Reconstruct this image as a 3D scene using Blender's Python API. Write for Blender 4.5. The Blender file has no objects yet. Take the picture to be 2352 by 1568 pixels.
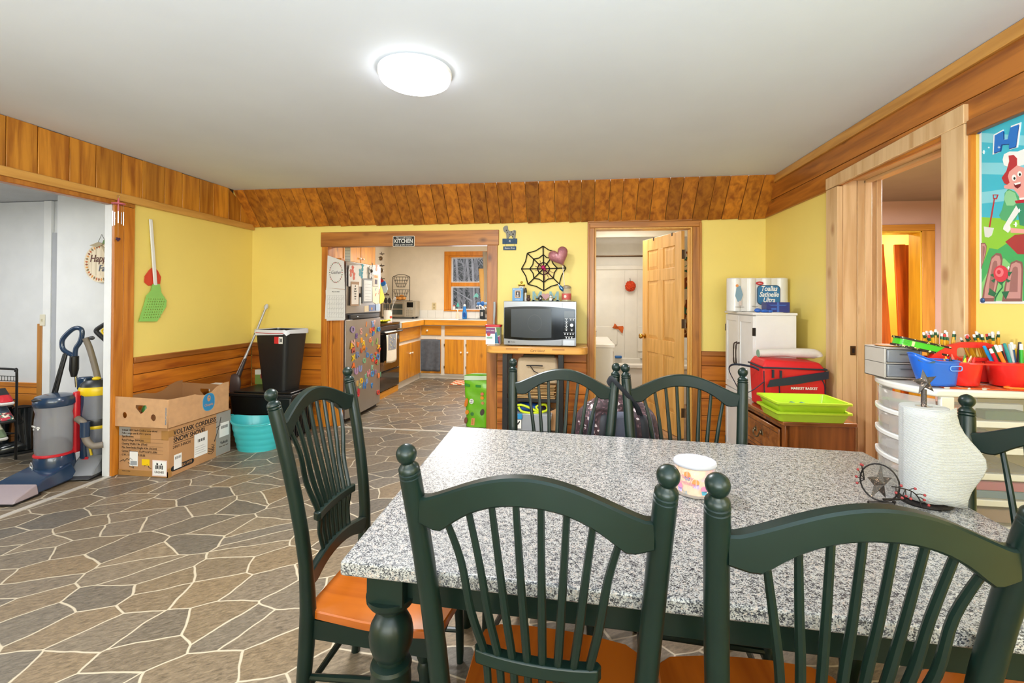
import bpy, bmesh, math, random
from mathutils import Vector, Matrix
PI = math.pi
random.seed(7)
S = bpy.context.scene
COL = S.collection
S.view_settings.view_transform = 'Standard'
S.view_settings.look = 'None'
S.view_settings.gamma = 1.0
S.view_settings.exposure = 1.30
S.view_settings.use_curve_mapping = False
# ---------------------------------------------------------------- camera
FPX, YAW, HY, ROLL, PITCH = 1064.56, .135, 682.05, .0057, .0069
CAMZ = 1.35
Fv = Vector((-math.sin(YAW)*math.cos(PITCH), math.cos(YAW)*math.cos(PITCH), math.sin(PITCH)))
r0 = Vector((math.cos(YAW), math.sin(YAW), 0)); u0 = r0.cross(Fv)
Rv = math.cos(ROLL)*r0 + math.sin(ROLL)*u0
Uv = -math.sin(ROLL)*r0 + math.cos(ROLL)*u0
cd = bpy.data.cameras.new('camera'); cam = bpy.data.objects.new('camera', cd); COL.objects.link(cam)
cam.matrix_world = Matrix(((Rv.x, Uv.x, -Fv.x, 0), (Rv.y, Uv.y, -Fv.y, 0), (Rv.z, Uv.z, -Fv.z, CAMZ), (0, 0, 0, 1)))
cd.sensor_width = 36; cd.lens = FPX/2352*36; cd.shift_y = -(784-HY)/2352; cd.clip_start = .02; cd.clip_end = 200
S.camera = cam
def P(px, py, ax, val):
    """where the sight line of a photo pixel meets a real plane of the room"""
    d = Fv + Rv*((px-1176)/FPX) + Uv*((HY-py)/FPX)
    i = 'xyz'.index(ax); o = Vector((0, 0, CAMZ))
    return o + d*((val-o[i])/d[i])
# ---------------------------------------------------------------- world and light
w = bpy.data.worlds.new('overcast'); S.world = w; w.use_nodes = True
bg = w.node_tree.nodes['Background']; bg.inputs[0].default_value = (.80, .88, 1, 1); bg.inputs[1].default_value = 1.3
def area(name, loc, size, energy, rot, color=(1, 1, 1), sy=None, shape='RECTANGLE'):
    l = bpy.data.lights.new(name, 'AREA'); l.energy = energy; l.color = color; l.shape = shape
    l.size = size
    if sy: l.size_y = sy
    o = bpy.data.objects.new(name, l); o.location = loc; o.rotation_euler = rot; COL.objects.link(o); return o
CW = (.86, .93, 1)
area('front_fill', (-.6, -1.93, 1.75), 3.4, 42, (PI/2, 0, 0), CW, 1.1)  # added fill behind the camera; the wall there is solid
area('right_fill', (1.72, -.7, 1.75), 1.6, 15, (PI/2, 0, PI/2), CW, .9)  # invented source at the right wall, out of view, brightens the room
area('left_fill', (-3.44, -.4, 1.75), 1.6, 17, (PI/2, 0, -PI/2), CW, .9)  # unseen fill added along the left wall, no opening behind it
area('ceiling_fill', (.1, -.9, 1.15), 1.2, 44, (PI-.25, 0, 0), (.72, .87, 1), 1.2)  # upward fill added behind the camera to lift the ceiling
area('dining_lamp', (-.78, 2.175, 2.36), .30, 25, (0, 0, 0), (.95, .97, 1), shape='DISK')
area('kitchen_lamp', (-1.7, 6.3, 2.40), .5, 24, (0, 0, 0), (1, .94, .86), .5)
area('kitchen_daylight', (-1.75, 8.18, 1.7), .9, 7, (-PI/2, 0, 0), (.88, .94, 1), 1.0)
area('bathroom_lamp', (.6, 5.6, 2.36), .5, 8.5, (0, 0, 0), (1, .96, .90), .5)
area('side_room_lamp', (-4.6, 2.0, 2.15), .9, 13, (0, 0, 0), (.95, .97, 1), .9)
area('side_room_daylight', (-6.2, 1.2, 1.3), 1.6, 8, (PI/2, 0, -PI/2), (.93, .96, 1), 1.4)
area('hall_lamp', (2.7, 3.4, 2.3), .3, 48, (0, 0, 0), (.95, .94, 1), .3)
area('closet_lamp', (3.2, 6.0, 2.25), .3, 11, (0, 0, 0), (1, .84, .5), .3)
# ---------------------------------------------------------------- helpers
def lin(h):
    h = h.lstrip('#'); o = []
    for i in (0, 2, 4):
        c = int(h[i:i+2], 16)/255; o.append(c/12.92 if c <= .04045 else ((c+.055)/1.055)**2.4)
    return (*o, 1)
MC = {}
def nt(name):
    m = bpy.data.materials.new(name); m.use_nodes = True; return m, m.node_tree.nodes, m.node_tree.links, m.node_tree.nodes['Principled BSDF']
def plain(h, rough=.5, metal=0, alpha=None, trans=0, emit=0, bump=0, bscale=60, var=0.0, vscale=6, coat=0, spec=None, ior=None):
    k = ('p', h, rough, metal, alpha, trans, emit, bump, bscale, var, vscale, coat, spec)
    if k in MC: return MC[k]
    m, N, L, b = nt('mat'+h); b.inputs['Roughness'].default_value = rough; b.inputs['Metallic'].default_value = metal
    tc = N.new('ShaderNodeTexCoord'); no = N.new('ShaderNodeTexNoise'); no.inputs['Scale'].default_value = vscale; no.inputs['Detail'].default_value = 4
    L.new(tc.outputs['Object'], no.inputs['Vector'])
    c = lin(h); v = var if var else .04
    cr = N.new('ShaderNodeValToRGB'); cr.color_ramp.elements[0].position = .3; cr.color_ramp.elements[1].position = .7
    cr.color_ramp.elements[0].color = (*[x*(1-v) for x in c[:3]], 1); cr.color_ramp.elements[1].color = (*[min(1, x*(1+v)) for x in c[:3]], 1)
    L.new(no.outputs['Fac'], cr.inputs['Fac']); L.new(cr.outputs['Color'], b.inputs['Base Color'])
    if alpha is not None: b.inputs['Alpha'].default_value = alpha
    if trans: b.inputs['Transmission Weight'].default_value = trans
    if coat: b.inputs['Coat Weight'].default_value = coat; b.inputs['Coat Roughness'].default_value = .1
    if spec is not None: b.inputs['Specular IOR Level'].default_value = spec
    if emit: b.inputs['Emission Color'].default_value = c; b.inputs['Emission Strength'].default_value = emit
    if bump:
        n2 = N.new('ShaderNodeTexNoise'); n2.inputs['Scale'].default_value = bscale; n2.inputs['Detail'].default_value = 5
        L.new(tc.outputs['Object'], n2.inputs['Vector'])
        bp = N.new('ShaderNodeBump'); bp.inputs['Strength'].default_value = bump; bp.inputs['Distance'].default_value = .01
        L.new(n2.outputs['Fac'], bp.inputs['Height']); L.new(bp.outputs['Normal'], b.inputs['Normal'])
    MC[k] = m; return m
def wood(light, dark, axis='x', rough=.4, knots=.5, grain=1.0, var=.25, coat=.15, knotcol='#4A2508', kscale=1.0):
    """pine with grain along one axis, each board (mesh island) offset and tinted on its own"""
    k = ('w', light, dark, axis, rough, knots, grain, var, kscale)
    if k in MC: return MC[k]
    m, N, L, b = nt('wood'); b.inputs['Roughness'].default_value = rough; b.inputs['Coat Weight'].default_value = coat; b.inputs['Coat Roughness'].default_value = .2
    tc = N.new('ShaderNodeTexCoord'); ge = N.new('ShaderNodeNewGeometry')
    off = N.new('ShaderNodeVectorMath'); off.operation = 'SCALE'; off.inputs[0].default_value = (17, 23, 11)
    L.new(ge.outputs['Random Per Island'], off.inputs['Scale'])
    ad = N.new('ShaderNodeVectorMath'); L.new(tc.outputs['Object'], ad.inputs[0]); L.new(off.outputs[0], ad.inputs[1])
    mp = N.new('ShaderNodeMapping'); sc = [13*grain]*3; sc['xyz'.index(axis)] = 1.1*grain; mp.inputs['Scale'].default_value = sc
    L.new(ad.outputs[0], mp.inputs['Vector'])
    no = N.new('ShaderNodeTexNoise'); no.inputs['Scale'].default_value = 1.6; no.inputs['Detail'].default_value = 6; no.inputs['Distortion'].default_value = .45
    L.new(mp.outputs[0], no.inputs['Vector'])
    cr = N.new('ShaderNodeValToRGB'); e = cr.color_ramp.elements; e[0].position = .30; e[1].position = .62; e[0].color = lin(dark); e[1].color = lin(light)
    L.new(no.outputs['Fac'], cr.inputs['Fac'])
    # knots
    mk = N.new('ShaderNodeMapping'); ks = [5.2*kscale]*3; ks['xyz'.index(axis)] = 2.9*kscale; mk.inputs['Scale'].default_value = ks
    L.new(ad.outputs[0], mk.inputs['Vector'])
    vo = N.new('ShaderNodeTexVoronoi'); vo.inputs['Scale'].default_value = 1.0; L.new(mk.outputs[0], vo.inputs['Vector'])
    kr = N.new('ShaderNodeValToRGB'); q = kr.color_ramp.elements; q[0].position = .05; q[1].position = .17; q[0].color = (knots,)*3+(1,); q[1].color = (0, 0, 0, 1)
    L.new(vo.outputs['Distance'], kr.inputs['Fac'])
    mx = N.new('ShaderNodeMix'); mx.data_type = 'RGBA'; L.new(kr.outputs['Color'], mx.inputs[0]); L.new(cr.outputs['Color'], mx.inputs[6]); mx.inputs[7].default_value = lin(knotcol)
    hs = N.new('ShaderNodeHueSaturation'); mr = N.new('ShaderNodeMapRange'); mr.inputs['To Min'].default_value = 1-var; mr.inputs['To Max'].default_value = 1+var*.6
    L.new(ge.outputs['Random Per Island'], mr.inputs['Value']); L.new(mr.outputs[0], hs.inputs['Value']); L.new(mx.outputs[2], hs.inputs['Color'])
    L.new(hs.outputs['Color'], b.inputs['Base Color'])
    bp = N.new('ShaderNodeBump'); bp.inputs['Strength'].default_value = .12; bp.inputs['Distance'].default_value = .004
    L.new(no.outputs['Fac'], bp.inputs['Height']); L.new(bp.outputs['Normal'], b.inputs['Normal'])
    MC[k] = m; return m
def speckle(name, cols, scale, rough=.3, coat=0):
    m, N, L, b = nt(name); b.inputs['Roughness'].default_value = rough; b.inputs['Coat Weight'].default_value = coat
    tc = N.new('ShaderNodeTexCoord'); vo = N.new('ShaderNodeTexVoronoi'); vo.inputs['Scale'].default_value = scale; L.new(tc.outputs['Object'], vo.inputs['Vector'])
    sp = N.new('ShaderNodeSeparateColor'); L.new(vo.outputs['Color'], sp.inputs[0])
    no = N.new('ShaderNodeTexNoise'); no.inputs['Scale'].default_value = scale*.16; no.inputs['Detail'].default_value = 3; L.new(tc.outputs['Object'], no.inputs['Vector'])
    ma = N.new('ShaderNodeMath'); ma.operation = 'MULTIPLY_ADD'; ma.inputs[1].default_value = 1.5; ma.inputs[2].default_value = -.75; L.new(no.outputs['Fac'], ma.inputs[0])
    m2 = N.new('ShaderNodeMath'); m2.operation = 'ADD'; L.new(sp.outputs[0], m2.inputs[0]); L.new(ma.outputs[0], m2.inputs[1])
    cr = N.new('ShaderNodeValToRGB'); cr.color_ramp.interpolation = 'CONSTANT'
    e = cr.color_ramp.elements
    for i, (p, c) in enumerate(cols):
        if i < 2: el = e[i]; el.position = p
        else: el = e.new(p)
        el.color = lin(c)
    L.new(m2.outputs[0], cr.inputs['Fac']); L.new(cr.outputs['Color'], b.inputs['Base Color']); return m

class B:
    """collects shapes into ONE mesh"""
    def __init__(s): s.bm = bmesh.new(); s.mats = []; s.ci = 0; s.X = Matrix.Identity(4)
    def m(s, mat):
        if mat not in s.mats: s.mats.append(mat)
        s.ci = s.mats.index(mat); return s
    def at(s, loc=(0, 0, 0), rot=(0, 0, 0)):
        s.X = Matrix.Translation(loc) @ Matrix.Rotation(rot[2], 4, 'Z') @ Matrix.Rotation(rot[1], 4, 'Y') @ Matrix.Rotation(rot[0], 4, 'X'); return s
    def v(s, p): return s.bm.verts.new(s.X @ Vector(p))
    def f(s, vs):
        try: fa = s.bm.faces.new(vs); fa.material_index = s.ci; return fa
        except ValueError: return None
    def box(s, x0, x1, y0, y1, z0, z1):
        if x0 > x1: x0, x1 = x1, x0
        if y0 > y1: y0, y1 = y1, y0
        if z0 > z1: z0, z1 = z1, z0
        v = [s.v((x, y, z)) for z in (z0, z1) for y in (y0, y1) for x in (x0, x1)]
        for q in ((0, 2, 3, 1), (4, 5, 7, 6), (0, 1, 5, 4), (1, 3, 7, 5), (3, 2, 6, 7), (2, 0, 4, 6)): s.f([v[i] for i in q])
        return s
    def hexa(s, bot, top):
        a = [s.v(p) for p in bot]; b = [s.v(p) for p in top]; n = len(a)
        s.f(a[::-1]); s.f(b)
        for i in range(n): s.f([a[i], a[(i+1) % n], b[(i+1) % n], b[i]])
        return s
    def prism(s, pts, d0, d1, plane='xz'):
        """2D outline swept between d0 and d1 along the third axis"""
        def T(p, d):
            return {'xz': (p[0], d, p[1]), 'xy': (p[0], p[1], d), 'yz': (d, p[0], p[1])}[plane]
        return s.hexa([T(p, d0) for p in pts], [T(p, d1) for p in pts])
    def tube(s, pts, r, n=10, closed=False, flat=1.0):
        pts = [Vector(p) for p in pts]; k = len(pts); rs = r if isinstance(r, (list, tuple)) else [r]*k
        rings = []; up = None
        for i, p in enumerate(pts):
            if closed: d = (pts[(i+1) % k]-pts[i-1])
            else: d = pts[min(i+1, k-1)]-pts[max(i-1, 0)]
            d.normalize()
            if up is None:
                up = Vector((0, 0, 1)) if abs(d.z) < .9 else Vector((0, 1, 0))
            a = d.cross(up); 
            if a.length < 1e-4: a = d.cross(Vector((1, 0, 0)))
            a.normalize(); bb = a.cross(d); bb.normalize(); up = bb
            rings.append([s.v(p + a*(math.cos(2*PI*j/n)*rs[i]) + bb*(math.sin(2*PI*j/n)*rs[i]*flat)) for j in range(n)])
        m = k if closed else k-1
        for i in range(m):
            A = rings[i]; C = rings[(i+1) % k]
            for j in range(n): s.f([A[j], A[(j+1) % n], C[(j+1) % n], C[j]])
        if not closed: s.f(rings[0][::-1]); s.f(rings[-1])
        return s
    def lathe(s, prof, c=(0, 0, 0), n=20, sx=1, sy=1, axis='z', cap=True):
        def T(r, t, h):
            a = (math.cos(t)*r*sx, math.sin(t)*r*sy, h)
            if axis == 'x': a = (a[2], a[0], a[1])
            if axis == 'y': a = (a[0], a[2], a[1])
            return (a[0]+c[0], a[1]+c[1], a[2]+c[2])
        rg = [[s.v(T(max(r, 1e-5), 2*PI*j/n, h)) for j in range(n)] for r, h in prof]
        for i in range(len(rg)-1):
            for j in range(n): s.f([rg[i][j], rg[i][(j+1) % n], rg[i+1][(j+1) % n], rg[i+1][j]])
        if cap: s.f(rg[0][::-1]); s.f(rg[-1])
        return s
    def ball(s, c, r, n=14, sx=1, sy=1, sz=1):
        k = n//2+1
        return s.lathe([(r*math.sin(PI*i/k), -r*sz*math.cos(PI*i/k)) for i in range(k+1)], c, n, sx, sy)
    def grid(s, fn, nu, nv, thick=None):
        V = [[s.v(fn(i/nu, j/nv)) for j in range(nv+1)] for i in range(nu+1)]
        for i in range(nu):
            for j in range(nv): s.f([V[i][j], V[i+1][j], V[i+1][j+1], V[i][j+1]])
        return s
    def mesh(s, name, smooth=True, ang=38):
        bmesh.ops.recalc_face_normals(s.bm, faces=s.bm.faces[:])
        me = bpy.data.meshes.new(name); s.bm.to_mesh(me); s.bm.free()
        for mt in s.mats: me.materials.append(mt)
        if smooth:
            me.polygons.foreach_set('use_smooth', [True]*len(me.polygons)); me.set_sharp_from_angle(angle=math.radians(ang))
        return me
    def build(s, name, parent=None, label=None, bevel=0, solid=0, smooth=True, sub=0, seg=2):
        me = s.mesh(name, smooth); o = bpy.data.objects.new(name, me); COL.objects.link(o)
        if parent is not None: o.parent = parent
        if label: o['label'] = label
        if solid: md = o.modifiers.new('solid', 'SOLIDIFY'); md.thickness = solid; md.offset = 0
        if bevel: md = o.modifiers.new('bevel', 'BEVEL'); md.width = bevel; md.segments = seg; md.limit_method = 'ANGLE'; md.angle_limit = math.radians(40)
        if sub: md = o.modifiers.new('sub', 'SUBSURF'); md.levels = sub; md.render_levels = sub
        return o
def thing(name, label, cat, loc=(0, 0, 0), rz=0, group=None):
    o = bpy.data.objects.new(name, None); COL.objects.link(o); o.empty_display_size = .05
    o.location = loc; o.rotation_euler = (0, 0, rz); return tag(o, label, cat, group)
def tag(o, label, cat, group=None, kind=None):
    o['label'] = label; o['category'] = cat
    if group: o['group'] = group
    if kind: o['kind'] = kind
    return o
def struct(o): o['kind'] = 'structure'; return o
KIDS = {}
def dup(root, loc, rz, label, group=None):
    r = root.copy(); COL.objects.link(r); r.location = loc; r.rotation_euler = (0, 0, rz); r['label'] = label
    if group: r['group'] = group
    for ch in [o for o in bpy.data.objects if o.parent == root]:
        c = ch.copy(); COL.objects.link(c); c.parent = r
        for g in [o for o in bpy.data.objects if o.parent == ch]:
            d = g.copy(); COL.objects.link(d); d.parent = c
    return r
def curve_mesh(cu, rz=0, loc=(0, 0, 0), roll=0, sx=1):
    o = bpy.data.objects.new('tmp', cu); COL.objects.link(o)
    dg = bpy.context.evaluated_depsgraph_get(); me = bpy.data.meshes.new_from_object(o.evaluated_get(dg))
    bpy.data.objects.remove(o); bpy.data.curves.remove(cu)
    me.transform(Matrix.Translation(loc) @ Matrix.Rotation(rz, 4, 'Z') @ Matrix.Rotation(PI/2, 4, 'X') @ Matrix.Rotation(roll, 4, 'Z') @ Matrix.Scale(sx, 4, (1, 0, 0)))
    return me
def text(body, size, mat, parent, loc, rz=0, roll=0, ex=.0006, name='lettering', sx=1, align='CENTER', shear=0, lying=False, label=None, off=0, spacing=1, line=1):
    """lettering standing in the local xz plane and read from local -y"""
    cu = bpy.data.curves.new(name, 'FONT'); cu.body = body; cu.size = size; cu.extrude = ex; cu.align_x = align; cu.align_y = 'CENTER'; cu.shear = shear; cu.resolution_u = 3
    cu.offset = off; cu.space_character = spacing; cu.space_line = line
    me = curve_mesh(cu, rz, loc, roll, sx)
    if lying: me.transform(Matrix.Translation(loc) @ Matrix.Rotation(-PI/2, 4, 'X') @ Matrix.Translation([-q for q in loc]))
    me.materials.clear(); me.materials.append(mat); me.name = name
    o = bpy.data.objects.new(name, me); COL.objects.link(o)
    if parent is not None: o.parent = parent
    if label: o['label'] = label
    return o
def cut(outlines, mat, parent, name, thick=.004, loc=(0, 0, 0), rz=0, label=None, roll=0):
    """flat sheet with holes: outlines are closed 2D loops in the xz plane (even-odd filled)"""
    cu = bpy.data.curves.new(name, 'CURVE'); cu.dimensions = '2D'; cu.fill_mode = 'BOTH'; cu.extrude = thick/2
    for pts in outlines:
        sp = cu.splines.new('POLY'); sp.points.add(len(pts)-1); sp.use_cyclic_u = True
        for i, p in enumerate(pts): sp.points[i].co = (p[0], p[1], 0, 1)
    me = curve_mesh(cu, rz, loc, roll); me.materials.clear(); me.materials.append(mat)
    o = bpy.data.objects.new(name, me); COL.objects.link(o)
    if parent is not None: o.parent = parent
    if label: o['label'] = label
    return o
def circ(cx, cy, r, n=20, ry=None, a0=0, a1=2*PI): return [(cx+r*math.cos(a0+(a1-a0)*i/n), cy+(ry or r)*math.sin(a0+(a1-a0)*i/n)) for i in range(n)]
def rrect(x0, x1, z0, z1, r, n=4):
    o = []
    for cx, cz, a in ((x1-r, z1-r, 0), (x0+r, z1-r, PI/2), (x0+r, z0+r, PI), (x1-r, z0+r, 1.5*PI)):
        for i in range(n+1): t = a+PI/2*i/n; o.append((cx+r*math.cos(t), cz+r*math.sin(t)))
    return o
def heart(cx, cz, s, n=24):
    o = []
    for i in range(n):
        t = 2*PI*i/n; o.append((cx+s*16*math.sin(t)**3/17, cz+s*(13*math.cos(t)-5*math.cos(2*t)-2*math.cos(3*t)-math.cos(4*t))/17))
    return o
def star(cx, cz, R, r, n=5, a=PI/2): return [(cx+(R if i % 2 == 0 else r)*math.cos(a+PI*i/n), cz+(R if i % 2 == 0 else r)*math.sin(a+PI*i/n)) for i in range(2*n)]
def cr_(pts, n=6):
    """smooth curve through points"""
    pts = [Vector(p) for p in pts]; o = []
    for i in range(len(pts)-1):
        p0 = pts[max(i-1, 0)]; p1 = pts[i]; p2 = pts[i+1]; p3 = pts[min(i+2, len(pts)-1)]
        for j in range(n):
            t = j/n; o.append(.5*((2*p1)+(p2-p0)*t+(2*p0-5*p1+4*p2-p3)*t*t+(-p0+3*p1-3*p2+p3)*t**3))
    o.append(pts[-1]); return o
# ---------------------------------------------------------------- materials
GREEN = plain('#0C1E18', .36, coat=.04, var=.18, vscale=9, spec=.35)
YEL = plain('#F2DA78', .45, bump=.05, bscale=25, var=.03, vscale=1.5)
WHITE = plain('#E9E6E0', .45); CREAM = plain('#E8DCC8', .6); LROOM = plain('#D5D6D6', .55, bump=.04, bscale=30)
CEIL = plain('#DEE4EF', .75, bump=.10, bscale=14, var=.04, vscale=1.1)
CEIL2 = plain('#C4C6C8', .9, bump=.6, bscale=120)
BLK = plain('#0E0E0F', .4); BLKG = plain('#08090A', .12, coat=.5); STEEL = plain('#B9B7B2', .32, .9, var=.05); CHROME = plain('#D0D0D0', .12, 1)
BAND = wood('#C47A24', '#8A4A14', 'z', knots=.75, var=.34, kscale=.5)
BANDL = wood('#DC9430', '#A05C16', 'z', knots=.7, var=.26, kscale=.6)
WAIN_Y = wood('#CC7820', '#984A0E', 'y', knots=.7, var=.18); WAIN_X = wood('#CC7820', '#984A0E', 'x', knots=.7, var=.18)
CAPW_Y = wood('#A8652A', '#7E4516', 'y', knots=.3, var=.1); CAPW_X = wood('#A8652A', '#7E4516', 'x', knots=.3, var=.1)
POSTW = wood('#D08228', '#A55A14', 'z', knots=.8, var=.1, kscale=.9)
LEDGE = wood('#D6A052', '#BC8238', 'y', knots=.1, var=.06)
KCAS_Z = wood('#B87434', '#8A4E1C', 'z', knots=.7, var=.12); KCAS_X = wood('#BE7A34', '#8E521C', 'x', knots=.7, var=.1)
BCAS_Z = wood('#C07C30', '#94581C', 'z', knots=.3, var=.1); BCAS_X = wood('#C07C30', '#94581C', 'x', knots=.3, var=.1)
RPINE_Z = wood('#E0BC8E', '#C49866', 'z', knots=.55, var=.08, coat=.05, knotcol='#8A4A20', grain=.8); RPINE_Y = wood('#E4C08E', '#CB9C66', 'y', knots=.4, var=.08, coat=.05, knotcol='#8A4A20', grain=.8)
RBAND = wood('#C4782A', '#8E4E16', 'y', knots=.8, var=.15); RCROWN = wood('#D39A4C', '#B57C34', 'y', knots=.5, var=.08)
CAB = wood('#D8921E', '#B8741A', 'z', knots=.5, var=.10); CABX = wood('#D8921E', '#B8741A', 'x', knots=.35, var=.10); CABY = wood('#D8921E', '#B8741A', 'y', knots=.35, var=.10)
DOORW = wood('#E8B468', '#D09A4C', 'z', knots=0, var=.07, grain=1.0)
SEAT = wood('#B05C14', '#8C420A', 'y', .22, knots=0, var=.04, coat=.4, grain=.6)
WALNUT = wood('#8E4E1E', '#4E2408', 'z', .25, knots=.3, var=.15, coat=.5, grain=.6); WALNUT_Y = wood('#9A5A24', '#6A3610', 'y', .22, knots=.2, var=.15, coat=.5, grain=.7)
BUTCH = wood('#D9A050', '#BC8034', 'x', .35, knots=0, var=.22, grain=1.0)
KRAFT = plain('#B98A5C', .8, var=.05, vscale=12); KRAFTD = plain('#9C7046', .85); KRAFTB = plain('#C79A6E', .8, var=.08, vscale=20)
PAPER = plain('#EDEBE6', .7); INK = plain('#1C1A1A', .7); INKB = plain('#4A3526', .8); GREYP = plain('#8C8D90', .5)
def floor_mat():
    m, N, L, b = nt('stone_vinyl')
    tc = N.new('ShaderNodeTexCoord'); mp = N.new('ShaderNodeMapping'); mp.vector_type = 'POINT'
    mp.inputs['Rotation'].default_value = (0, 0, -.62); mp.inputs['Scale'].default_value = (4.0, 5.6, 1)
    # rotate first, then stretch along the stones
    m0 = N.new('ShaderNodeMapping'); m0.inputs['Rotation'].default_value = (0, 0, -.62); L.new(tc.outputs['Object'], m0.inputs['Vector'])
    mp.inputs['Rotation'].default_value = (0, 0, 0); L.new(m0.outputs[0], mp.inputs['Vector'])
    nd = N.new('ShaderNodeTexNoise'); nd.inputs['Scale'].default_value = 4; nd.inputs['Detail'].default_value = 2; L.new(m0.outputs[0], nd.inputs['Vector'])
    sc = N.new('ShaderNodeVectorMath'); sc.operation = 'SCALE'; sc.inputs['Scale'].default_value = .30; L.new(nd.outputs['Color'], sc.inputs[0])
    ad = N.new('ShaderNodeVectorMath'); L.new(mp.outputs[0], ad.inputs[0]); L.new(sc.outputs[0], ad.inputs[1])
    ve = N.new('ShaderNodeTexVoronoi'); ve.voronoi_dimensions = '2D'; ve.feature = 'DISTANCE_TO_EDGE'; ve.inputs['Scale'].default_value = 1; ve.inputs['Randomness'].default_value = 1.0; L.new(ad.outputs[0], ve.inputs['Vector'])
    vc = N.new('ShaderNodeTexVoronoi'); vc.voronoi_dimensions = '2D'; vc.inputs['Scale'].default_value = 1; vc.inputs['Randomness'].default_value = 1.0; L.new(ad.outputs[0], vc.inputs['Vector'])
    sp = N.new('ShaderNodeSeparateColor'); L.new(vc.outputs['Color'], sp.inputs[0])
    cc = N.new('ShaderNodeValToRGB'); e = cc.color_ramp.elements; e[0].color = lin('#7A7369'); e[1].color = lin('#8C7E6A'); e.new(.35).color = lin('#8A785F'); e.new(.65).color = lin('#6A665F')
    L.new(sp.outputs[0], cc.inputs['Fac'])
    ms = N.new('ShaderNodeMapping'); ms.inputs['Scale'].default_value = (14, 40, 1); L.new(m0.outputs[0], ms.inputs['Vector'])
    n2 = N.new('ShaderNodeTexNoise'); n2.inputs['Scale'].default_value = 2.1; n2.inputs['Detail'].default_value = 9; n2.inputs['Roughness'].default_value = .7; n2.inputs['Distortion'].default_value = .6; L.new(ms.outputs[0], n2.inputs['Vector'])
    r2 = N.new('ShaderNodeValToRGB'); r2.color_ramp.elements[0].position = .33; r2.color_ramp.elements[1].position = .68; r2.color_ramp.elements[0].color = (.42, .40, .38, 1); r2.color_ramp.elements[1].color = (1.12, 1.09, 1.04, 1)
    L.new(n2.outputs['Fac'], r2.inputs['Fac'])
    mu = N.new('ShaderNodeMix'); mu.data_type = 'RGBA'; mu.blend_type = 'MULTIPLY'; mu.inputs[0].default_value = 1; L.new(cc.outputs[0], mu.inputs[6]); L.new(r2.outputs[0], mu.inputs[7])
    eg = N.new('ShaderNodeValToRGB'); eg.color_ramp.elements[0].position = .013; eg.color_ramp.elements[1].position = .025; eg.color_ramp.elements[0].color = (1, 1, 1, 1); eg.color_ramp.elements[1].color = (0, 0, 0, 1)
    L.new(ve.outputs['Distance'], eg.inputs['Fac'])
    mx = N.new('ShaderNodeMix'); mx.data_type = 'RGBA'; L.new(eg.outputs[0], mx.inputs[0]); L.new(mu.outputs[2], mx.inputs[6]); mx.inputs[7].default_value = lin('#BBAF98')
    L.new(mx.outputs[2], b.inputs['Base Color']); b.inputs['Roughness'].default_value = .42
    bp = N.new('ShaderNodeBump'); bp.inputs['Strength'].default_value = .15; bp.inputs['Distance'].default_value = .004; L.new(n2.outputs['Fac'], bp.inputs['Height']); L.new(bp.outputs[0], b.inputs['Normal'])
    return m
FLOOR = floor_mat()
GRANITE = speckle('granite', [(0, '#303136'), (.17, '#54555A'), (.33, '#797874'), (.48, '#94928F'), (.68, '#A5A4A0'), (.97, '#A89A90')], 460, .30, .0)
# ---------------------------------------------------------------- the setting
XL, XR, YB, H, BB, WS = -3.482, 1.766, 4.614, 2.467, 2.128, .879
YT = 4.321          # where the sloped band meets the ceiling
b = B().m(FLOOR); b.box(-7.2, 3.9, -2.1, 8.6, -.06, 0); struct(b.build('floor', bevel=0))
b = B().m(wood('#B48E6C', '#8C6A4E', 'y', knots=.1, var=.2)); 
for i in range(14): b.box(-.1+i*.12, .018+i*.12, 4.74, 7.1, .0005, .004)
struct(b.build('floor'))
# thresholds
b = B().m(plain('#CFC8BC', .35, .3)); b.box(XL-.02, XL+.02, .7, 3.07, 0, .006); struct(b.build('trim_1'))
b = B().m(plain('#CFC8BC', .35, .3)); b.box(-2.47, -.88, YB-.005, YB+.025, 0, .006); struct(b.build('trim_2'))
b = B().m(CEIL); b.box(XL-.14, XR+.14, -2.1, YT+.01, H, H+.06); struct(b.build('ceiling'))
b = B().m(CREAM); b.box(-3.6, XR+.14, YB-.2, 8.5, H+.001, H+.06); struct(b.build('ceiling'))
b = B().m(CEIL2); b.box(-7.2, XL-.061, -2.1, 4.7, 2.205, 2.3); struct(b.build('ceiling'))
b = B().m(plain('#8E7C6E', .9)); b.box(XR+.14, 3.9, .9, 8.6, 2.36, 2.5); struct(b.build('ceiling'))
# front wall (behind the camera)
b = B().m(YEL); b.box(XL-.14, XR+.14, -2.1, -2.0, 0, H); struct(b.build('wall_front'))
# left wall of the room with the wide opening
b = B().m(YEL); b.box(XL-.06, XL, 3.09, YB+.12, 0, H); b.box(XL-.06, XL, -2.0, .7, 0, H); b.box(XL-.06, XL, .7, 3.09, 2.075, H); struct(b.build('wall_left'))
b = B().m(BANDL)
y = 4.6; k = 0
ws = [.19, .17, .20, .165, .19, .18, .205, .175, .19, .18]
while y > -1.9:
    wdt = ws[k % 10]; k += 1
    y0 = y-wdt
    def ztop(yy): return H-.002 if yy < YT+.02 else H-(yy-YT)/(YB-YT)*(H-BB)
    b.hexa([(XL, y0+.003, 2.15), (XL+.016, y0+.003, 2.15), (XL+.016, y-.003, 2.15), (XL, y-.003, 2.15)],
           [(XL, y0+.003, ztop(y0)-.002*(k % 3)), (XL+.016, y0+.003, ztop(y0)-.002*(k % 3)), (XL+.016, y-.003, ztop(y)-.002*(k % 3)), (XL, y-.003, ztop(y)-.002*(k % 3))])
    y = y0
struct(b.build('trim_3', bevel=.004))
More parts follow.
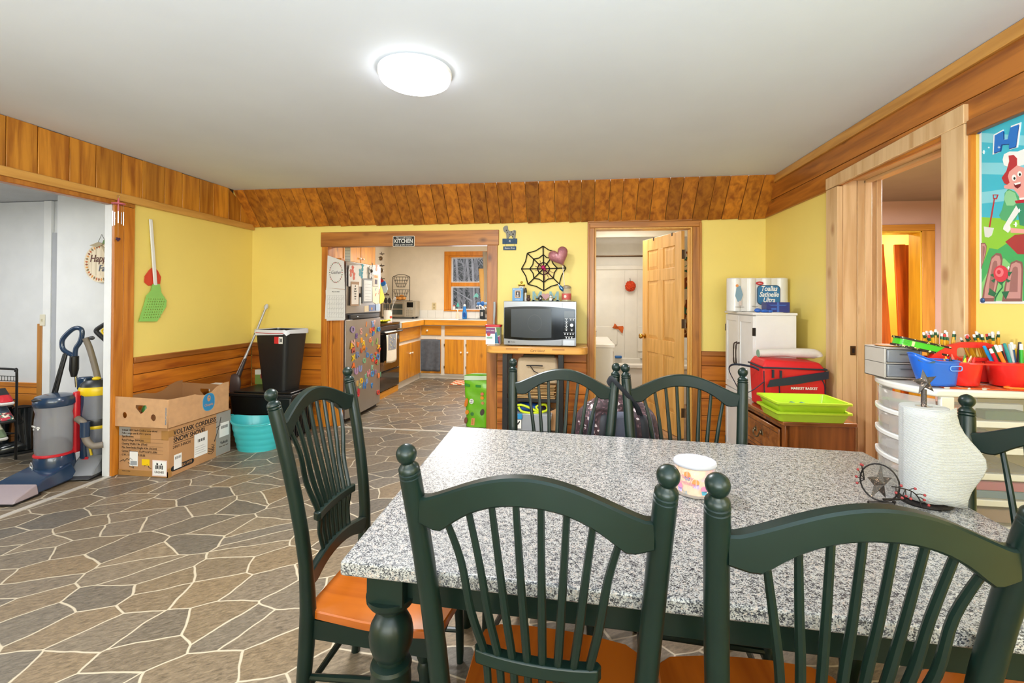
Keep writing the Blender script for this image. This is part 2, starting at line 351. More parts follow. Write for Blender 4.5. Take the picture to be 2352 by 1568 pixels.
b = B().m(plain('#3A2410', .9)); b.box(XL-.001, XL+.003, -1.9, YT, 2.15, H); struct(b.build('trim_3'))
b = B().m(LEDGE); b.box(XL, XL+.035, -1.9, YB-.01, 2.092, 2.152); struct(b.build('trim_4', bevel=.004))
b = B().m(BCAS_Z); b.box(XL-.065, XL+.022, .7, 3.238, 2.062, 2.092); b.m(WAIN_Y).box(XL+.001, XL+.018, .7, 3.06, 2.058, 2.09); struct(b.build('trim_5', bevel=.003))
b = B().m(POSTW); b.box(XL, XL+.022, 3.072, 3.145, 0, 2.06); b.box(XL+.0, XL+.020, 3.147, 3.238, 0, 2.06); struct(b.build('trim_6', bevel=.003))
b = B().m(plain('#E3E4E4', .5)); b.box(XL-.06, XL-.001, 3.068, 3.089, 0, 2.06); struct(b.build('trim_7', bevel=.002))
def wain(name, axis, a0, a1, pos, nrm, zs, mat, cap):
    """horizontal boards between a0 and a1 on a wall plane"""
    b = B().m(mat)
    for z0, z1 in zip(zs[:-1], zs[1:]):
        if axis == 'y': b.box(pos, pos+nrm*.016, a0, a1, z0+.002, z1-.002)
        else: b.box(a0, a1, pos, pos+nrm*.016, z0+.002, z1-.002)
    struct(b.build(name, bevel=.004))
    b = B().m(plain('#3A2210', .9))
    if axis == 'y': b.box(pos, pos+nrm*.006, a0, a1, 0, zs[-1])
    else: b.box(a0, a1, pos, pos+nrm*.006, 0, zs[-1])
    struct(b.build(name))
    b = B().m(cap)
    if axis == 'y': b.box(pos, pos+nrm*.030, a0, a1, zs[-1], WS)
    else: b.box(a0, a1, pos, pos+nrm*.030, zs[-1], WS)
    struct(b.build('trim_8', bevel=.004))
ZS = [0, .13, .27, .43, .60, .74, .835]
wain('wall_left_wainscot', 'y', 3.24, YB-.017, XL, 1, ZS, WAIN_Y, CAPW_Y)
wain('wall_back_wainscot', 'x', XL+.017, -2.66, YB, -1, ZS, WAIN_X, CAPW_X)
wain('wall_back_wainscot', 'x', -.772, .118, YB, -1, ZS, WAIN_X, CAPW_X)
wain('wall_back_wainscot', 'x', 1.190, XR-.017, YB, -1, ZS, WAIN_X, CAPW_X)
wain('wall_right_wainscot', 'y', 3.492, YB-.017, XR, -1, ZS, WAIN_Y, CAPW_Y)
# back wall
b = B().m(YEL); Y0, Y1 = YB, YB+.12
b.box(XL-.12, -2.60, Y0, Y1, 0, H); b.box(-2.60, -.875, Y0, Y1, 1.925, H); b.box(-.875, .19, Y0, Y1, 0, H); b.box(.19, 1.11, Y0, Y1, 2.062, H); b.box(1.11, XR+.14, Y0, Y1, 0, H)
struct(b.build('wall_back'))
b = B().m(BAND); x = XL+.001; k = 0
ws = [.115, .125, .14, .12, .135, .13, .145, .12, .13, .14, .125, .15, .135]
while x < XR-.005:
    wdt = ws[k % 13]; k += 1; x1 = min(x+wdt, XR-.003); dz = .0025*((k*7) % 3)
    b.hexa([(x+.002, YB-.022, BB-.012+dz), (x1-.002, YB-.022, BB-.006+dz), (x1-.002, YB-.002, BB-.002+dz), (x+.002, YB-.002, BB-.002+dz)],
           [(x+.002, YT-.006, H-.004), (x1-.002, YT-.006, H-.004), (x1-.002, YT+.02, H-.001), (x+.002, YT+.02, H-.001)])
    x = x1
struct(b.build('trim_9', bevel=.003))
# kitchen opening casing
b = B().m(KCAS_X); b.box(-2.672, -.762, YB-.024, YB, 1.905, 2.058); struct(b.build('trim_10', bevel=.003))
b = B().m(POSTW); b.box(-2.662, -2.595, YB-.02, YB, 0, 1.905); b.box(-2.605, -2.593, YB, YB+.13, 0, 1.92); b.box(-2.56, -2.47, YB+.03, YB+.10, 0, 1.79); b.box(-2.592, -2.56, YB+.02, YB+.09, 0, 1.79); struct(b.build('trim_11', bevel=.003))
b = B().m(KCAS_Z); b.box(-.879, -.775, YB-.02, YB, 0, 1.905); b.box(-.879, -.868, YB, YB+.13, 0, 1.92); struct(b.build('trim_12', bevel=.003))
b = B().m(KCAS_X); b.box(-2.6, -.87, YB, YB+.13, 1.912, 1.926); struct(b.build('trim_13', bevel=.002))
# bathroom door casing and frame
b = B().m(BCAS_Z)
for x0, x1, s in ((.120, .190, 1), (1.109, 1.189, -1)):
    b.box(x0, x1, YB-.016, YB, 0, 2.062); b.box(x0+.0 if s > 0 else x1-.022, x0+.022 if s > 0 else x1, YB-.026, YB-.016, 0, 2.10)
b.m(BCAS_X).box(.120, 1.189, YB-.016, YB, 2.062, 2.138); b.box(.120, 1.189, YB-.026, YB-.016, 2.116, 2.138)
struct(b.build('trim_14', bevel=.004))
b = B().m(wood('#E2AC58', '#CC923C', 'z', knots=0, var=.05)); b.box(.190, .204, YB-.002, YB+.13, 0, 2.05); b.box(1.094, 1.109, YB-.002, YB+.13, 0, 2.05); b.box(.19, 1.109, YB-.002, YB+.13, 2.048, 2.064)
b.box(1.078, 1.094, YB+.03, YB+.07, 0, 2.04); struct(b.build('door_1', bevel=.002))
# right wall with the pine-cased doorway
b = B().m(YEL); W0, W1 = XR, XR+.14
b.box(W0, W1, 3.37, YB+.12, 0, H); b.box(W0, W1, 2.45, 3.37, 2.16, H); b.box(W0, W1, -2.0, 2.45, 0, H); struct(b.build('wall_right'))
b = B().m(RBAND)
b.box(XR-.018, XR, -1.9, YB-.02, 2.128, 2.262); b.box(XR-.018, XR, -1.9, YT+.12, 2.266, 2.402); b.m(RCROWN).box(XR-.034, XR, -1.9, YT+.03, 2.402, H-.002); struct(b.build('trim_15', bevel=.003))
b = B().m(wood('#A8652A', '#7E4516', 'y', knots=.3, var=.1)); b.box(XR-.03, XR, -1.9, 2.33, 2.10, 2.165); struct(b.build('trim_16', bevel=.004))
b = B().m(RPINE_Z); b.box(XR-.036, XR, 3.353, 3.49, 0, 2.125); b.box(XR-.036, XR, 2.333, 2.467, 0, 2.155)
b.hexa([(XR-.038, 2.333, 2.157), (XR, 2.333, 2.157), (XR, 3.492, 2.127), (XR-.038, 3.492, 2.127)], [(XR-.038, 2.333, 2.245), (XR, 2.333, 2.245), (XR, 3.492, 2.205), (XR-.038, 3.492, 2.205)])
struct(b.build('trim_17', bevel=.003))
b = B().m(POSTW); b.box(XR-.02, XR, 2.318, 2.332, 0, 2.13); struct(b.build('trim_18'))
b = B().m(RPINE_Z)
b.box(XR, XR+.085, 3.351, 3.371, 0, 2.16); b.box(XR+.087, XR+.14, 3.345, 3.371, 0, 2.16); b.box(XR+.14, XR+.235, 3.347, 3.371, 0, 2.16); b.box(XR+.125, XR+.165, 3.329, 3.345, 0, 2.15)
b.box(XR+.195, XR+.225, 3.331, 3.348, 0, 2.16)
b.box(XR, XR+.235, 2.449, 2.469, 0, 2.16); b.m(RPINE_Y); b.box(XR, XR+.235, 2.449, 3.371, 2.155, 2.18); b.box(XR+.125, XR+.165, 2.47, 3.345, 2.138, 2.155)
struct(b.build('door_2', bevel=.002))
b = B().m(plain('#5A4A30', .3, .9)); b.box(XR+.045, XR+.075, 3.344, 3.351, 1.0, 1.06); b.m(BLK).box(XR+.054, XR+.066, 3.342, 3.346, 1.015, 1.045); o = b.build('strike_plate'); o['kind'] = 'structure'
# hall behind the right doorway
HALL = plain('#C0A090', .8, bump=.05, var=.08, vscale=2)
b = B().m(HALL); b.box(3.50, 3.9, 5.1, 5.2, 0, 2.4); b.box(1.9, 2.80, 5.1, 5.2, 0, 2.4); b.box(2.80, 3.50, 5.1, 5.2, 2.06, 2.4); b.box(3.8, 3.9, 1.0, 5.1, 0, 2.4); b.box(1.9, 3.9, 1.0, 1.1, 0, 2.4); struct(b.build('wall_hall'))
YC = plain('#E8C860', .7); b = B().m(YC); b.box(2.7, 3.75, 6.6, 6.7, 0, 2.4); b.box(2.6, 2.7, 5.2, 6.7, 0, 2.4); b.box(3.65, 3.75, 5.2, 6.7, 0, 2.4); struct(b.build('wall_closet'))
b = B().m(wood('#C98C34', '#A8701F', 'z', knots=.6, var=.1)); b.box(3.40, 3.515, 5.08, 5.1, 0, 2.06); b.m(wood('#C98C34', '#A8701F', 'x', knots=.2, var=.1)).box(2.75, 3.515, 5.08, 5.1, 2.062, 2.125); b.m(wood('#D8A82A', '#C0901F', 'z', knots=.3, var=.05)).box(3.385, 3.41, 5.085, 5.25, 0, 2.06); b.box(2.79, 3.41, 5.085, 5.25, 2.045, 2.062); struct(b.build('door_3', bevel=.003))
# kitchen shell
b = B().m(CREAM); b.box(-3.60, -3.46, YB+.12, 8.4, 0, H); b.box(-3.6, -2.33, 8.3, 8.42, 0, H); b.box(-2.33, -1.15, 8.3, 8.42, 0, 1.14); b.box(-2.33, -1.15, 8.3, 8.42, 2.19, H); b.box(-1.15, -.1, 8.3, 8.42, 0, H)
b.box(-.22, -.1, YB+.12, 8.4, 0, H); struct(b.build('wall_kitchen'))
b = B().m(plain('#E9E6DF', .25, coat=.3)); x = -3.45
while x < -.3: b.box(x, x+.148, 8.288, 8.299, 1.012, 1.16); x += .15
struct(b.build('trim_19', bevel=.003))
WINW = wood('#DE8A18', '#C27210', 'z', knots=.2, var=.06)
w1 = bpy.data.objects.new('window_1', None); COL.objects.link(w1); w1['kind'] = 'structure'
b = B().m(WINW); b.box(-2.385, -2.30, 8.275, 8.30, 1.169, 2.164); b.box(-1.19, -1.10, 8.275, 8.30, 1.169, 2.164); b.box(-2.385, -1.10, 8.275, 8.30, 2.165, 2.24)
b.box(-2.30, -2.262, 8.291, 8.36, 1.169, 2.134); b.box(-1.225, -1.19, 8.291, 8.36, 1.169, 2.134); b.box(-2.30, -1.19, 8.29, 8.36, 2.135, 2.165)
b.box(-2.262, -1.225, 8.31, 8.36, 1.60, 1.67); b.box(-2.385, -1.10, 8.26, 8.36, 1.143, 1.168); b.build('window_frame', w1, bevel=.003)
b = B().m(plain('#D8DADC', .4)); 
for z0, z1 in ((1.168, 1.60), (1.67, 2.135)):
    b.box(-2.262, -2.240, 8.325, 8.355, z0, z1); b.box(-1.247, -1.225, 8.325, 8.355, z0, z1); b.box(-2.24, -1.247, 8.325, 8.355, z0, z0+.02); b.box(-2.24, -1.247, 8.325, 8.355, z1-.02, z1)
b.build('sash', w1)
b = B().m(plain('#FFFFFF', .02, trans=1.0, alpha=.12)); b.box(-2.24, -1.247, 8.34, 8.344, 1.188, 1.58); b.box(-2.24, -1.247, 8.34, 8.344, 1.69, 2.115); b.build('pane', w1)
# bathroom shell
TUBW = plain('#EAE3D6', .35, coat=.2)
b = B().m(plain('#EBE6DC', .6)); b.box(-.1, 0.0, YB+.12, 7.1, 0, H); b.box(1.62, 1.72, YB+.12, 7.1, 0, H); b.box(-.1, 1.72, 7.0, 7.1, 0, H); struct(b.build('wall_bathroom'))
# left room shell
b = B().m(LROOM); b.box(-7.1, -4.26, 3.5, 3.6, 0, 2.2); b.box(-4.26, XL-.061, 3.30, 3.6, 0, 2.2); b.box(-7.2, -7.1, -2, 3.6, 0, 2.2); b.box(-7.1, XL-.061, -2.1, -2.0, 0, 2.2); struct(b.build('wall_side_room'))
b = B().m(plain('#E0E1E1', .5)); b.box(-4.26, XL-.061, 3.285, 3.30, 0, .09); struct(b.build('baseboard_side_room', bevel=.004))
# panelling and strips on the far wall of the left room
xa = P(92, 900, 'y', 3.5).x; xb = P(103, 900, 'y', 3.5).x; xc = P(120, 900, 'y', 3.5).x
b = B().m(wood('#D8851E', '#A8600F', 'x', knots=.5, var=.15))
for z0, z1 in ((.0, .12), (.12, .38), (.38, .50), (.50, .56), (.56, .60)): b.box(-7.0, xa, 3.48, 3.499, z0+.002, z1-.002)
struct(b.build('trim_20', bevel=.003))
b = B().m(wood('#C0812E', '#9C6420', 'z', knots=.2, var=.1)); b.box(xa, xb, 3.47, 3.499, 0, 1.12); struct(b.build('trim_21', bevel=.003))
b = B().m(plain('#E4E4E2', .5)); b.box(xb, xc, 3.475, 3.499, 0, 2.2); struct(b.build('trim_22', bevel=.002))
b = B().m(plain('#A9ABAF', .6)); b.box(xc, -4.26, 3.485, 3.499, 0, 1.92); struct(b.build('trim_23'))
# ---------------------------------------------------------------- dining table
TZ = .80
NLc, NRc, FRc, FLc = (-.487, .92), (1.054, .862), (1.056, 1.872), (-.526, 1.972)
t = thing('dining_table', 'long dining table with speckled grey granite top on turned dark green legs', 'table', (.28, 1.4, 0))
def tl(p): return (p[0]-.28, p[1]-1.4)
b = B().m(GRANITE); q = [tl(NLc), tl(NRc), tl(FRc), tl(FLc)]; b.prism(q, TZ-.031, TZ, 'xy'); b.build('granite_top', t, 'speckled grey granite top', bevel=.006, seg=3)
def inset(p, dx, dy): a = tl(p); return (a[0]+dx, a[1]+dy)
LP = [inset(NLc, .083, .078), inset(NRc, -.083, .078), inset(FRc, -.083, -.078), inset(FLc, .083, -.078)]
b = B().m(GREEN)
def apr(p, q):
    p = Vector((*p, 0)); q = Vector((*q, 0)); d = (q-p).normalized(); n = Vector((-d.y, d.x, 0))*.011
    p += d*.03; q -= d*.03
    b.hexa([(v.x, v.y, .682) for v in (p-n, q-n, q+n, p+n)], [(v.x, v.y, .768) for v in (p-n, q-n, q+n, p+n)])
for i in range(4): apr(LP[i], LP[(i+1) % 4])
b.build('apron', t, bevel=.002)
for i, p in enumerate(LP):
    b = B().m(GREEN); s = .042
    b.prism(rrect(p[0]-s, p[0]+s, p[1]-s, p[1]+s, .006, 2), .690, .768, 'xy')
    # rounded lower end of the square block
    b.lathe([(s*1.32, .695), (s*1.30, .685), (s*1.12, .674), (s*.8, .668), (.026, .664), (.026, .655), (.036, .645), (.045, .628), (.049, .606), (.047, .585), (.040, .565), (.031, .555), (.031, .548), (.043, .543), (.046, .536), (.043, .528), (.045, .50), (.043, .44), (.036, .33), (.031, .23), (.030, .18), (.037, .172), (.037, .163), (.028, .155), (.036, .11), (.038, .08), (.030, .03), (.024, 0)], (p[0], p[1], 0), 28)
    b.build('leg', t)
# ---------------------------------------------------------------- chairs
HC, WT, WBT, LEAN = 1.085, .468, .372, .103
SZ = .405
def lean(z): return -LEAN*((z-.5)/(HC-.5))**1.5 if z > .5 else -.03*(max(0, (.38-z))/.38)**1.3
def half(z): return (WBT+(WT-WBT)*max(0, (z-.40)/(HC-.40)))/2 if z > .4 else WBT/2
def make_chair(loc, rz, label):
    t = thing('dining_chair', label, 'chair', loc, rz)
    t['group'] = 'dark green spindle back dining chairs'
    # seat
    b = B().m(SEAT); n = 20; rows = []
    o = [(-.178, -.012), (-.19, .03), (-.212, .18), (-.224, .33), (-.218, .395), (-.18, .425), (-.09, .438), (0, .442), (.09, .438), (.18, .425), (.218, .395), (.224, .33), (.212, .18), (.19, .03), (.178, -.012)]
    cx, cy = 0, .21
    def ring(k, z): return [b.v((cx+(x-cx)*k, cy+(y-cy)*k, z)) for x, y in o]
    rs = [ring(.95, SZ-.028), ring(1, SZ-.024), ring(1, SZ-.004), ring(.985, SZ), ring(.85, SZ-.005), ring(.5, SZ-.010), ring(.12, SZ-.011)]
    b.f(rs[0][::-1]); b.f(rs[-1])
    for A, C in zip(rs[:-1], rs[1:]):
        for i in range(len(A)): b.f([A[i], A[(i+1) % len(A)], C[(i+1) % len(A)], C[i]])
    b.build('seat', t, 'glossy orange brown wooden seat')
    b = B().m(GREEN)
    b.box(-.165, .165, .005, .025, SZ-.085, SZ-.028); b.box(-.19, .19, .385, .405, SZ-.085, SZ-.028)
    for s in (-1, 1): b.hexa([(s*.172, .015, SZ-.085), (s*.19, .015, SZ-.085), (s*.212, .395, SZ-.085), (s*.192, .395, SZ-.085)], [(s*.172, .015, SZ-.028), (s*.19, .015, SZ-.028), (s*.212, .395, SZ-.028), (s*.192, .395, SZ-.028)])
    b.build('seat_frame', t)
    for s in (-1, 1):
        b = B().m(GREEN); pts = []; rr = []
        for z in (0, .1, .2, .3, .40, .46): pts.append((s*half(z), lean(z)-.0, z)); rr.append([.016, .019, .022, .024, .024, .023][len(rr)])
        for z in (.55, .65, .75, .85, .93, .985): pts.append((s*half(z), lean(z), z)); rr.append(.0205)
        d = Vector((s*half(1.0), lean(1.0), 1.0))-Vector((s*half(.985), lean(.985), .985)); d.normalize(); p0 = Vector((s*half(.985), lean(.985), .985))
        L = (HC-.985)
        for h, r in ((.10, .0205), (.30, .0203), (.345, .0203), (.365, .0178), (.385, .0203), (.43, .0203), (.45, .0178), (.47, .0200), (.53, .0193), (.575, .0158), (.61, .0122), (.635, .0115), (.655, .0130), (.69, .0160), (.735, .0182), (.785, .0192), (.83, .0192), (.875, .0180), (.915, .0157), (.95, .0122), (.98, .0072), (1.0, .001)):
            pts.append(p0+d*L*h); rr.append(r)
        b.tube(pts, rr, 16); b.build('back_post', t)
        b = B().m(GREEN); x = s*.182
        b.tube([(x, .365, SZ-.03), (x, .366, SZ-.10), (x*1.01, .367, SZ-.115), (x*1.02, .369, SZ-.13), (x*1.02, .372, SZ-.15), (x*1.04, .378, .15), (x*1.05, .38, .04), (x*1.05, .38, 0)], [.022, .022, .016, .022, .0195, .016, .014, .012], 14); b.build('front_leg', t)
        b = B().m(GREEN); b.tube([(s*.184, .0, .20), (s*.188, .19, .215), (x*1.02, .372, .22)], [.009, .012, .009], 8); b.build('stretcher', t); b = B().m(GREEN); b.tube([(s*.184, .0, .11), (s*.186, .19, .115), (x*1.04, .376, .12)], [.009, .011, .009], 8); b.build('stretcher', t)
    b = B().m(GREEN); b.tube([(-.188, .375, .27), (0, .378, .275), (.188, .375, .27)], [.009, .012, .009], 8); b.build('stretcher', t); b = B().m(GREEN); b.tube([(-.18, -.004, .16), (0, -.004, .16), (.18, -.004, .16)], [.009, .011, .009], 8); b.build('stretcher', t)
    # crest rail
    def rail(ze0, ze1, apex0, apex1, cusp, hw, yc, name, th=.024, bow=.030):
        b = B().m(GREEN); n = 28; sec = []
        for i in range(n+1):
            u = -1+2*i/n; x = u*hw; a = abs(u)
            def zl(q): return cusp+(apex0-cusp)*(1-(q/.79)**2.3) if q < .79 else cusp+(ze0-cusp)*(q-.79)/.21
            zb = sum(zl(abs(a+d_)) for d_ in (-.05, -.03, -.01, .01, .03, .05))/6
            zt = ze1+(apex1-ze1)*max(0, math.cos(PI/2*min(1, a*1.04)))**1.15
            y = yc-bow*(1-a*a)
            e = .004
            sec.append([b.v((x, y-th/2, zb+e)), b.v((x, y-th/2+e, zb)), b.v((x, y+th/2-e, zb)), b.v((x, y+th/2, zb+e)), b.v((x, y+th/2, zt-e)), b.v((x, y+th/2-e, zt)), b.v((x, y-th/2+e, zt)), b.v((x, y-th/2, zt-e))])
        for A, C in zip(sec[:-1], sec[1:]):
            for j in range(8): b.f([A[j], A[(j+1) % 8], C[(j+1) % 8], C[j]])
        b.f(sec[0][::-1]); b.f(sec[-1]); b.build(name, t)
    zc = .965
    rail(.930, .979, .994, 1.044, .922, half(zc)-.014, lean(zc), 'crest_rail', th=.028, bow=.032)
    rail(.476, .522, .500, .545, .470, half(.5)-.004, lean(.5)+.002, 'lower_rail', bow=.012)
    zb = .655
    b = B().m(GREEN); n = 16; o1 = [(-.117+.234*i/n, lean(zb)-.012*(1-(2*i/n-1)**2)) for i in range(n+1)]
    outl = [(x, y+.013) for x, y in o1]+[(.124, lean(zb)+.004)]+[(x, y-.013) for x, y in reversed(o1)]+[(-.124, lean(zb)+.004)]
    b.prism(outl, zb-.013, zb+.013, 'xy'); b.build('cross_bar', t, bevel=.003)
    for i in range(8):
        u = (i-3.5)/3.5; xt = u*.158; xm = u*.100; xb_ = u*.084; a = abs(xt)/half(.97)
        zt = .922+(.994-.922)*(1-min(1, a/.79)**2.3)
        b = B().m(GREEN)
        pts = cr_([(xb_, -.012*(1-u*u*.4), .525), (xb_+(xm-xb_)*.5, (-.012+lean(zb)-.012)/2, .59), (xm, lean(zb)-.012*(1-(xm/.117)**2), zb), (xm+(xt-xm)*.34, lean(.76)-.020, .76), (xm+(xt-xm)*.62, lean(.86)-.026*(1-a*a), .86), (xt, lean(.97)-.032*(1-a*a), zt+.012)], 4)
        k = len(pts); b.tube(pts, [.0062+.0022*math.sin(PI*j/(k-1)) for j in range(k)], 8); b.build('spindle', t)
    return t
CH = [((-.070, .908, 0), -.085, 'dark green chair with its back to the camera at the front left of the table'),
      ((.451, .872, 0), .044, 'dark green chair with scraped left post, back to the camera, front right of table'),
      ((-.066, 1.990, 0), 2.991, 'dark green chair behind the table with a strap of the patterned backpack on it'),
      ((.440, 1.918, 0), 3.072, 'dark green chair behind the table in front of the bathroom door'),
      ((-.800, 1.509, 0), -1.577, 'dark green chair at the left end of the table by the open floor'),
      ((1.195, 1.284, 0), 2.18, 'dark green chair at the right end of the table beside the drawer cart')]
c0 = make_chair(*CH[0])
for l, a, lb in CH[1:]: dup(c0, l, a, lb)
# ---------------------------------------------------------------- things on the table
t = thing('candle_jar', 'short glass candle with cupcake wrapper and white lid on the granite table', 'candle', (.345, 1.40, TZ))
b = B().m(speckle('party_print', [(0, '#F3C9A0'), (.30, '#F5D2A8'), (.62, '#F0A878'), (.72, '#E79AA0'), (.82, '#C79AC4'), (.90, '#F6B24A'), (.95, '#5AA8BC')], 70, .3, .6))
b.lathe([(.050, .008), (.0525, .012), (.0525, .075), (.050, .079)], n=40); b.build('wrapper', t)
b = B().m(plain('#F4E0D0', .05, alpha=.35, coat=.5)); b.lathe([(.050, 0), (.055, .003), (.055, .082), (.052, .084)], n=40); b.build('glass', t)
b = B().m(plain('#B4B4BC', .45)); b.lathe([(.0, .082), (.0575, .082), (.059, .084), (.059, .089), (.057, .092), (0, .092)], n=40, cap=False); b.build('lid', t)
for i in range(7):
    a = -2.6+i*.42; x, y = .0532*math.cos(a), .0532*math.sin(a); z = .022+.036*((i*5) % 3)/2
    b = B().at((x*1.02, y*1.02, z), (0, 0, a+PI/2)).m(plain('#4C9FB6' if i % 2 else '#B9A7D8', .5)).prism([(-.006, -.009), (.006, -.009), (.008, .002), (-.008, .002)], -.0006, .0006)
    b.m(plain('#E98A4A' if i % 3 else '#E87FA0', .5)).prism(circ(0, .006, .0095, 10), -.0006, .0006); b.build('cupcake_print', t)
text('Happy\nBirthday', .016, plain('#E08898', .6), t, (-.035, -.044, .050), rz=-.65, sx=1, ex=.0003, shear=.2)
# paper towel holder
IRON = plain('#2A2523', .45, .6, bump=.2, bscale=80, var=.3, vscale=40)
RUST = speckle('rusty_iron', [(0, '#322B28'), (.45, '#3E3531'), (.78, '#4E3F37'), (1.12, '#B79A86')], 420, .5)
ph = P(2122, 1152, 'z', TZ)
hx, hy = ph.x, ph.y
t = thing('paper_towel_holder', 'dark iron star topped towel holder with red berry vine on the table', 'towel holder', (hx, hy, TZ), .13)
b = B().m(IRON); b.lathe([(.058, 0), (.062, .004), (.062, .008), (.055, .012), (.008, .013)], n=32); b.build('base', t)
b = B().m(RUST); b.tube([(0, 0, .01), (0, 0, .31)], .0065, 10); b.build('rod', t)
def starm(b, c, R, th, tilt=0, turn=0):
    b.at(c, (0, tilt, turn)); pts = star(0, 0, R, R*.42)
    o = [b.v((x, 0, z)) for x, z in pts]; f_ = b.v((0, -th, 0)); k_ = b.v((0, th, 0))
    for i in range(10): b.f([o[i], o[(i+1) % 10], f_]); b.f([o[(i+1) % 10], o[i], k_])
    b.at()
b = B().m(RUST); starm(b, (.002, 0, .330), .037, .011, -.15); me = b.build('star', t, smooth=False)
# small star-and-ring ornament with berries, beside the roll
b = B().m(IRON); ro = P(2020, 1110, 'z', TZ+.055); rl = Matrix.Rotation(-.13, 4, 'Z') @ (Vector((ro.x, ro.y, ro.z))-Vector((hx, hy, TZ)))
b.tube([(rl.x+.042*math.cos(a*2*PI/24)*.72, rl.y-.03*math.cos(a*2*PI/24), .058+.050*math.sin(a*2*PI/24)) for a in range(24)], .0022, 6, closed=True); b.build('ring', t)
b = B().m(RUST); starm(b, (rl.x, rl.y, .056), .050, .012, .12, .3); b.build('star', t, smooth=False)
b = B().m(IRON); b.tube([(rl.x+.01, rl.y, .012), (0, 0, .008)], .003, 6); b.tube([(rl.x-.03, rl.y, .002), (rl.x+.03, rl.y-.01, .002), (rl.x+.03, rl.y-.01, .012)], .006, 6)
def VW(px, py): q_ = P(px, py, 'y', hy-.078); return Matrix.Rotation(-.13, 4, 'Z') @ (q_-Vector((hx, hy, TZ)))
vine = [VW(*p) for p in ((2048, 1117), (2058, 1118), (2075, 1122), (2090, 1126), (2101, 1133), (2109, 1142), (2114, 1152), (2116, 1164))]; vine = cr_(vine, 3); b.tube(vine, .0016, 6)
tips = []
for p0_, p1_ in (((2062, 1119), (2070, 1115)), ((2058, 1118), (2058, 1131)), ((2080, 1123), (2072, 1143)), ((2080, 1124), (2081, 1139)), ((2093, 1128), (2092, 1145)), ((2088, 1125), (2102, 1122)), ((2103, 1135), (2124, 1137)), ((2108, 1141), (2123, 1148)), ((2113, 1150), (2133, 1160))):
    p = VW(*p0_); e = VW(*p1_); b.tube([p, (p+e)/2+Vector((0, 0, .002)), e], .0011, 5); tips.append(e)
for i, (dx, dz) in enumerate([(-.04, .035), (-.05, .01), (-.045, -.012), (-.02, .052), (-.012, .05)]):
    p = Vector((rl.x-.026, rl.y+.02, .058)); e = p+Vector((dx*.45, 0, dz*.8)); b.tube([p, e], .0011, 5); tips.append(e)
b.build('berry_vine', t)
for e in tips:
    b = B().m(plain('#8E2A2C', .35)); b.ball(e, .0036, 8); b.build('berry', t, 'dark red berry')
def towel_mat():
    m, N, L, bb = nt('towel'); bb.inputs['Base Color'].default_value = lin('#B2B2B0'); bb.inputs['Roughness'].default_value = .85
    tc = N.new('ShaderNodeTexCoord'); wv = N.new('ShaderNodeTexWave'); wv.bands_direction = 'Z'; wv.inputs['Scale'].default_value = 105; wv.inputs['Distortion'].default_value = .6; wv.inputs['Detail'].default_value = 1
    L.new(tc.outputs['Object'], wv.inputs['Vector']); bp = N.new('ShaderNodeBump'); bp.inputs['Strength'].default_value = .55; bp.inputs['Distance'].default_value = .002
    L.new(wv.outputs['Fac'], bp.inputs['Height']); L.new(bp.outputs[0], bb.inputs['Normal']); return m
TOW = towel_mat()
t = thing('paper_towel_roll', 'white ribbed paper towel roll on the star topped holder, one sheet hanging loose', 'paper towels', (hx, hy, TZ+.014))
b = B().m(TOW); n = 48; H0 = .250
prof = [(.019, 0), (.052, 0), (.054, .004), (.054, H0-.004), (.052, H0), (.019, H0), (.019, 0)]
b.lathe(prof, n=n, cap=False); b.build('roll', t)
b = B().m(plain('#B8AA94', .8)); b.lathe([(.0175, .002), (.0185, .002), (.0185, H0-.002), (.0175, H0-.002)], n=20); b.build('core', t)
# loose sheet: leaves the roll tangentially on the right and flares
b = B().m(TOW)
def sheet(u, v):
    z = .002+(H0-.004)*v; r = .0555
    flare = .006+.062*math.exp(-((v-.45)/.26)**2)+.022*(1-v)**2
    if u <= .5:
        ang = math.radians(-175+95*u/.5); return (r*math.cos(ang), r*math.sin(ang), z)
    k = (u-.5)/.5; a0 = math.radians(-80); x0, y0 = r*math.cos(a0), r*math.sin(a0)
    return (x0+(.054-x0+flare)*k, y0+.010*k+.018*k*k*(1-flare*6), z-.016*k*(1-v)+.006*k*v)
b.grid(sheet, 60, 12); b.build('loose_sheet', t, solid=.0012)
# ---------------------------------------------------------------- ceiling light
t = thing('ceiling_light', 'round white glowing flush light on the ceiling', 'ceiling light', (-.78, 2.175, H))
b = B().m(plain('#F2F2F2', .4)); b.lathe([(.165, -.0), (.178, -.004), (.178, -.022), (.172, -.028)], n=56); b.build('rim', t)
b = B().m(plain('#FFFFFF', .4, emit=5)); b.lathe([(.171, -.026), (.172, -.032), (.166, -.046), (.145, -.058), (.10, -.067), (.05, -.071), (.001, -.072)], n=56); b.build('diffuser', t)
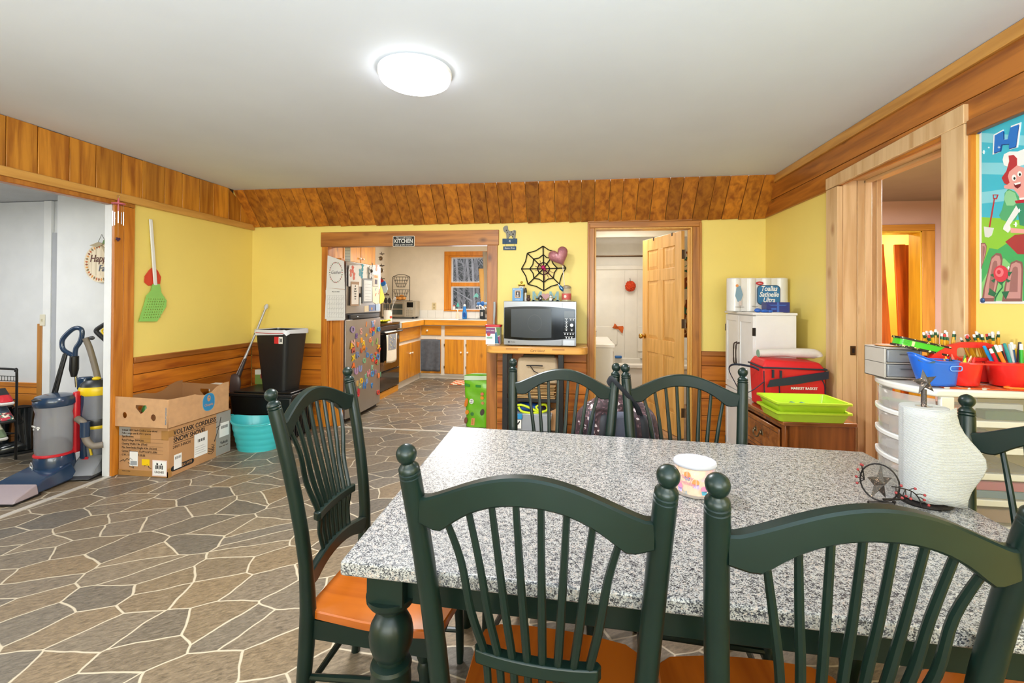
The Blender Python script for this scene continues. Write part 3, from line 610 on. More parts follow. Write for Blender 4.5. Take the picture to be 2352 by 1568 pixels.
# ---------------------------------------------------------------- left corner: boxes, tub, bins
t = thing('shipping_box', 'printed brown snow shovel carton on the floor beneath the banana box', 'cardboard box', (-3.235, 3.43, 0), 0)
w2, d2, hh = .213, .317, .372
b = B().m(KRAFT); b.box(-w2, w2, -d2, d2, 0, hh); b.build('carton', t, bevel=.003)
b = B().m(KRAFTD); b.box(-w2+.004, w2-.004, -d2+.002, -.02, hh, hh+.004); b.box(-w2+.004, w2-.004, -.01, d2-.002, hh, hh+.004); b.build('flap', t)
b = B().m(plain('#9A968E', .8)); b.box(w2, w2+.0006, .15, d2-.002, .005, hh-.004); b.build('grey_print', t); b = B().m(plain('#9A968E', .8)); b.box(-w2+.002, -w2+.10, -d2-.0006, -d2, hh-.07, hh-.003); b.build('grey_print', t)
TAPE = plain('#A87A42', .35)
for q_ in ((-.03, .06, -d2-.001, -d2, hh-.12, hh-.01), (w2-.06, w2+.001, -d2-.001, -d2, hh-.09, hh-.02), (w2, w2+.001, -d2, -d2+.06, hh-.07, hh-.02), (-w2, w2, -d2-.001, -d2, .002, .045), (w2-.012, w2+.001, -d2-.001, -d2+.03, .0, .07)): b = B().m(TAPE); b.box(*q_); b.build('tape', t)
fy = -d2-.0012
for s_, z, sz in (('Voltask 24V/13-inch Cordless snow shovel', .345, .021), ('Pelle à neige sans fil 24V/13 pouces', .322, .021), ('Specifications:', .298, .022), ('Rated Voltage: 24V/4.0Ah', .270, .022), ('Cleaning Width: 13in. (33cm)', .242, .022), ('Max Snow Intake Height: 6.5in. (16.5cm)', .214, .022), ('Carton Dimension: 13.69*14.76*11.81IN', .186, .022), ('G.W.: 13    N.W.:19.20LBS', .158, .022)):
    text(s_, sz, INKB, t, (-.185, fy, z), align='LEFT', sx=.83)
text('Made in China', .012, INKB, t, (-.18, fy, .035), align='LEFT')
b = B().m(INKB)
for z in (.286, .258, .230, .202, .174): b.box(-.185, .17, fy-.0002, fy, z-.001, z)
b.build('rule_lines', t)
b = B().m(INK); b.tube([(-.20, fy, .105), (-.17, fy, .12), (-.16, fy, .108), (-.14, fy, .13), (-.12, fy, .12), (-.11, fy, .135), (-.09, fy, .12)], .002, 5); b.tube([(-.13, fy, .10), (-.10, fy, .085), (-.12, fy, .07), (-.08, fy, .06), (-.09, fy, .085)], .0018, 5); b.tube([(.01, fy, .08), (.04, fy, .095), (.05, fy, .07), (.07, fy, .065)], .0018, 5); b.build('scribble', t)
b = B().m(PAPER); b.box(-.115, -.045, fy-.001, fy, .075, .185); b.m(plain('#9FA2A5', .6)).box(-.108, -.052, fy-.0014, fy-.001, .082, .115); b.build('barcode_label', t)
b = B().m(plain('#F2C800', .5)); b.box(-.01, .055, fy-.0012, fy, .085, .132); b.build('yellow_sticker', t, 'yellow price sticker')
b = B().m(plain('#E6D0CC', .6)); b.box(.08, .203, fy-.001, fy, .01, .13); b.m(PAPER).box(.088, .195, fy-.0016, fy-.001, .018, .122)
b.m(INK)
for i in range(5): b.box(.108+i*.013, .117+i*.013, fy-.002, fy-.0016, .062+.004*(i % 2), .092)
b.prism([(.115, .095), (.130, .095), (.130, .112), (.122, .105), (.115, .112)], fy-.002, fy-.0016); b.prism([(.150, .096), (.166, .096), (.158, .110)], fy-.002, fy-.0016); b.build('hazard_label', t)
text('UN3481', .026, INKB, t, (.141, fy-.002, .040), sx=.9)
fx = w2+.0014
text('VOLTASK CORDLESS', .052, INK, t, (fx, -.275, .325), rz=PI/2, align='LEFT', sx=.86, off=.0006); text('SNOW SHOVEL', .052, INK, t, (fx, -.275, .268), rz=PI/2, align='LEFT', sx=.86, off=.0006); text('24V/13-INCH', .032, INKB, t, (fx, -.28, .215), rz=PI/2, align='LEFT', sx=.9)
b = B().m(INK); b.box(fx-.001, fx, -.275, .165, .296, .299); b.box(fx-.001, fx, -.275, .02, .239, .242)
b.at((fx-.0008, 0, 0)); b.prism(rrect(-.295, -.08, .035, .075, .02), 0, .001, 'yz'); b.at(); b.build('print', t)
text('BX-WM', .032, KRAFT, t, (fx+.0005, -.15, .055), rz=PI/2, sx=.9)
b = B().m(PAPER); b.box(fx, fx+.001, -.27, -.20, .045, .155); b.m(INK)
for i in range(8): b.box(fx+.001, fx+.0014, -.26+i*.007, -.257+i*.007, .12, .14)
b.build('shipping_label', t); b = B().m(PAPER); b.box(fx, fx+.001, -.08, .055, .07, .255); b.m(INK)
for i in range(7): b.box(fx+.001, fx+.0014, -.045+i*.011, -.040+i*.011+.003*(i % 2), .185, .208)
for i in range(4): b.box(fx+.001, fx+.0014, -.07, .04-.02*(i % 2), .095+i*.018, .0965+i*.018)
b.build('shipping_label', t); b = B().m(PAPER); b.box(fx, fx+.001, .185, .295, .155, .275); b.m(INK)
for i in range(14): b.box(fx+.001, fx+.0014, .20+i*.006, .203+i*.006, .225, .25)
b.build('shipping_label', t)
b = B().m(INK); b.tube([(fx, .20, .33), (fx, .185, .26), (fx, .13, .14)], .003, 5); b.tube([(fx, .15, .25), (fx, .20, .265)], .003, 5); b.build('shovel_drawing', t)
b = B().m(INKB)
for k in range(3): b.tube([(fx, .065, .06+k*.02), (fx, .10, .045+k*.02), (fx, .13, .07+k*.02), (fx, .10, .085+k*.02)], .0025, 5)
b.build('shovel_head_drawing', t)
text('Voltask', .034, INK, t, (fx, .24, .105), rz=PI/2, sx=.85); text('Power Your Yard', .014, INKB, t, (fx, .235, .075), rz=PI/2)
# banana box
t = thing('banana_box', 'open brown banana box with a blue oval mark, on the snow shovel carton', 'cardboard box', (-3.238, 3.40, .378), .0)
zb = .225; o1 = [(-.225, 0), (.225, 0), (.225, zb-.012), (-.225, zb)]
hole = [(-.045, .165), (.045, .165), (.05, .145), (.012, .105), (-.008, .10), (-.05, .145)]
cut([o1, hole, circ(-.14, .085, .019, 14, .024), circ(.105, .075, .022, 14, .026)], KRAFTB, t, 'end_panel', .005, (0, -.305, 0))
cut([o1, [(p[0], p[1]+.01) for p in hole]], KRAFTD, t, 'end_panel', .005, (0, .305, 0))
side = [(-.305, 0), (.305, 0), (.305, .245), (.24, .243), (.17, .225), (.11, .190), (.04, .180), (-.02, .192), (-.06, .205), (-.14, .205), (-.305, zb-.012)]
cut([side], KRAFTB, t, 'side_panel', .005, (.2275, 0, 0), rz=PI/2)
cut([side, circ(-.1, .09, .018, 12)], KRAFTD, t, 'side_panel', .005, (-.2275, 0, 0), rz=PI/2)
b = B().m(KRAFTD); b.box(-.225, .225, -.303, .303, 0, .006); b.build('bottom', t)
BLU = plain('#2F86B8', .7); cut([rrect(.02, .14, .045, .185, .055, 6)], BLU, t, 'blue_oval', .0008, (.2308, 0, 0), rz=PI/2)
cut([rrect(.016, .144, .041, .189, .058, 6), rrect(.02, .14, .045, .185, .055, 6)], plain('#6FA6BC', .7), t, 'oval_rim', .0008, (.2308, 0, 0), rz=PI/2)
text('Chiquita', .030, plain('#C0906A', .7), t, (.2316, .08, .092), rz=PI/2, sx=.9, shear=.1)
b = B().m(plain('#C0906A', .7)); b.at((.2312, .08, .145)).prism(circ(0, 0, .018, 10, .026), 0, .0006, 'yz'); b.m(BLU).prism(circ(.003, .008, .007, 8, .008), .0006, .0009, 'yz'); b.build('figure_mark', t)
text('PREMIUM BANANAS', .016, plain('#5A86A0', .8), t, (.212, -.3085, .09), roll=PI/2, sx=.9)
t = thing('folded_hat', 'lime green hat showing inside the banana box', 'hat', (-3.10, 3.46, .385)); b = B().m(plain('#86C440', .6)); b.ball((0, 0, .12), .075, 16, 1, 1.2, .55); b.tube([(-.05, 0, .1), (0, 0, .01), (.05, 0, .1)], .05, 10); b.build('crown', t)
t = thing('blue_can', 'blue can seen through the hand hole of the banana box', 'can', (-3.13, 3.17, .385)); b = B().m(plain('#2A86B0', .3, .4)); b.lathe([(.028, 0), (.032, .006), (.032, .105), (.027, .118)], n=20); b.build('body', t); b = B().m(STEEL); b.lathe([(.027, .118), (.026, .121), (.001, .119)], n=20); b.build('rim', t)
t = thing('green_bottle', 'green bottle seen through the upper hole of the banana box', 'bottle', (-3.27, 3.17, .385)); b = B().m(plain('#3E7A3A', .3)); b.lathe([(.03, 0), (.032, .01), (.032, .11), (.012, .15), (.012, .17)], n=18); b.build('body', t); b = B().m(plain('#D04A2A', .5)); b.lathe([(.033, .03), (.0335, .031), (.0335, .09), (.033, .091)], n=18); b.build('label', t)
# teal party tub
TEAL = plain('#3FB9BE', .35, coat=.2); tp = P(570, 1008, 'z', 0)
t = thing('party_tub', 'round turquoise ribbed plastic tub on the floor beside the cartons', 'tub', (-2.84, 3.86, 0), .1)
b = B().m(TEAL); pr = [(.001, .012), (.165, .012), (.168, .0), (.172, .0)]
for i in range(14):
    z = .01+.225*i/13; r = .172+.052*i/13+(.005 if i % 3 == 1 else 0); pr += [(r, z)]
pr += [(.226, .240), (.238, .244), (.238, .252), (.226, .254), (.222, .245), (.168, .018), (.001, .016)]
b.lathe(pr, n=56, sx=1, sy=.74, cap=False)
for v in b.bm.verts:
    if v.co.z > .12: v.co.z += .035*(v.co.z-.12)/.13*(v.co.x/.23)**4
b.build('body', t)
b = B().m(plain('#2FA5AC', .4))
for s in (-1, 1): b.at((s*.238, 0, .27), (0, s*-.5, 0)); b.tube([(0, -.05, 0), (s*.03, -.045, .0), (s*.04, 0, .0), (s*.03, .045, 0), (0, .05, 0)], .008, 8)
b.build('handle', t)
# black tote and tall bin
t = thing('storage_tote', 'black plastic storage tote on the floor under the tall bin', 'tote', (-2.97, 4.26, 0), .0)
b = B().m(BLK); b.hexa([(-.29, -.17, 0), (.29, -.17, 0), (.29, .19, 0), (-.29, .19, 0)], [(-.325, -.20, .42), (.325, -.20, .42), (.325, .22, .42), (-.325, .22, .42)]); b.build('body', t, bevel=.02)
b = B().m(plain('#17181A', .35)); b.box(-.335, .335, -.21, .23, .41, .445); b.box(-.30, .30, -.18, .20, .445, .462); b.build('lid', t, bevel=.01)
b = B().m(BLK)
for i in range(9): b.box(.30, .322, -.15+i*.035, -.135+i*.035, .03, .38)
b.build('rib', t)
t = thing('trash_bin', 'tall black waste bin with white liner standing on the storage tote', 'trash bin', (-2.885, 4.26, .463), -.12)
b = B().m(plain('#1A1B1C', .42)); 
def ringr(x, y, r, z): return [(p[0], p[1], z) for p in rrect(-x, x, -y, y, r, 4)]
R1 = [b.v(p) for p in ringr(.135, .115, .04, 0)]; R2 = [b.v(p) for p in ringr(.185, .155, .045, .55)]; R3 = [b.v(p) for p in ringr(.195, .165, .05, .56)]; R4 = [b.v(p) for p in ringr(.195, .165, .05, .585)]; R5 = [b.v(p) for p in ringr(.178, .148, .04, .585)]; R6 = [b.v(p) for p in ringr(.13, .11, .04, .02)]
for A, C in zip((R1, R2, R3, R4, R5), (R2, R3, R4, R5, R6)):
    for i in range(len(A)): b.f([A[i], A[(i+1) % len(A)], C[(i+1) % len(A)], C[i]])
b.f(R1[::-1]); b.f(R6); b.build('body', t)
b = B().m(plain('#DADDE2', .35)); 
def lr(k, z, wob): 
    o = []
    for i, p in enumerate(rrect(-.197*k, .197*k, -.167*k, .167*k, .05, 4)): o.append(b.v((p[0], p[1], z+wob*math.sin(i*2.1))))
    return o
rr_ = [lr(.80, .45, .0), lr(.90, .55, .003), lr(.93, .588, .002), lr(1.01, .590, .003), lr(1.02, .565, .006), lr(1.02, .545, .012)]
for A, C in zip(rr_[:-1], rr_[1:]):
    for i in range(len(A)): b.f([A[i], A[(i+1) % len(A)], C[(i+1) % len(A)], C[i]])
b.build('liner', t, 'white bin liner')
b = B().m(plain('#C9474A', .5)); b.tube([(-.15, -.172, .562), (0, -.174, .556), (.16, -.172, .560), (.199, -.10, .562)], .0035, 6); b.build('drawstring', t, 'red liner drawstring')
b = B().m(plain('#C9282C', .5)).box(.055, .105, -.1625, -.161, .46, .525); b.m(PAPER).box(.105, .15, -.1625, -.161, .46, .525); b.m(INK).box(.112, .118, -.1635, -.1625, .47, .515); b.box(.125, .14, -.1635, -.1625, .475, .51); b.build('label', t)
# snow brush / broom
hp = P(612, 703, 'y', 4.53); bp_ = P(545, 868, 'y', 4.33)
t = thing('snow_shovel', 'grey handled dark brown plastic scoop leaning in the left corner', 'shovel', tuple(bp_))
b = B().m(plain('#B9B7B8', .35, .3)); d = Vector(hp)-Vector(bp_); b.tube([(0, 0, .03), tuple(d*.5), tuple(d)], [.016, .011, .011], 10); b.build('handle', t)
b = B().m(plain('#C9C9CB', .4)); b.tube([tuple(d*.965), tuple(d*1.0), tuple(d*1.03)], [.018, .022, .010], 10); b.build('grip', t)
b = B().m(plain('#3A302E', .45)); b.tube([tuple(d*.0), tuple(d*.12), tuple(d*.26), tuple(d*.27)], [.026, .022, .017, .012], 12); b.build('socket', t)
b = B().m(plain('#4A3B37', .4)); 
b.at((-.045, -.02, -.10), (0, .36, 0)).ball((0, 0, 0), .115, 20, .78, .28, 1.35); b.at(); b.build('scoop', t)
t = thing('snack_carton', 'small green and red printed carton behind the tall bin', 'carton', (-3.235, 4.46, .463), .1)
b = B().m(plain('#7E9A4A', .5)); b.box(-.06, .06, -.035, .035, 0, .15); b.m(plain('#E4E4DC', .5)).box(-.0605, .0605, -.0355, .0355, .10, .151); b.m(plain('#B02A3A', .5)).box(.0, .0615, -.037, -.0355, .06, .11); b.build('pack', t, bevel=.002)
text('63', .03, PAPER, t, (.03, -.0375, .085))
t = thing('snack_carton', 'small yellow box edge between the banana box and the black tote', 'carton', (-3.30, 3.90, 0), .0)
b = B().m(plain('#C9B43A', .5)); b.box(-.03, .05, -.05, .03, 0, .56); b.m(PAPER).box(-.0305, .0505, -.0505, .0305, .5, .565); b.m(plain('#8A9A3A', .5)).box(-.031, .051, -.051, .031, .40, .44); b.build('pack', t, bevel=.003)
# ---------------------------------------------------------------- on the left wall
sw = P(346, 503, 'x', XL+.02)
t = thing('fly_swatter', 'oversized lime green fly swatter with white handle on the yellow wall', 'fly swatter', (XL+.02, sw.y, sw.z), PI/2)
def Lw(px, py, t0, X=XL+.02): q_ = P(px, py, 'x', X); return (q_.y-t0.location.y, 0, q_.z-t0.location.z)
b = B().m(plain('#E8E8E4', .4)); e = Lw(357, 655, t); b.at((0, 0, 0)); b.hexa([(e[0]-.016, -.006, e[2]), (e[0]+.016, -.006, e[2]), (e[0]+.016, .006, e[2]), (e[0]-.016, .006, e[2])], [(-.014, -.006, 0), (.014, -.006, 0), (.014, .006, 0), (-.014, .006, 0)]); b.build('handle', t, bevel=.005)
LIME = plain('#8CCB62', .4, coat=.2)
pp = [Lw(x, y, t) for x, y in ((350, 652), (366, 652), (370, 672), (382, 690), (381, 704), (360, 738), (318, 738), (330, 700), (336, 678), (346, 668))]
ou = [(p[0], p[2]) for p in pp]; hs = []
for r_ in range(8):
    for c_ in range(9):
        x = -.035+c_*.021-r_*.006+ou[0][0]; z = pp[3][2]+.012-r_*.0215
        cxm = (pp[7][0]+pp[3][0])/2
        if abs(x-(cxm-r_*.006)) < .086: hs.append(circ(x, z, .0062, 4, a0=PI/4, a1=2*PI+PI/4))
cut([ou]+hs, LIME, t, 'swatter_head', .004, (0, -.002, 0))
b = B().m(plain('#D8C84A', .5)); 
b.tube([tuple(Vector(Lw(352, 560, t))+Vector((0, .01, 0))), tuple(Vector(Lw(360, 600, t))+Vector((0, .012, 0))), (0, -.002, 0)], .0012, 5); b.build('cord', t)
t = thing('fly_swatter', 'red orange plastic swatter hung behind the lime green one', 'fly swatter', (XL+.006, sw.y, sw.z), PI/2)
pp = [Lw(x, y, t, XL+.006) for x, y in ((352, 612), (362, 622), (369, 636), (367, 652), (340, 656), (331, 648), (332, 634), (342, 620))]
ou = [(p[0], p[2]) for p in pp]; cut([ou], plain('#D8452A', .45), t, 'swatter_head', .004, (0, -.002, 0))
b = B().m(plain('#D8452A', .45)); b.tube([(pp[0][0], 0, pp[0][2]), (pp[0][0]-.005, 0, pp[0][2]+.05), (pp[0][0]-.01, 0, pp[0][2]+.10)], .003, 6); b.build('handle', t)
# wind chime on the left post
cp = P(272, 468, 'x', XL+.05)
t = thing('wind_chime', 'small pink wind chime with metal tubes hanging on the left door post', 'wind chime', (cp.x, cp.y, cp.z), PI/2)
PK = plain('#D06A80', .5); b = B().m(PK); b.lathe([(.042, -.004), (.043, 0), (.042, .004)], n=24); b.build('disc', t)
b = B().m(CHROME); b.tube([(.010*math.cos(a/8*PI), .0, .055+.012*math.sin(a/8*PI)) for a in range(17)], .0012, 5); b.build('hook_ring', t)
b = B().m(PK); b.tube([(0, 0, .002), (0, 0, .018), (0, 0, .045)], [.006, .007, .002], 8); b.lathe([(.004, -.004), (.006, -.03), (.004, -.07)], n=8); b.build('bead_stem', t)
for i in range(5):
    a = i*2*PI/5+.3; x, y = .035*math.cos(a), .030*math.sin(a)
    b = B().m(CHROME); b.lathe([(.004, -.150-.012*(i % 3)), (.004, -.06)], (x, y, 0), 10); b.build('chime_tube', t)
    b = B().m(plain('#B9A98E', .6)); b.tube([(x, y, -.06), (x*.95, y*.95, -.004)], .0007, 4); b.build('string', t)
b = B().m(plain('#B9A98E', .6)); b.tube([(0, 0, -.07), (0, 0, -.25)], .0008, 4); b.build('string', t)
b = B().m(plain('#4A2A44', .3)); b.prism(heart(0, -.268, .018), -.004, .004); b.build('heart', t, 'dark purple heart')
# ---------------------------------------------------------------- side room
t = thing('hanging_sign', 'round wooden pumpkin sign reading Happy Fall on the white side room wall', 'sign', tuple(P(233, 604, 'y', 3.28)))
R = .158
b = B().m(wood('#E2D3B8', '#CDB996', 'z', knots=0, var=.06, coat=0))
b.prism(circ(0, 0, R, 40), -.004, .008); b.build('board', t)
b = B().m(plain('#A89A80', .7))
for i in range(-2, 4): b.box(i*.045-.001, i*.045+.001, -.0048, -.004, -.10, math.sqrt(R*R-(i*.045)**2)*.96)
b.build('plank_line', t)
b = B().m(plain('#C0683A', .7))
for i in range(26):
    a = 1.7+i*.17; rr2 = R*.84; b.at((rr2*math.cos(a), -.005, rr2*math.sin(a)), (0, -a, 0)); b.m(plain(('#C0683A', '#8E4A30', '#D8944A', '#7E6A4A')[i % 4], .7)); b.prism([(-.012, 0), (0, .008), (.016, 0), (0, -.008)], -.0008, .0008)
b.at(); b.build('leaf_wreath', t)
text('Happy', .085, plain('#5A2A20', .6), t, (-.01, -.006, .035), shear=.25, sx=.85, ex=.0012); text('Fall', .075, plain('#4A5266', .6), t, (.02, -.006, -.045), shear=.25, sx=.85, ex=.0012)
b = B().m(plain('#5E7A3A', .6)); b.prism([(0, R*.9), (.02, R+.03), (.06, R+.025), (.05, R*.92)], -.003, .003); b.m(plain('#A8987A', .7)); b.prism([(-.10, R-.015), (-.02, R+.012), (.03, R-.005), (-.03, R-.03)], -.012, -.004); b.prism([(.0, R-.01), (.06, R-.05), (.05, R-.1), (.02, R-.04)], -.012, -.004); b.build('burlap_bow', t)
b = B().m(plain('#5A5046', .7)); b.tube([(-.045, 0, R-.01), (.0, 0, R+.075), (.05, 0, R-.01)], .0018, 5); b.build('hanger', t)
t = thing('light_switch', 'cream switch plate above the wooden strip in the side room', 'light switch', tuple(P(96.5, 735, 'y', 3.468)))
b = B().m(plain('#D6CFB8', .5)); b.box(-.026, .026, 0, .006, -.05, .05); b.build('plate', t, bevel=.003); b = B().m(plain('#C8C0A8', .5)); b.box(-.004, .004, -.008, 0, -.01, .01); b.build('toggle', t)
# shoe rack
rp = P(37, 990, 'y', 3.28)
t = thing('shoe_rack', 'black metal shoe rack with a wire basket top in the side room', 'shoe rack', (rp.x, 3.22, 0))
b = B().m(BLK); ztp = P(20, 846, 'y', 3.30).z
b.tube(cr_([(0, .06, 0), (0, .06, ztp-.06), (-.015, .06, ztp-.015), (-.06, .06, ztp), (-.7, .06, ztp)], 4), .009, 8); b.tube([(-.22, -.2, 0), (-.22, -.2, .50)], .009, 8); b.build('frame', t)
b = B().m(BLK)
for z in (ztp-.06, ztp-.10): b.tube([(0, .06, z), (-.7, .06, z)], .003, 6)
for i in range(20): b.tube([(-.03-i*.03, .06, ztp-.06), (-.03-i*.03, .06, ztp-.10)], .002, 5)
b.build('wire_basket', t)
for z in (.22, .36, .50):
    b = B().m(BLK); 
    for i in range(7): b.tube([(-.22+.22*i/6, -.2+i*.043, z), (-.7, -.2+i*.043, z)], .004, 6)
    b.tube([(-.22, -.2, z), (0, .06, z)], .005, 6); b.build('shelf', t)
def sneaker(name, label, loc, rz, c1, c2, sole, plaid=False):
    t = thing(name, label, 'shoe', loc, rz, 'shoes on the rack')
    b = B().m(plain(sole, .6)); b.hexa([(-.04, -.14, 0), (.04, -.14, 0), (.042, .13, 0), (-.042, .13, 0)], [(-.045, -.15, .025), (.045, -.15, .025), (.045, .135, .03), (-.045, .135, .03)]); b.build('sole', t, bevel=.012)
    b = B().m(plaid if plaid else plain(c1, .6)); b.hexa([(-.042, -.145, .025), (.042, -.145, .025), (.043, .13, .028), (-.043, .13, .028)], [(-.028, -.11, .055), (.028, -.11, .055), (.036, .125, .095), (-.036, .125, .095)]); b.build('upper', t, bevel=.014)
    b = B().m(plain(c2, .7)); b.hexa([(-.028, -.02, .07), (.028, -.02, .07), (.03, .10, .09), (-.03, .10, .09)], [(-.02, -.01, .085), (.02, -.01, .085), (.022, .095, .11), (-.022, .095, .11)]); b.build('laces', t)
PLAID = speckle('plaid', [(0, '#B03040'), (.3, '#2E6A5A'), (.55, '#E4D8C0'), (.75, '#2A3A4A'), (.9, '#D07A6A')], 45, .8)
sneaker('sneaker', 'red sneaker with white striped sole on the upper rack shelf', (P(8, 930, 'y', 3.12).x, 3.12, .505), 1.1, '#C01824', '#1A1A1C', '#D8D4D0')
sneaker('slipper', 'plaid slipper on the middle rack shelf', (P(10, 950, 'y', 3.12).x, 3.12, .365), 1.1, '#B03040', '#2A3A4A', '#1A1A1A', PLAID)
sneaker('sneaker', 'grey green sneaker at the left on the lowest rack shelf', (P(-6, 980, 'y', 3.12).x, 3.12, .225), 1.1, '#6A7A5A', '#C0B8A0', '#D8D4D0')
# rubber boots
RUB = plain('#12171A', .16, coat=.6)
def boot(loc, rz, label):
    t = thing('rubber_boot', label, 'boot', loc, rz, 'black rubber boots in the side room')
    b = B().m(RUB); pts = [(0, .0, .40), (0, .0, .36), (0, 0, .25), (0, .005, .16), (0, .0, .10), (0, -.05, .065), (0, -.12, .055), (0, -.18, .048), (0, -.205, .045)]
    b.tube(pts[:4]+[(0, .01, .10), (0, .012, .03)], [.085, .080, .068, .058, .055, .05], 20, flat=1.0); b.tube([(0, .03, .06), (0, -.04, .065), (0, -.12, .055), (0, -.17, .045), (0, -.20, .04)], [.05, .055, .047, .040, .015], 18); b.build('shaft', t)
    b = B().m(plain('#0A0B0C', .6)); b.prism([(-.035, .06), (.035, .06), (.042, -.02), (.045, -.12), (.03, -.19), (-.03, -.19), (-.045, -.12), (-.042, -.02)], 0, .022, 'xy'); b.build('sole', t, bevel=.004)
    b = B().m(plain('#050505', .9)); b.lathe([(.001, .4035), (.079, .4035)], n=20, cap=False); b.build('lining', t)
bq = P(52, 1040, 'z', 0)
boot((bq.x+.00, bq.y+.02, 0), -.55, 'shiny black rubber boot in the side room, the right one of the pair')
boot((bq.x-.16, bq.y-.05, 0), -.35, 'shiny black rubber boot in the side room, the left one of the pair')
# upright vacuum
NAVY = plain('#1E3550', .25, coat=.5); CUPM = plain('#8F9096', .15, alpha=.66, coat=.5); REDP = plain('#C0202A', .3)
vq = P(112, 1105, 'z', 0)
t = thing('upright_vacuum', 'blue and red upright vacuum with grey dust cup in the side room opening', 'vacuum', (vq.x, vq.y, 0), .15)
b = B().m(NAVY); b.hexa([(-.15, -.33, .012), (.17, -.33, .012), (.17, .06, .012), (-.15, .06, .012)], [(-.14, -.20, .085), (.15, -.20, .085), (.13, .04, .13), (-.12, .04, .13)]); b.build('nozzle', t, bevel=.012)
b = B().m(plain('#A99A9E', .15, alpha=.85, coat=.5)); b.hexa([(-.16, -.42, .01), (.18, -.42, .01), (.18, -.25, .01), (-.16, -.25, .01)], [(-.15, -.40, .035), (.17, -.40, .035), (.165, -.25, .08), (-.15, -.25, .08)]); b.build('front_cover', t, bevel=.008)
b = B().m(BLK); b.box(-.162, .182, -.425, -.24, .003, .012); b.build('bumper', t)
b = B().m(NAVY); b.lathe([(.11, .06), (.122, .08), (.118, .14), (.112, .185), (.104, .20)], (0, .04, 0), 36); b.build('motor_base', t, bevel=0)
b = B().m(REDP); b.lathe([(.108, .184), (.116, .190), (.116, .200), (.108, .206)], (0, .04, 0), 36); b.build('red_band', t)
b = B().m(CUPM); b.lathe([(.104, .202), (.110, .24), (.112, .40), (.110, .46), (.104, .50), (.112, .535), (.112, .56)], (0, .04, 0), 36); b.build('dust_cup', t)
b = B().m(plain('#6A6258', .9)); b.lathe([(.098, .21), (.100, .24), (.07, .29), (.03, .31)], (0, .04, 0), 24); b.build('dust', t)
b = B().m(NAVY); b.lathe([(.114, .55), (.122, .565), (.120, .60), (.108, .622), (.06, .635), (.001, .637)], (0, .04, 0), 36); b.build('cup_lid', t)
b = B().m(BLK); b.at((-.02, -.062, .606), (.45, 0, 0)).ball((0, 0, 0), .030, 16, 1.7, .6, .5); b.at(); b.build('cup_handle_recess', t)
b = B().m(REDP); b.box(.088, .118, .08, .16, .18, .64); b.build('red_spine', t, bevel=.01)
b = B().m(NAVY); b.box(.115, .16, .11, .19, .12, .66); b.box(.06, .13, .14, .22, .64, .74); b.build('spine', t, bevel=.014)
b = B().m(CHROME); b.tube([(.04, .17, .66), (.02, .17, .88)], .010, 10); b.build('pole', t)
b = B().m(BLK); b.tube([(.022, .165, .74), (.022, .165, .80), (.024, .165, .90)], [.018, .030, .028], 12); b.tube([(-.03, .16, .93), (-.055, .15, .80), (-.07, .12, .62)], .011, 8); b.tube([(-.05, .16, .92), (-.08, .15, .78), (-.095, .12, .62)], .008, 8); b.build('wand', t, bevel=.008)
b = B().m(NAVY); b.tube(cr_([(.03, .17, .84), (.01, .17, .90), (-.055, .16, .95), (-.065, .16, 1.02), (-.02, .16, 1.08), (.03, .16, 1.115), (.075, .16, 1.11), (.085, .16, 1.07), (.07, .16, 1.01), (.035, .165, .96), (.025, .17, .90), (.03, .17, .84)], 5), .017, 12, flat=.9); b.build('grip', t)
b = B().m(plain('#7E7468', .5)); b.tube(cr_([(.10, .17, 1.04), (.12, .19, .95), (.16, .2, .78), (.20, .2, .60), (.24, .2, .45), (.24, .18, .30)], 6), .021, 12); b.tube(cr_([(.13, .08, .44), (.20, .06, .40), (.21, .06, .30), (.25, .07, .24), (.31, .10, .24)], 6), .024, 12); b.build('hose', t)
b = B().m(NAVY); b.tube([(.205, .06, .42), (.205, .06, .31)], .030, 14); b.build('hose_collar', t)
b = B().m(plain('#3A3A3C', .4)); b.ball((.15, .17, 1.04), .02, 10, 1.2, .6, .8); b.build('latch', t)
cut([circ(0, 0, .034, 28), circ(0, 0, .030, 28)], PAPER, t, 'round_logo', .001, (-.069, -.0605, .125), rz=-.6, roll=0)
text('Hoover', .020, PAPER, t, (-.0695, -.0615, .125), rz=-.6, shear=.2)
text('COMPLETE', .018, PAPER, t, (-.055, -.060, .415), rz=-.5, sx=.8); text('PET', .018, PAPER, t, (-.055, -.060, .395), rz=-.5, sx=.9)
b = B().m(PAPER); b.at((-.010, -.0735, .405), (0, 0, -.10))
for dx, dz, r in ((0, -.004, .008), (-.010, .006, .004), (-.003, .010, .004), (.005, .010, .004), (.011, .005, .004)): b.prism(circ(dx, dz, r, 8), -.001, .001)
b.at(); b.build('paw_print', t)
# carpet cleaner
GRY = plain('#7B7E88', .2, alpha=.85, coat=.4); YL = plain('#E2C21A', .35); DK = plain('#2A2B2E', .35)
t = thing('carpet_cleaner', 'grey and yellow carpet cleaner half hidden by the white jamb beside the vacuum', 'carpet cleaner', (-3.70, 3.15, 0), .25)
b = B().m(DK); b.hexa([(-.15, -.22, .01), (.12, -.22, .01), (.12, .09, .01), (-.15, .09, .01)], [(-.11, -.12, .07), (.10, -.12, .07), (.10, .08, .13), (-.10, .08, .13)]); b.build('foot', t, bevel=.012)
b = B().m(plain('#77797C', .3)); b.hexa([(-.10, -.19, .03), (.12, -.19, .03), (.12, -.05, .03), (-.08, -.05, .03)], [(-.06, -.15, .06), (.10, -.15, .06), (.10, -.05, .15), (-.07, -.05, .15)]); b.build('foot_cover', t, bevel=.008)
b = B().m(DK); b.lathe([(.08, .08), (.088, .10), (.085, .13)], n=24, sy=.8); b.build('tank_base', t)
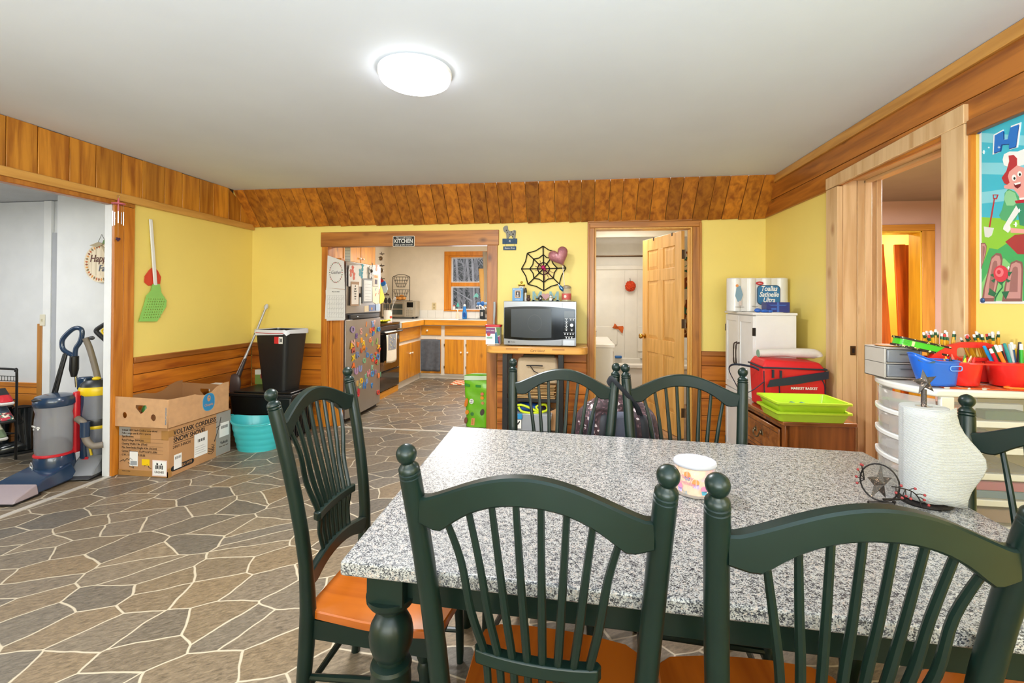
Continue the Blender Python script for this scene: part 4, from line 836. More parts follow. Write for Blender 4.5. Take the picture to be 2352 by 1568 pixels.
b = B().m(GRY); b.lathe([(.078, .13), (.085, .17), (.100, .33), (.10, .345)], n=28, sy=.85); b.build('lower_tank', t)
b = B().m(YL); b.lathe([(.101, .345), (.104, .35), (.104, .365), (.101, .37)], n=28, sy=.86); b.at((0, -.06, 0)); b.tube([(-.03, -.02, .33), (.0, -.022, .32), (.02, -.018, .2), (.03, -.016, .15)], .008, 6); b.at(); b.build('yellow_trim', t)
b = B().m(DK); b.lathe([(.105, .37), (.108, .38), (.108, .405), (.104, .42)], n=28, sy=.86); b.build('middle_band', t)
b = B().m(GRY); b.lathe([(.104, .42), (.106, .46), (.102, .60), (.102, .61)], n=28, sy=.86); b.build('upper_tank', t)
b = B().m(YL); b.lathe([(.103, .60), (.108, .61), (.108, .65), (.100, .665)], n=28, sy=.86); b.build('yellow_lid_band', t, 'yellow lid band')
b = B().m(DK); b.lathe([(.100, .66), (.095, .69), (.07, .715), (.001, .72)], n=28, sy=.86); b.build('lid', t)
b = B().m(YL); b.ball((.02, -.02, .725), .03, 12, 1, .8, .5); b.build('lid_button', t)
b = B().m(plain('#8A8C92', .4)); b.tube([(.06, .06, .70), (.06, .07, .90)], .015, 10); b.build('pole', t)
b = B().m(DK); b.tube(cr_([(.06, .07, .93), (.05, .07, .98), (-.03, .07, 1.06), (-.05, .07, 1.09), (-.02, .07, 1.12), (.06, .07, 1.17), (.10, .07, 1.18)], 4), .017, 10); b.build('grip', t)
b = B().m(YL); b.tube([(.055, .06, .925), (.065, .06, .94)], .018, 10); b.tube(cr_([(.02, .055, 1.06), (.0, .055, 1.09), (.04, .055, 1.12), (.09, .055, 1.13)], 4), .008, 8); b.build('grip_trim', t)
b = B().m(plain('#B8202A', .5)); b.box(-.03, .01, -.083, -.078, .115, .14); b.build('logo_badge', t)
text('REVOLUTION', .014, PAPER, t, (-.035, -.094, .395), rz=-.28, sx=.9)
# ---------------------------------------------------------------- kitchen
FX = -2.45
t = thing('refrigerator', 'stainless top freezer refrigerator covered in magnets, left in the kitchen', 'refrigerator', (FX, 4.745, 0), PI/2)
SS = plain('#A9A6A2', .34, .85, var=.04, vscale=3); FD = plain('#3A3B3D', .45)
FWd = .90
b = B().m(FD); b.box(.0, FWd, .065, .70, .03, 1.755); b.build('body', t, bevel=.006)
b = B().m(SS); b.prism([(.0, .06), (.0, .012), (.06, -.004), (.25, -.012), (.45, -.014), (.65, -.012), (FWd-.06, -.004), (FWd, .012), (FWd, .06)], .05, 1.125, 'xy'); b.build('fridge_door', t, bevel=.004)
b = B().m(SS); b.prism([(.0, .06), (.0, .012), (.06, -.004), (.25, -.012), (.45, -.014), (.65, -.012), (FWd-.06, -.004), (FWd, .012), (FWd, .06)], 1.195, 1.765, 'xy'); b.build('freezer_door', t, bevel=.004)
b = B().m(BLK); b.box(.01, FWd-.01, .02, .062, 1.12, 1.20); b.build('door_gap', t)
b = B().m(FD); b.prism([(.08, .0), (.14, -.018), (.45, -.032), (.78, -.018), (.84, .0), (.84, .03), (.08, .03)], 1.135, 1.178, 'xy'); b.m(CHROME).box(.2, .75, -.022, -.018, 1.15, 1.156); b.build('handle', t, bevel=.004)
b = B().m(BLK); b.box(.02, FWd-.02, .05, .3, .0, .05); b.build('toe_grille', t)
b = B().m(CHROME); b.tube([(.03, .09, .0), (.03, .09, .03)], .02, 10); b.box(.0, .06, .05, .12, .02, .035); b.build('foot', t)
def onfr(px, py, off=.016): 
    q_ = P(px, py, 'x', FX+off); return (q_.x, q_.y, q_.z)
MG = [(160, 300, 'O', '#9C86B0', 'lavender'), (205, 375, 'S', '#7A5E96', 'purple'), (258, 320, 'S', '#D89A8C', 'salmon'), (320, 235, 'I', '#E08A4A', 'orange'), (322, 365, '+', '#E8A81E', 'yellow'), (372, 310, 'R', '#E8702A', 'orange'), (405, 250, 'A', '#4E7CB8', 'blue'), (395, 225, 'Y', '#7896C8', 'pale blue'), (418, 215, '/', '#E0A090', 'pink'), (406, 292, 'O', '#D8402E', 'red'), (405, 350, 'P', '#2C78C0', 'blue'), (432, 300, 'J', '#9CA84A', 'olive'), (472, 295, 'O', '#1E88C8', 'bright blue'),
      (265, 425, 'B', '#F0A01E', 'golden'), (290, 460, 'A', '#E8C020', 'yellow'), (220, 480, 'V', '#E0702E', 'orange'), (165, 465, 'N', '#E0A89A', 'pink'), (148, 490, 'A', '#E8B81E', 'yellow'), (168, 545, 'M', '#C85E4E', 'brick red'), (290, 520, 'M', '#E88A1E', 'orange'), (262, 545, 'L', '#C0502E', 'rust'), (318, 545, 'F', '#6A7CA0', 'slate blue'), (368, 425, 'G', '#E07A4E', 'coral'), (396, 465, 'I', '#8EB070', 'sage'), (452, 430, 'J', '#9CB05A', 'green'), (468, 510, 'X', '#E8A81E', 'yellow'), (478, 545, 'V', '#D84A2E', 'red'),
      (220, 600, 'R', '#6C84B0', 'blue'), (336, 605, 'D', '#2C7EC0', 'blue'), (382, 620, 'C', '#2C6EB8', 'deep blue'), (400, 655, 'O', '#E0502E', 'red orange'), (436, 600, 'T', '#E0603A', 'orange'), (422, 640, 'S', '#4EA068', 'green'), (440, 680, 'H', '#D8382E', 'red'), (460, 628, 'O', '#2C78C0', 'blue'), (455, 690, 'E', '#4EA068', 'green'), (168, 638, 'X', '#E8C01E', 'yellow'), (297, 672, 'O', '#6EAE86', 'mint'),
      (170, 728, 'A', '#F0702A', 'bright orange'), (203, 800, 'U', '#B088B0', 'mauve'), (250, 770, 'U', '#8494C8', 'periwinkle'), (392, 755, 'K', '#7EB09A', 'mint'), (350, 825, 'H', '#D88090', 'pink'), (395, 830, 'O', '#3A8AC8', 'blue'), (432, 810, 'P', '#8A6890', 'plum'), (470, 848, 'B', '#E87E3E', 'orange'), (492, 835, 'I', '#6E9E7A', 'green'), (316, 860, 'K', '#6EA88A', 'green'), (328, 915, 'B', '#7A96CC', 'light blue'), (300, 970, 'H', '#2C78C0', 'blue'), (390, 968, 'P', '#2C80C8', 'blue'), (262, 912, 'O', '#E8B81E', 'yellow'), (215, 945, 'E', '#C8A05A', 'tan'), (245, 975, 'C', '#9AA470', 'olive'), (228, 1040, 'B', '#C8283A', 'red'), (228, 1072, 'S', '#D83A3E', 'red'), (466, 1052, 'O', '#D8382E', 'red')]
def place(y):
    return 'high on the fridge door' if y < 400 else 'in the upper middle of the fridge door' if y < 560 else 'at the middle of the fridge door' if y < 720 else 'in the lower part of the fridge door' if y < 900 else 'low on the fridge door'
seen = {}
for x, y, ch, c, cn in MG:
    px, py = 780+x/5.226, 700+y/5.226; big = 1.0 if cn in ('lavender', 'periwinkle', 'mauve', 'salmon', 'pink', 'blue') and ch in 'OUSHRN' else .8
    lb = '%s letter %s magnet %s' % (cn, ch, place(y))
    if ch in '+/': lb = '%s %s magnet %s' % (cn, 'plus sign' if ch == '+' else 'slash', place(y))
    sd = 'towards its left edge' if x < 215 else 'left of centre' if x < 310 else 'right of centre' if x < 420 else 'towards its right edge'
    lb = lb.replace('on the fridge door', 'on the fridge').replace('of the fridge door', 'of the fridge') + ', ' + sd
    p_ = onfr(px, py, .014)
    o = text(ch, .095*big, plain(c, .4, coat=.2), None, (0, 0, 0), rz=0, roll=random.uniform(-.35, .35), ex=.004, name='letter_magnet', off=.004, sx=1.15)
    o.location = (p_[0], p_[1], p_[2]); o.rotation_euler = (0, 0, PI/2); tag(o, lb, 'magnet', 'letter magnets on the fridge')
def fpaper(name, label, corners, mat, th=.002, off=.0, cat='paper'):
    """flat thing on the freezer door from its corners"""
    q = [onfr(x, y, .014+off) for x, y in corners]; cy = sum(p[1] for p in q)/len(q); cz = sum(p[2] for p in q)/len(q)
    t = thing(name, label, cat, (FX+.014+off, cy, cz), PI/2)
    b = B().m(mat); b.prism([(p[1]-cy, p[2]-cz) for p in q], -th, 0); b.build('sheet', t)
    return t, lambda x, y: (onfr(x, y, .014+off)[1]-cy, -th-.0006, onfr(x, y, .014+off)[2]-cz)
def z8(x, y): return (780+x/7.128, 560+y/7.128)
t, g = fpaper('artwork', "child's hand print painting on the freezer door", [z8(160, 350), z8(440, 350), z8(650, 340), z8(655, 500), z8(640, 700), z8(370, 700), z8(145, 695), z8(145, 430)], plain('#E2E0DC', .8), cat='drawing')
for cx_, cy_, c in ((210, 430, '#D8705E'), (230, 540, '#D87A6A'), (180, 490, '#D8806E'), (370, 400, '#4E9AA8'), (330, 480, '#6AA8B4'), (360, 520, '#5C9CB0'), (600, 400, '#C89A8A')):
    p_ = g(*z8(cx_, cy_)); b = B().m(plain(c, .8)); 
    for a in range(5): b.at((p_[0], p_[1]-.0003*a, p_[2]), (0, -.5+a*.28, 0)); b.prism([(-.007, .012), (.007, .012), (.008, .045+.006*(a % 3)), (-.006, .05)], -.0005, 0)
    b.at(p_).prism(circ(0, -.01, .024, 10), -.0022, 0); b.at(); b.build('hand_print', t)
t, g = fpaper('list_pad', 'narrow wooden grocery list board on the freezer door', [z8(185, 615), z8(312, 620), z8(305, 1015), z8(175, 1010)], plain('#A8886A', .7), .006, .003, 'note pad')
b = B().m(plain('#E4DED6', .8)); p0 = g(*z8(190, 660)); p1 = g(*z8(298, 985)); b.box(p0[0], p1[0], -.0075, -.006, p1[2], p0[2]); b.build('list_sheet', t)
for i in range(6): text('ilk eggs bread rice soap tea'.split()[i], .026, INK, t, ((p0[0]+p1[0])/2, -.0085, p0[2]-.018-i*.028), shear=.3)
b = B().m(PAPER); 
t, g = fpaper('memo_board', 'grey framed whiteboard on the freezer door', [z8(365, 565), z8(525, 560), z8(530, 955), z8(370, 975)], plain('#7E7F80', .5), .008, .003, 'whiteboard')
b = B().m(plain('#D5D6D2', .3)); p0 = g(*z8(388, 590)); p1 = g(*z8(515, 940)); b.box(p0[0], p1[0], -.010, -.008, p1[2], p0[2]); b.build('writing_surface', t)
b = B().m(plain('#6A6E74', .6)); 
for i in range(6): b.tube([(p0[0]+.02+.01*(i % 2), -.0105, p0[2]-.05-i*.036), (p0[0]+.05, -.0105, p0[2]-.045-i*.036), (p1[0]-.03, -.0105, p0[2]-.05-i*.036)], .0008, 4)
b.build('scribble', t)
t, g = fpaper('photo_card', 'small framed picture magnet on the right of the freezer door', [z8(545, 500), z8(630, 500), z8(635, 690), z8(545, 690)], plain('#D8C8B8', .6), .005, .003, 'magnet')
b = B().m(plain('#5A5560', .6)); p0 = g(*z8(570, 580)); p1 = g(*z8(610, 660)); b.box(p0[0], p1[0], -.0065, -.005, p1[2], p0[2]); b.m(plain('#D8905A', .6)).box(p0[0]-.01, p1[0]+.01, -.0062, -.005, p0[2]+.02, p0[2]+.05); b.build('picture', t)
t, g = fpaper('artwork', 'cream drawing with red marks at the right of the freezer door', [z8(535, 700), z8(655, 700), z8(660, 960), z8(600, 985), z8(540, 950)], plain('#E6DCC0', .8), cat='drawing')
for x_, y_, c in ((590, 740, '#6A7CB0'), (645, 760, '#D05A3E'), (590, 830, '#C8503A'), (640, 800, '#D8705A')):
    p_ = g(*z8(x_, y_)); b = B().m(plain(c, .8)).at(p_, (0, .6, 0)); b.prism([(-.006, -.022), (.006, -.022), (.008, .02), (-.006, .024)], -.0004, 0); b.build('mark', t)
t, g = fpaper('party_hat', 'yellow paper cone clipped to the edge of the freezer door', [z8(665, 650), z8(690, 720), z8(735, 880), z8(710, 960), z8(655, 985)], plain('#E0C83A', .6), .004, .004, 'paper')
t, g = fpaper('photo_strip', 'small blue photo strip low on the freezer door', [z8(480, 1000), z8(585, 990), z8(585, 1090), z8(485, 1100)], plain('#6A7CA8', .5), .002, .0, 'photo')
b = B().m(plain('#D8A04A', .5)); p_ = g(*z8(525, 1060)); b.at(p_).prism(circ(0, 0, .018, 12), -.0005, 0); b.build('printed_figure', t)
t, g = fpaper('note_card', 'small cream card low on the freezer door', [z8(405, 1015), z8(475, 1010), z8(475, 1105), z8(405, 1110)], plain('#D8C8A8', .7), .002, .0, 'card')
t, g = fpaper('photo_strip', 'pale blue card at the lower right of the freezer door', [z8(595, 990), z8(650, 985), z8(652, 1085), z8(598, 1092)], plain('#A8C0D8', .5), .002, .0, 'photo')
# magnet clip with key ring ornament
p_ = onfr(*z8(500, 440), .02); t = thing('ribbon_ornament', 'silver white ribbon bow clipped to the freezer door', 'bow', p_, PI/2)
b = B().m(plain('#B8B4AC', .4, .3)); 
for a, l in ((2.4, .07), (.7, .06), (-1.2, .10), (-1.9, .10), (3.4, .06), (-.2, .05)): b.at((0, -.01, 0), (0, -a, 0)); b.prism([(0, -.008), (l*.6, -.026), (l, -.01), (l*.9, .014), (l*.4, .02), (0, .008)], -.006, .004)
b.at(); b.build('loops', t); b = B().m(plain('#3A3632', .5)); b.ball((0, -.015, .0), .02, 10); b.tube([(.03, -.01, .03), (.035, -.012, .08), (.028, -.01, .10)], .004, 6); b.build('knot', t)
p_ = onfr(*z8(338, 900), .018); t = thing('marker', 'black and white marker pen on the freezer door', 'marker', p_, PI/2); b = B().m(PAPER); b.lathe([(.008, -.07), (.009, -.06), (.009, .02)], n=12); b.build('barrel', t); b = B().m(INK); b.lathe([(.0095, .02), (.0095, .06), (.006, .065)], n=12); b.build('cap', t)
# calendar on the side of the kitchen doorway
def onpan(px, py): 
    q_ = P(px, py, 'y', YB+.012); return q_
cal = [onpan(x, y) for x, y in ((757, 587), (794, 600), (798, 733), (751, 734), (753, 662))]
cxx = sum(q.x for q in cal)/5; czz = sum(q.z for q in cal)/5
t = thing('wall_calendar', 'white floral wall calendar hanging beside the refrigerator', 'calendar', (cxx, YB-.024, czz), 0)
L2 = lambda px, py: (onpan(px, py).x-cxx, onpan(px, py).z-czz)
b = B().m(plain('#DEDCDA', .8)); b.prism([L2(757, 587), L2(794, 600), L2(796, 664), L2(754, 661)], -.004, 0); b.build('picture_page', t)
b = B().m(plain('#DDDBD8', .8)); b.prism([L2(754, 661), L2(796, 665), L2(797, 733), L2(751, 732)], -.007, .0); b.prism([L2(752, 666), L2(796, 668), L2(795, 735), L2(754, 736)], .0, .003); b.build('month_page', t)
cc_ = L2(776, 626)
for i in range(26):
    a = i*2*PI/26; b = B().m(plain(('#C08A86', '#8A8C7A', '#B8A09A', '#9A7A78')[i % 4], .8)); b.at((cc_[0]+.070*math.cos(a), -.0045, cc_[1]+.105*math.sin(a)), (0, a*2, 0)); b.prism([(-.010, -.004), (.004, -.007), (.011, .003), (-.002, .008)], -.0004, 0); b.at(); b.build('printed_flower', t)
text('Gather', .050, plain('#6A6468', .8), t, (cc_[0], -.005, cc_[1]), shear=.3, sx=.8)
hd = L2(776, 670); text('March 2025', .018, INK, t, (hd[0], -.008, hd[1]))
b = B().m(plain('#9A9898', .8)); g0 = L2(755, 678); g1 = L2(794, 728)
for i in range(6): z = g0[1]+(g1[1]-g0[1])*i/5; b.box(g0[0]+.01, g1[0]-.005, -.0076, -.007, z-.0008, z+.0008)
for i in range(8): x = g0[0]+.01+(g1[0]-g0[0]-.015)*i/7; b.box(x-.0007, x+.0007, -.0076, -.007, g1[1], g0[1])
for i in range(4): 
    for j in range(6): x = g0[0]+.02+j*.03; z = g0[1]-.03-i*.055; b.tube([(x, -.0078, z-.01), (x+.018, -.0078, z+.014)], .0008, 4)
b.build('date_grid', t)
# sheets pinned above the calendar on the cabinet side
t = thing('notice_sheet', 'pale grid sheet hanging above the fridge at the cabinet side', 'paper', tuple(P(797, 582, 'y', 4.95)), .1)
b = B().m(plain('#BFC2C0', .6)); b.box(-.025, .04, 0, .003, -.09, .09); b.m(GREYP); 
for i in range(5): b.box(-.022, .037, -.001, 0, -.07+i*.033, -.066+i*.033)
b.build('sheet', t)
# upper cabinet over the fridge
t = thing('wall_cabinet', 'upper wooden wall cabinets above the refrigerator', 'cabinet', (-3.05, 4.80, 0), PI/2)
b = B().m(CABY); b.box(.0, 2.0, .02, .40, 1.86, 2.44); b.box(.0, .03, -.10, .40, 1.86, 2.44); b.build('body', t)
def door_panel(b, x0, x1, z0, z1): b.box(x0, x1, -.0, .02, z0, z1)
for i, (x0, x1) in enumerate(((.04, .50), (.515, .98), (1.0, 1.49), (1.505, 1.99))):
    b = B().m(CAB); door_panel(b, x0, x1, 1.87, 2.43); d_ = b.build('door', t, bevel=.004)
    kx = x1-.04 if i % 2 == 0 else x0+.04; b = B().m(plain('#EDE8DC', .3)); b.lathe([(.006, 0), (.007, -.012), (.015, -.020), (.013, -.030), (.001, -.033)], (kx, 0, 1.93), 12, axis='y'); b.build('knob', d_, 'white knob')
# range
RX = -2.60
t = thing('kitchen_range', 'black glass front kitchen range with a dish towel on its handle', 'range', (RX, 5.93, 0), PI/2)
RW = .69
b = B().m(BLK); b.box(0, RW, .02, .62, .09, .99); b.box(0.02, RW-.02, .05, .55, 0, .09); b.build('body', t)
b = B().m(BLKG); b.box(-.0, RW, -.02, .66, .99, 1.022); b.m(plain('#262626', .3)); 
for cx_, cy_, r in ((.2, .18, .1), (.5, .18, .08), (.2, .45, .08), (.5, .45, .1)): b.lathe([(r, 1.0221), (r, 1.0235)], (cx_, cy_, 0), 24)
b.build('cooktop', t, bevel=.006)
b = B().m(BLKG); b.box(.005, RW-.005, -.012, .02, .365, .91); d_ = b.build('oven_door', t, bevel=.005)
b = B().m(plain('#1C1512', .05, coat=1)); b.box(.09, RW-.09, -.0135, -.012, .45, .80); b.build('oven_window', d_)
b = B().m(plain('#3A3A3C', .3, .6)); b.box(.0, RW, -.018, .02, .925, .985); b.build('control_strip', t, bevel=.004)
b = B().m(plain('#1E1E20', .25)); b.tube([(.02, -.06, .895), (RW-.02, -.06, .895)], .013, 10); b.tube([(.05, -.01, .895), (.05, -.06, .895)], .01, 8); b.tube([(RW-.05, -.01, .895), (RW-.05, -.06, .895)], .01, 8); b.build('oven_handle', d_)
b = B().m(BLKG); b.box(.005, RW-.005, -.012, .02, .10, .345); dr = b.build('drawer', t, bevel=.005); b = B().m(BLK); b.box(.02, RW-.02, -.02, -.01, .345, .362); b.build('drawer_pull', dr)
b = B().m(BLK); b.box(0, RW, .60, .66, 1.02, 1.20); b.build('back_panel', t, bevel=.01)
b = B().m(CABX); b.box(.0, RW, .0, .03, .0, .085); b.build('kick_board', t)
# towel on oven handle
t = thing('dish_towel', 'grey and cream dish towel draped over the oven handle', 'towel', (RX+.06, 5.965, .91), PI/2)
b = B().m(plain('#E0D6C4', .9)); 
def tw(u, v, y0=-.018): return (.39*u+.02*math.sin(v*4)*(.5-u), y0-.010*math.sin(u*9+v)-.004*math.cos(u*17), -.02-.40*v*(1-.12*abs(u-.55))-.02)
b.grid(lambda u, v: tw(u, v), 20, 14); b.grid(lambda u, v: (.39*u, -.018+.036*v, -.012-.0+.012*math.sin(v*PI)), 12, 6); b.build('cloth', t, solid=.003)
b = B().m(plain('#8A8C94', .9)); b.grid(lambda u, v: tuple(Vector(tw(.14+u*.72, .0+v*.55))+Vector((0, -.004, 0))), 14, 10); b.build('grey_print', t)
b = B().m(plain('#C8BC94', .9)); 
for i in range(9): u = .3+.4*((i*7) % 5)/4; v = .06+i*.055; p_ = Vector(tw(u, v)); b.at((p_.x, p_.y-.007, p_.z)).prism(circ(0, 0, .014, 7, .01), -.001, 0)
b.at(); b.build('print', t)
# spoon rest
t = thing('spoon_rest', 'bright yellow scalloped tray on the range top', 'spoon rest', (-2.76, 6.38, 1.0235)); b = B().m(plain('#D8D020', .4)); b.lathe([(.001, .004), (.07, .004), (.09, .02), (.092, .022), (.088, .024), (.07, .008), (.001, .008)], n=24, sy=1.6); b.build('tray', t)
for i in range(6): b = B().m(plain('#D8D020', .4)); b.ball((.07, -.12+i*.048, .026), .014, 8); b.build('scallop', t)
# left base cabinets
CTZ0, CTZ1 = .925, 1.012
WF = plain('#DDD6CA', .45)
def knob(parent, p, ax): b = B().m(plain('#F0EBDF', .3)); s = -1 if ax == 'y' else 1; b.lathe([(.006, 0), (.007, s*.012), (.016, s*.020), (.014, s*.030), (.001, s*.033)], p, 12, axis=ax); b.build('knob', parent, 'white knob')
t = thing('base_cabinet', 'orange wood base cabinet between the range and the kitchen corner', 'cabinet', (-2.62, 6.635, 0))
b = B().m(WF); b.box(-.70, 0, 0.0, 1.08, .10, .924); b.box(-.70, -.02, 0, 1.05, 0, .10); b.build('body', t)
b = B().m(CABY); b.box(0, .018, .03, .98, .71, .90); dd = b.build('drawer', t, bevel=.004)
for y0, y1, ky in ((.03, .48, .44), (.50, .98, .54)):
    b = B().m(CAB); b.box(0, .018, y0, y1, .11, .66); d_ = b.build('door', t, bevel=.004); knob(d_, (.018, ky, .50), 'x')
# back base cabinets
t = thing('base_cabinet', 'white framed base cabinets with orange wood doors under the kitchen window', 'cabinet', (0, 7.72, 0))
b = B().m(WF); b.box(-2.79, -.25, .0, .55, .06, .924); b.box(-2.79, -.25, .03, .5, 0, .06); b.build('body', t)
drs = [(-2.748, -2.268, .742, .905, 'd'), (-2.205, -1.30, .742, .905, 'd')]
for x0, x1, z0, z1, _ in drs:
    b = B().m(CABX); b.box(x0, x1, -.018, 0, z0, z1); d_ = b.build('drawer', t, bevel=.004)
    if x1 < -2.2: knob(d_, ((x0+x1)/2, -.018, (z0+z1)/2), 'y')
for x0, x1, kx in ((-2.748, -2.268, None), (-2.205, -1.872, -1.915), (-1.825, -1.46, -1.80), (-1.41, -1.0, -1.05)):
    b = B().m(CAB); b.box(x0, x1, -.018, 0, .09, .675); d_ = b.build('door', t, bevel=.004)
    if kx: knob(d_, (kx, -.018, .46), 'y')
    b = B().m(plain('#4A3A2A', .4, .6)); b.box(x0-.012, x0, -.02, -.0, .18, .22); b.box(x0-.012, x0, -.02, 0, .56, .60); b.build('hinge', d_)
# worktop
b = B().m(plain('#E8E4DC', .3, coat=.2)); b.box(-3.45, -2.56, 6.635, 8.29, CTZ0, CTZ1); b.box(-2.56, -.24, 7.66, 8.29, CTZ0, CTZ1)
b.m(CABY).box(-2.562, -2.545, 6.635, 7.665, CTZ0-.004, CTZ1-.006); b.m(CABX).box(-2.80, -.24, 7.645, 7.662, CTZ0-.004, CTZ1-.006)
b.box(-2.80, -2.545, 7.62, 7.66, CTZ0-.004, CTZ1-.006)
tag(b.build('countertop', bevel=.002), 'white L shaped countertop with orange wood front edge in the kitchen', 'countertop')
# towel on cabinet
t = thing('hand_towel', 'dark slate grey towel hanging on the kitchen cabinet door', 'towel', (-2.49, 7.694, .63))
b = B().m(plain('#5A5F68', .95, bump=.5, bscale=120, var=.15, vscale=20)); W = .43
def ht(u, v): return (-W/2+W*u*(1+.02*math.sin(v*3)), -.012-.012*math.sin(u*14+v*1.5)*(.4+v)-.012*(1-v)*(u < .95), .03-.53*v+.02*math.sin(u*2.5)*(1-v))
b.grid(ht, 30, 14); b.build('cloth', t, solid=.008)
b = B().m(plain('#E8E4D8', .4))
for s in (-1, 1): b.tube([(s*.15, .005, .09), (s*.15, -.012, .085), (s*.15, -.016, .02)], .004, 6)
b.build('over_door_hook', t)
# outlet
t = thing('outlet', 'cream wall outlet left of the kitchen window', 'outlet', tuple(P(997, 703, 'y', 8.294))); b = B().m(plain('#D8C69C', .5)); b.box(-.042, .042, 0, .006, -.065, .065); b.build('plate', t, bevel=.003); b = B().m(plain('#B8A478', .5))
for s in (-1, 1): b.box(-.018, .018, -.002, 0, s*.028-.018, s*.028+.018)
b.build('socket', t)
# toaster oven + basket
CT = CTZ1+.001
t = thing('toaster_oven', 'stainless toaster oven with glass door on the kitchen counter corner', 'toaster oven', (-3.12, 7.86, CT+.012), .12)
b = B().m(plain('#B8AC98', .35, .7)); b.box(-.27, .33, 0, .34, .02, .30); b.build('body', t, bevel=.01)
b = B().m(plain('#AFA18B', .3, .8)); b.box(-.27, .13, -.012, 0, .025, .295); d_ = b.build('door', t, bevel=.005)
b = B().m(plain('#3A3D36', .08, coat=1)); b.box(-.24, .10, -.014, -.012, .06, .15); b.box(-.24, .10, -.014, -.012, .165, .245); b.build('glass', d_)
b = B().m(STEEL); b.tube([(-.25, -.035, .27), (.11, -.035, .27)], .008, 8); b.build('handle', d_)
b = B().m(plain('#B8AC98', .35, .7)); b.box(.135, .33, -.01, 0, .025, .295); b.build('control_panel', t)
b = B().m(BLKG); b.box(.175, .285, -.013, -.01, .19, .28); b.build('display', t)
b = B().m(STEEL); b.lathe([(.016, -.01), (.015, -.03), (.001, -.031)], (.20, 0, .165), 14, axis='y'); b.lathe([(.016, -.01), (.015, -.03), (.001, -.031)], (.26, 0, .165), 14, axis='y'); b.build('knob', t)
b = B().m(plain('#7A6F60', .5))
for i in range(4):
    for j in range(4): b.box(.16+i*.032, .18+i*.032, -.012, -.01, .045+j*.025, .057+j*.025)
b.build('keypad', t)
b = B().m(BLK); 
for x in (-.24, .28):
    for y in (.03, .3): b.lathe([(.018, -.012), (.018, .02)], (x, y, 0), 10)
b.build('foot', t)
t = thing('fruit_basket', 'two tier black wire fruit basket on top of the toaster oven', 'basket', (-3.10, 8.0, CT+.314), .1)
b = B().m(plain('#2E2620', .5, .4)); zt_ = .46
for s in (-1, 1): b.tube([(s*.155, -.05, 0), (s*.155, 0, .01), (s*.155, 0, zt_-.04)], .006, 6)
b.tube(cr_([(-.155, 0, zt_-.04), (-.14, 0, zt_-.02), (-.06, 0, zt_+.01), (0, 0, zt_+.018), (.06, 0, zt_+.01), (.14, 0, zt_-.02), (.155, 0, zt_-.04)], 3), .005, 6); b.tube([(-.19, -.06, .004), (.22, -.06, .004)], .005, 6); b.build('frame', t)
for z in (.02, .25):
    b = B().m(plain('#2E2620', .5, .4))
    for k, (r, zz) in enumerate(((.075, z), (.105, z+.06), (.13, z+.12), (.148, z+.18))): b.tube([(r*math.cos(a*PI/10), -.02+r*.6*math.sin(a*PI/10), zz) for a in range(20)], .0026, 5, closed=True)
    for i in range(16): a = i*PI/8; b.tube([(.075*math.cos(a), -.02+.045*math.sin(a), z), (.148*math.cos(a), -.02+.089*math.sin(a), z+.18)], .0022, 5)
    b.build('wire_bowl', t)
for i, (x, y, z) in enumerate(((-.06, -.03, .045), (0, -.05, .04), (.06, -.03, .045), (0, .02, .075))):
    o = B().m(plain('#D08A3A', .5)).ball((0, 0, 0), .038, 12, 1.15, 1, .9).build('onion'); o.location = (-3.10+x, 8.0+y, CT+.32+z); tag(o, 'brown onion in the lower wire basket, ' + ('at the left', 'in the middle', 'at the right', 'at the back')[i], 'onion', 'onions in the lower basket')
# hanging pot lids / utensils on the left kitchen wall
for i, (px, py) in enumerate(((876, 583), (876, 610), (877, 640))):
    p_ = P(px, py, 'y', 7.2); t = thing('wall_hook', 'dark wall hook with a measuring cup, ' + ('topmost', 'second from the top', 'third from the top')[i] + ' by the freezer', 'hook', tuple(p_))
    b = B().m(plain('#3A2E22', .5)); b.tube([(-.03, 0, 0), (.05, 0, 0)], .008, 6); b.tube([(.0, -.0, .03), (.005, -.02, .0), (.03, -.03, -.02)], .006, 6); b.build('hook', t)
    b = B().m(plain('#B0A48E', .3, .6)); b.lathe([(.001, .0), (.030+.008*i, .0), (.036+.008*i, -.05)], (.02, -.03, -.08), 14, axis='y', cap=False); b.build('cup', t, solid=.002)
p_ = P(874, 645, 'y', 6.6); t = thing('pennant', 'small red pennant shape beyond the freezer edge', 'decoration', tuple(p_)); b = B().m(plain('#C0202A', .5)); b.prism([(-.06, -.07), (.06, .0), (-.06, .08)], -.006, 0); b.build('cloth', t)
p_ = P(880, 655, 'y', 6.8); t = thing('oven_mitt', 'blue and white oven mitt hanging beyond the freezer', 'oven mitt', tuple(p_)); b = B().m(plain('#1E6AB0', .6)); b.prism(circ(0, .03, .05, 14, .045), -.02, 0); b.m(plain('#B8C8D0', .6)); b.prism([(-.02, 0), (.06, .02), (.08, -.06), (.05, -.12), (-.01, -.11)], -.016, 0); b.build('mitt', t, bevel=.006)
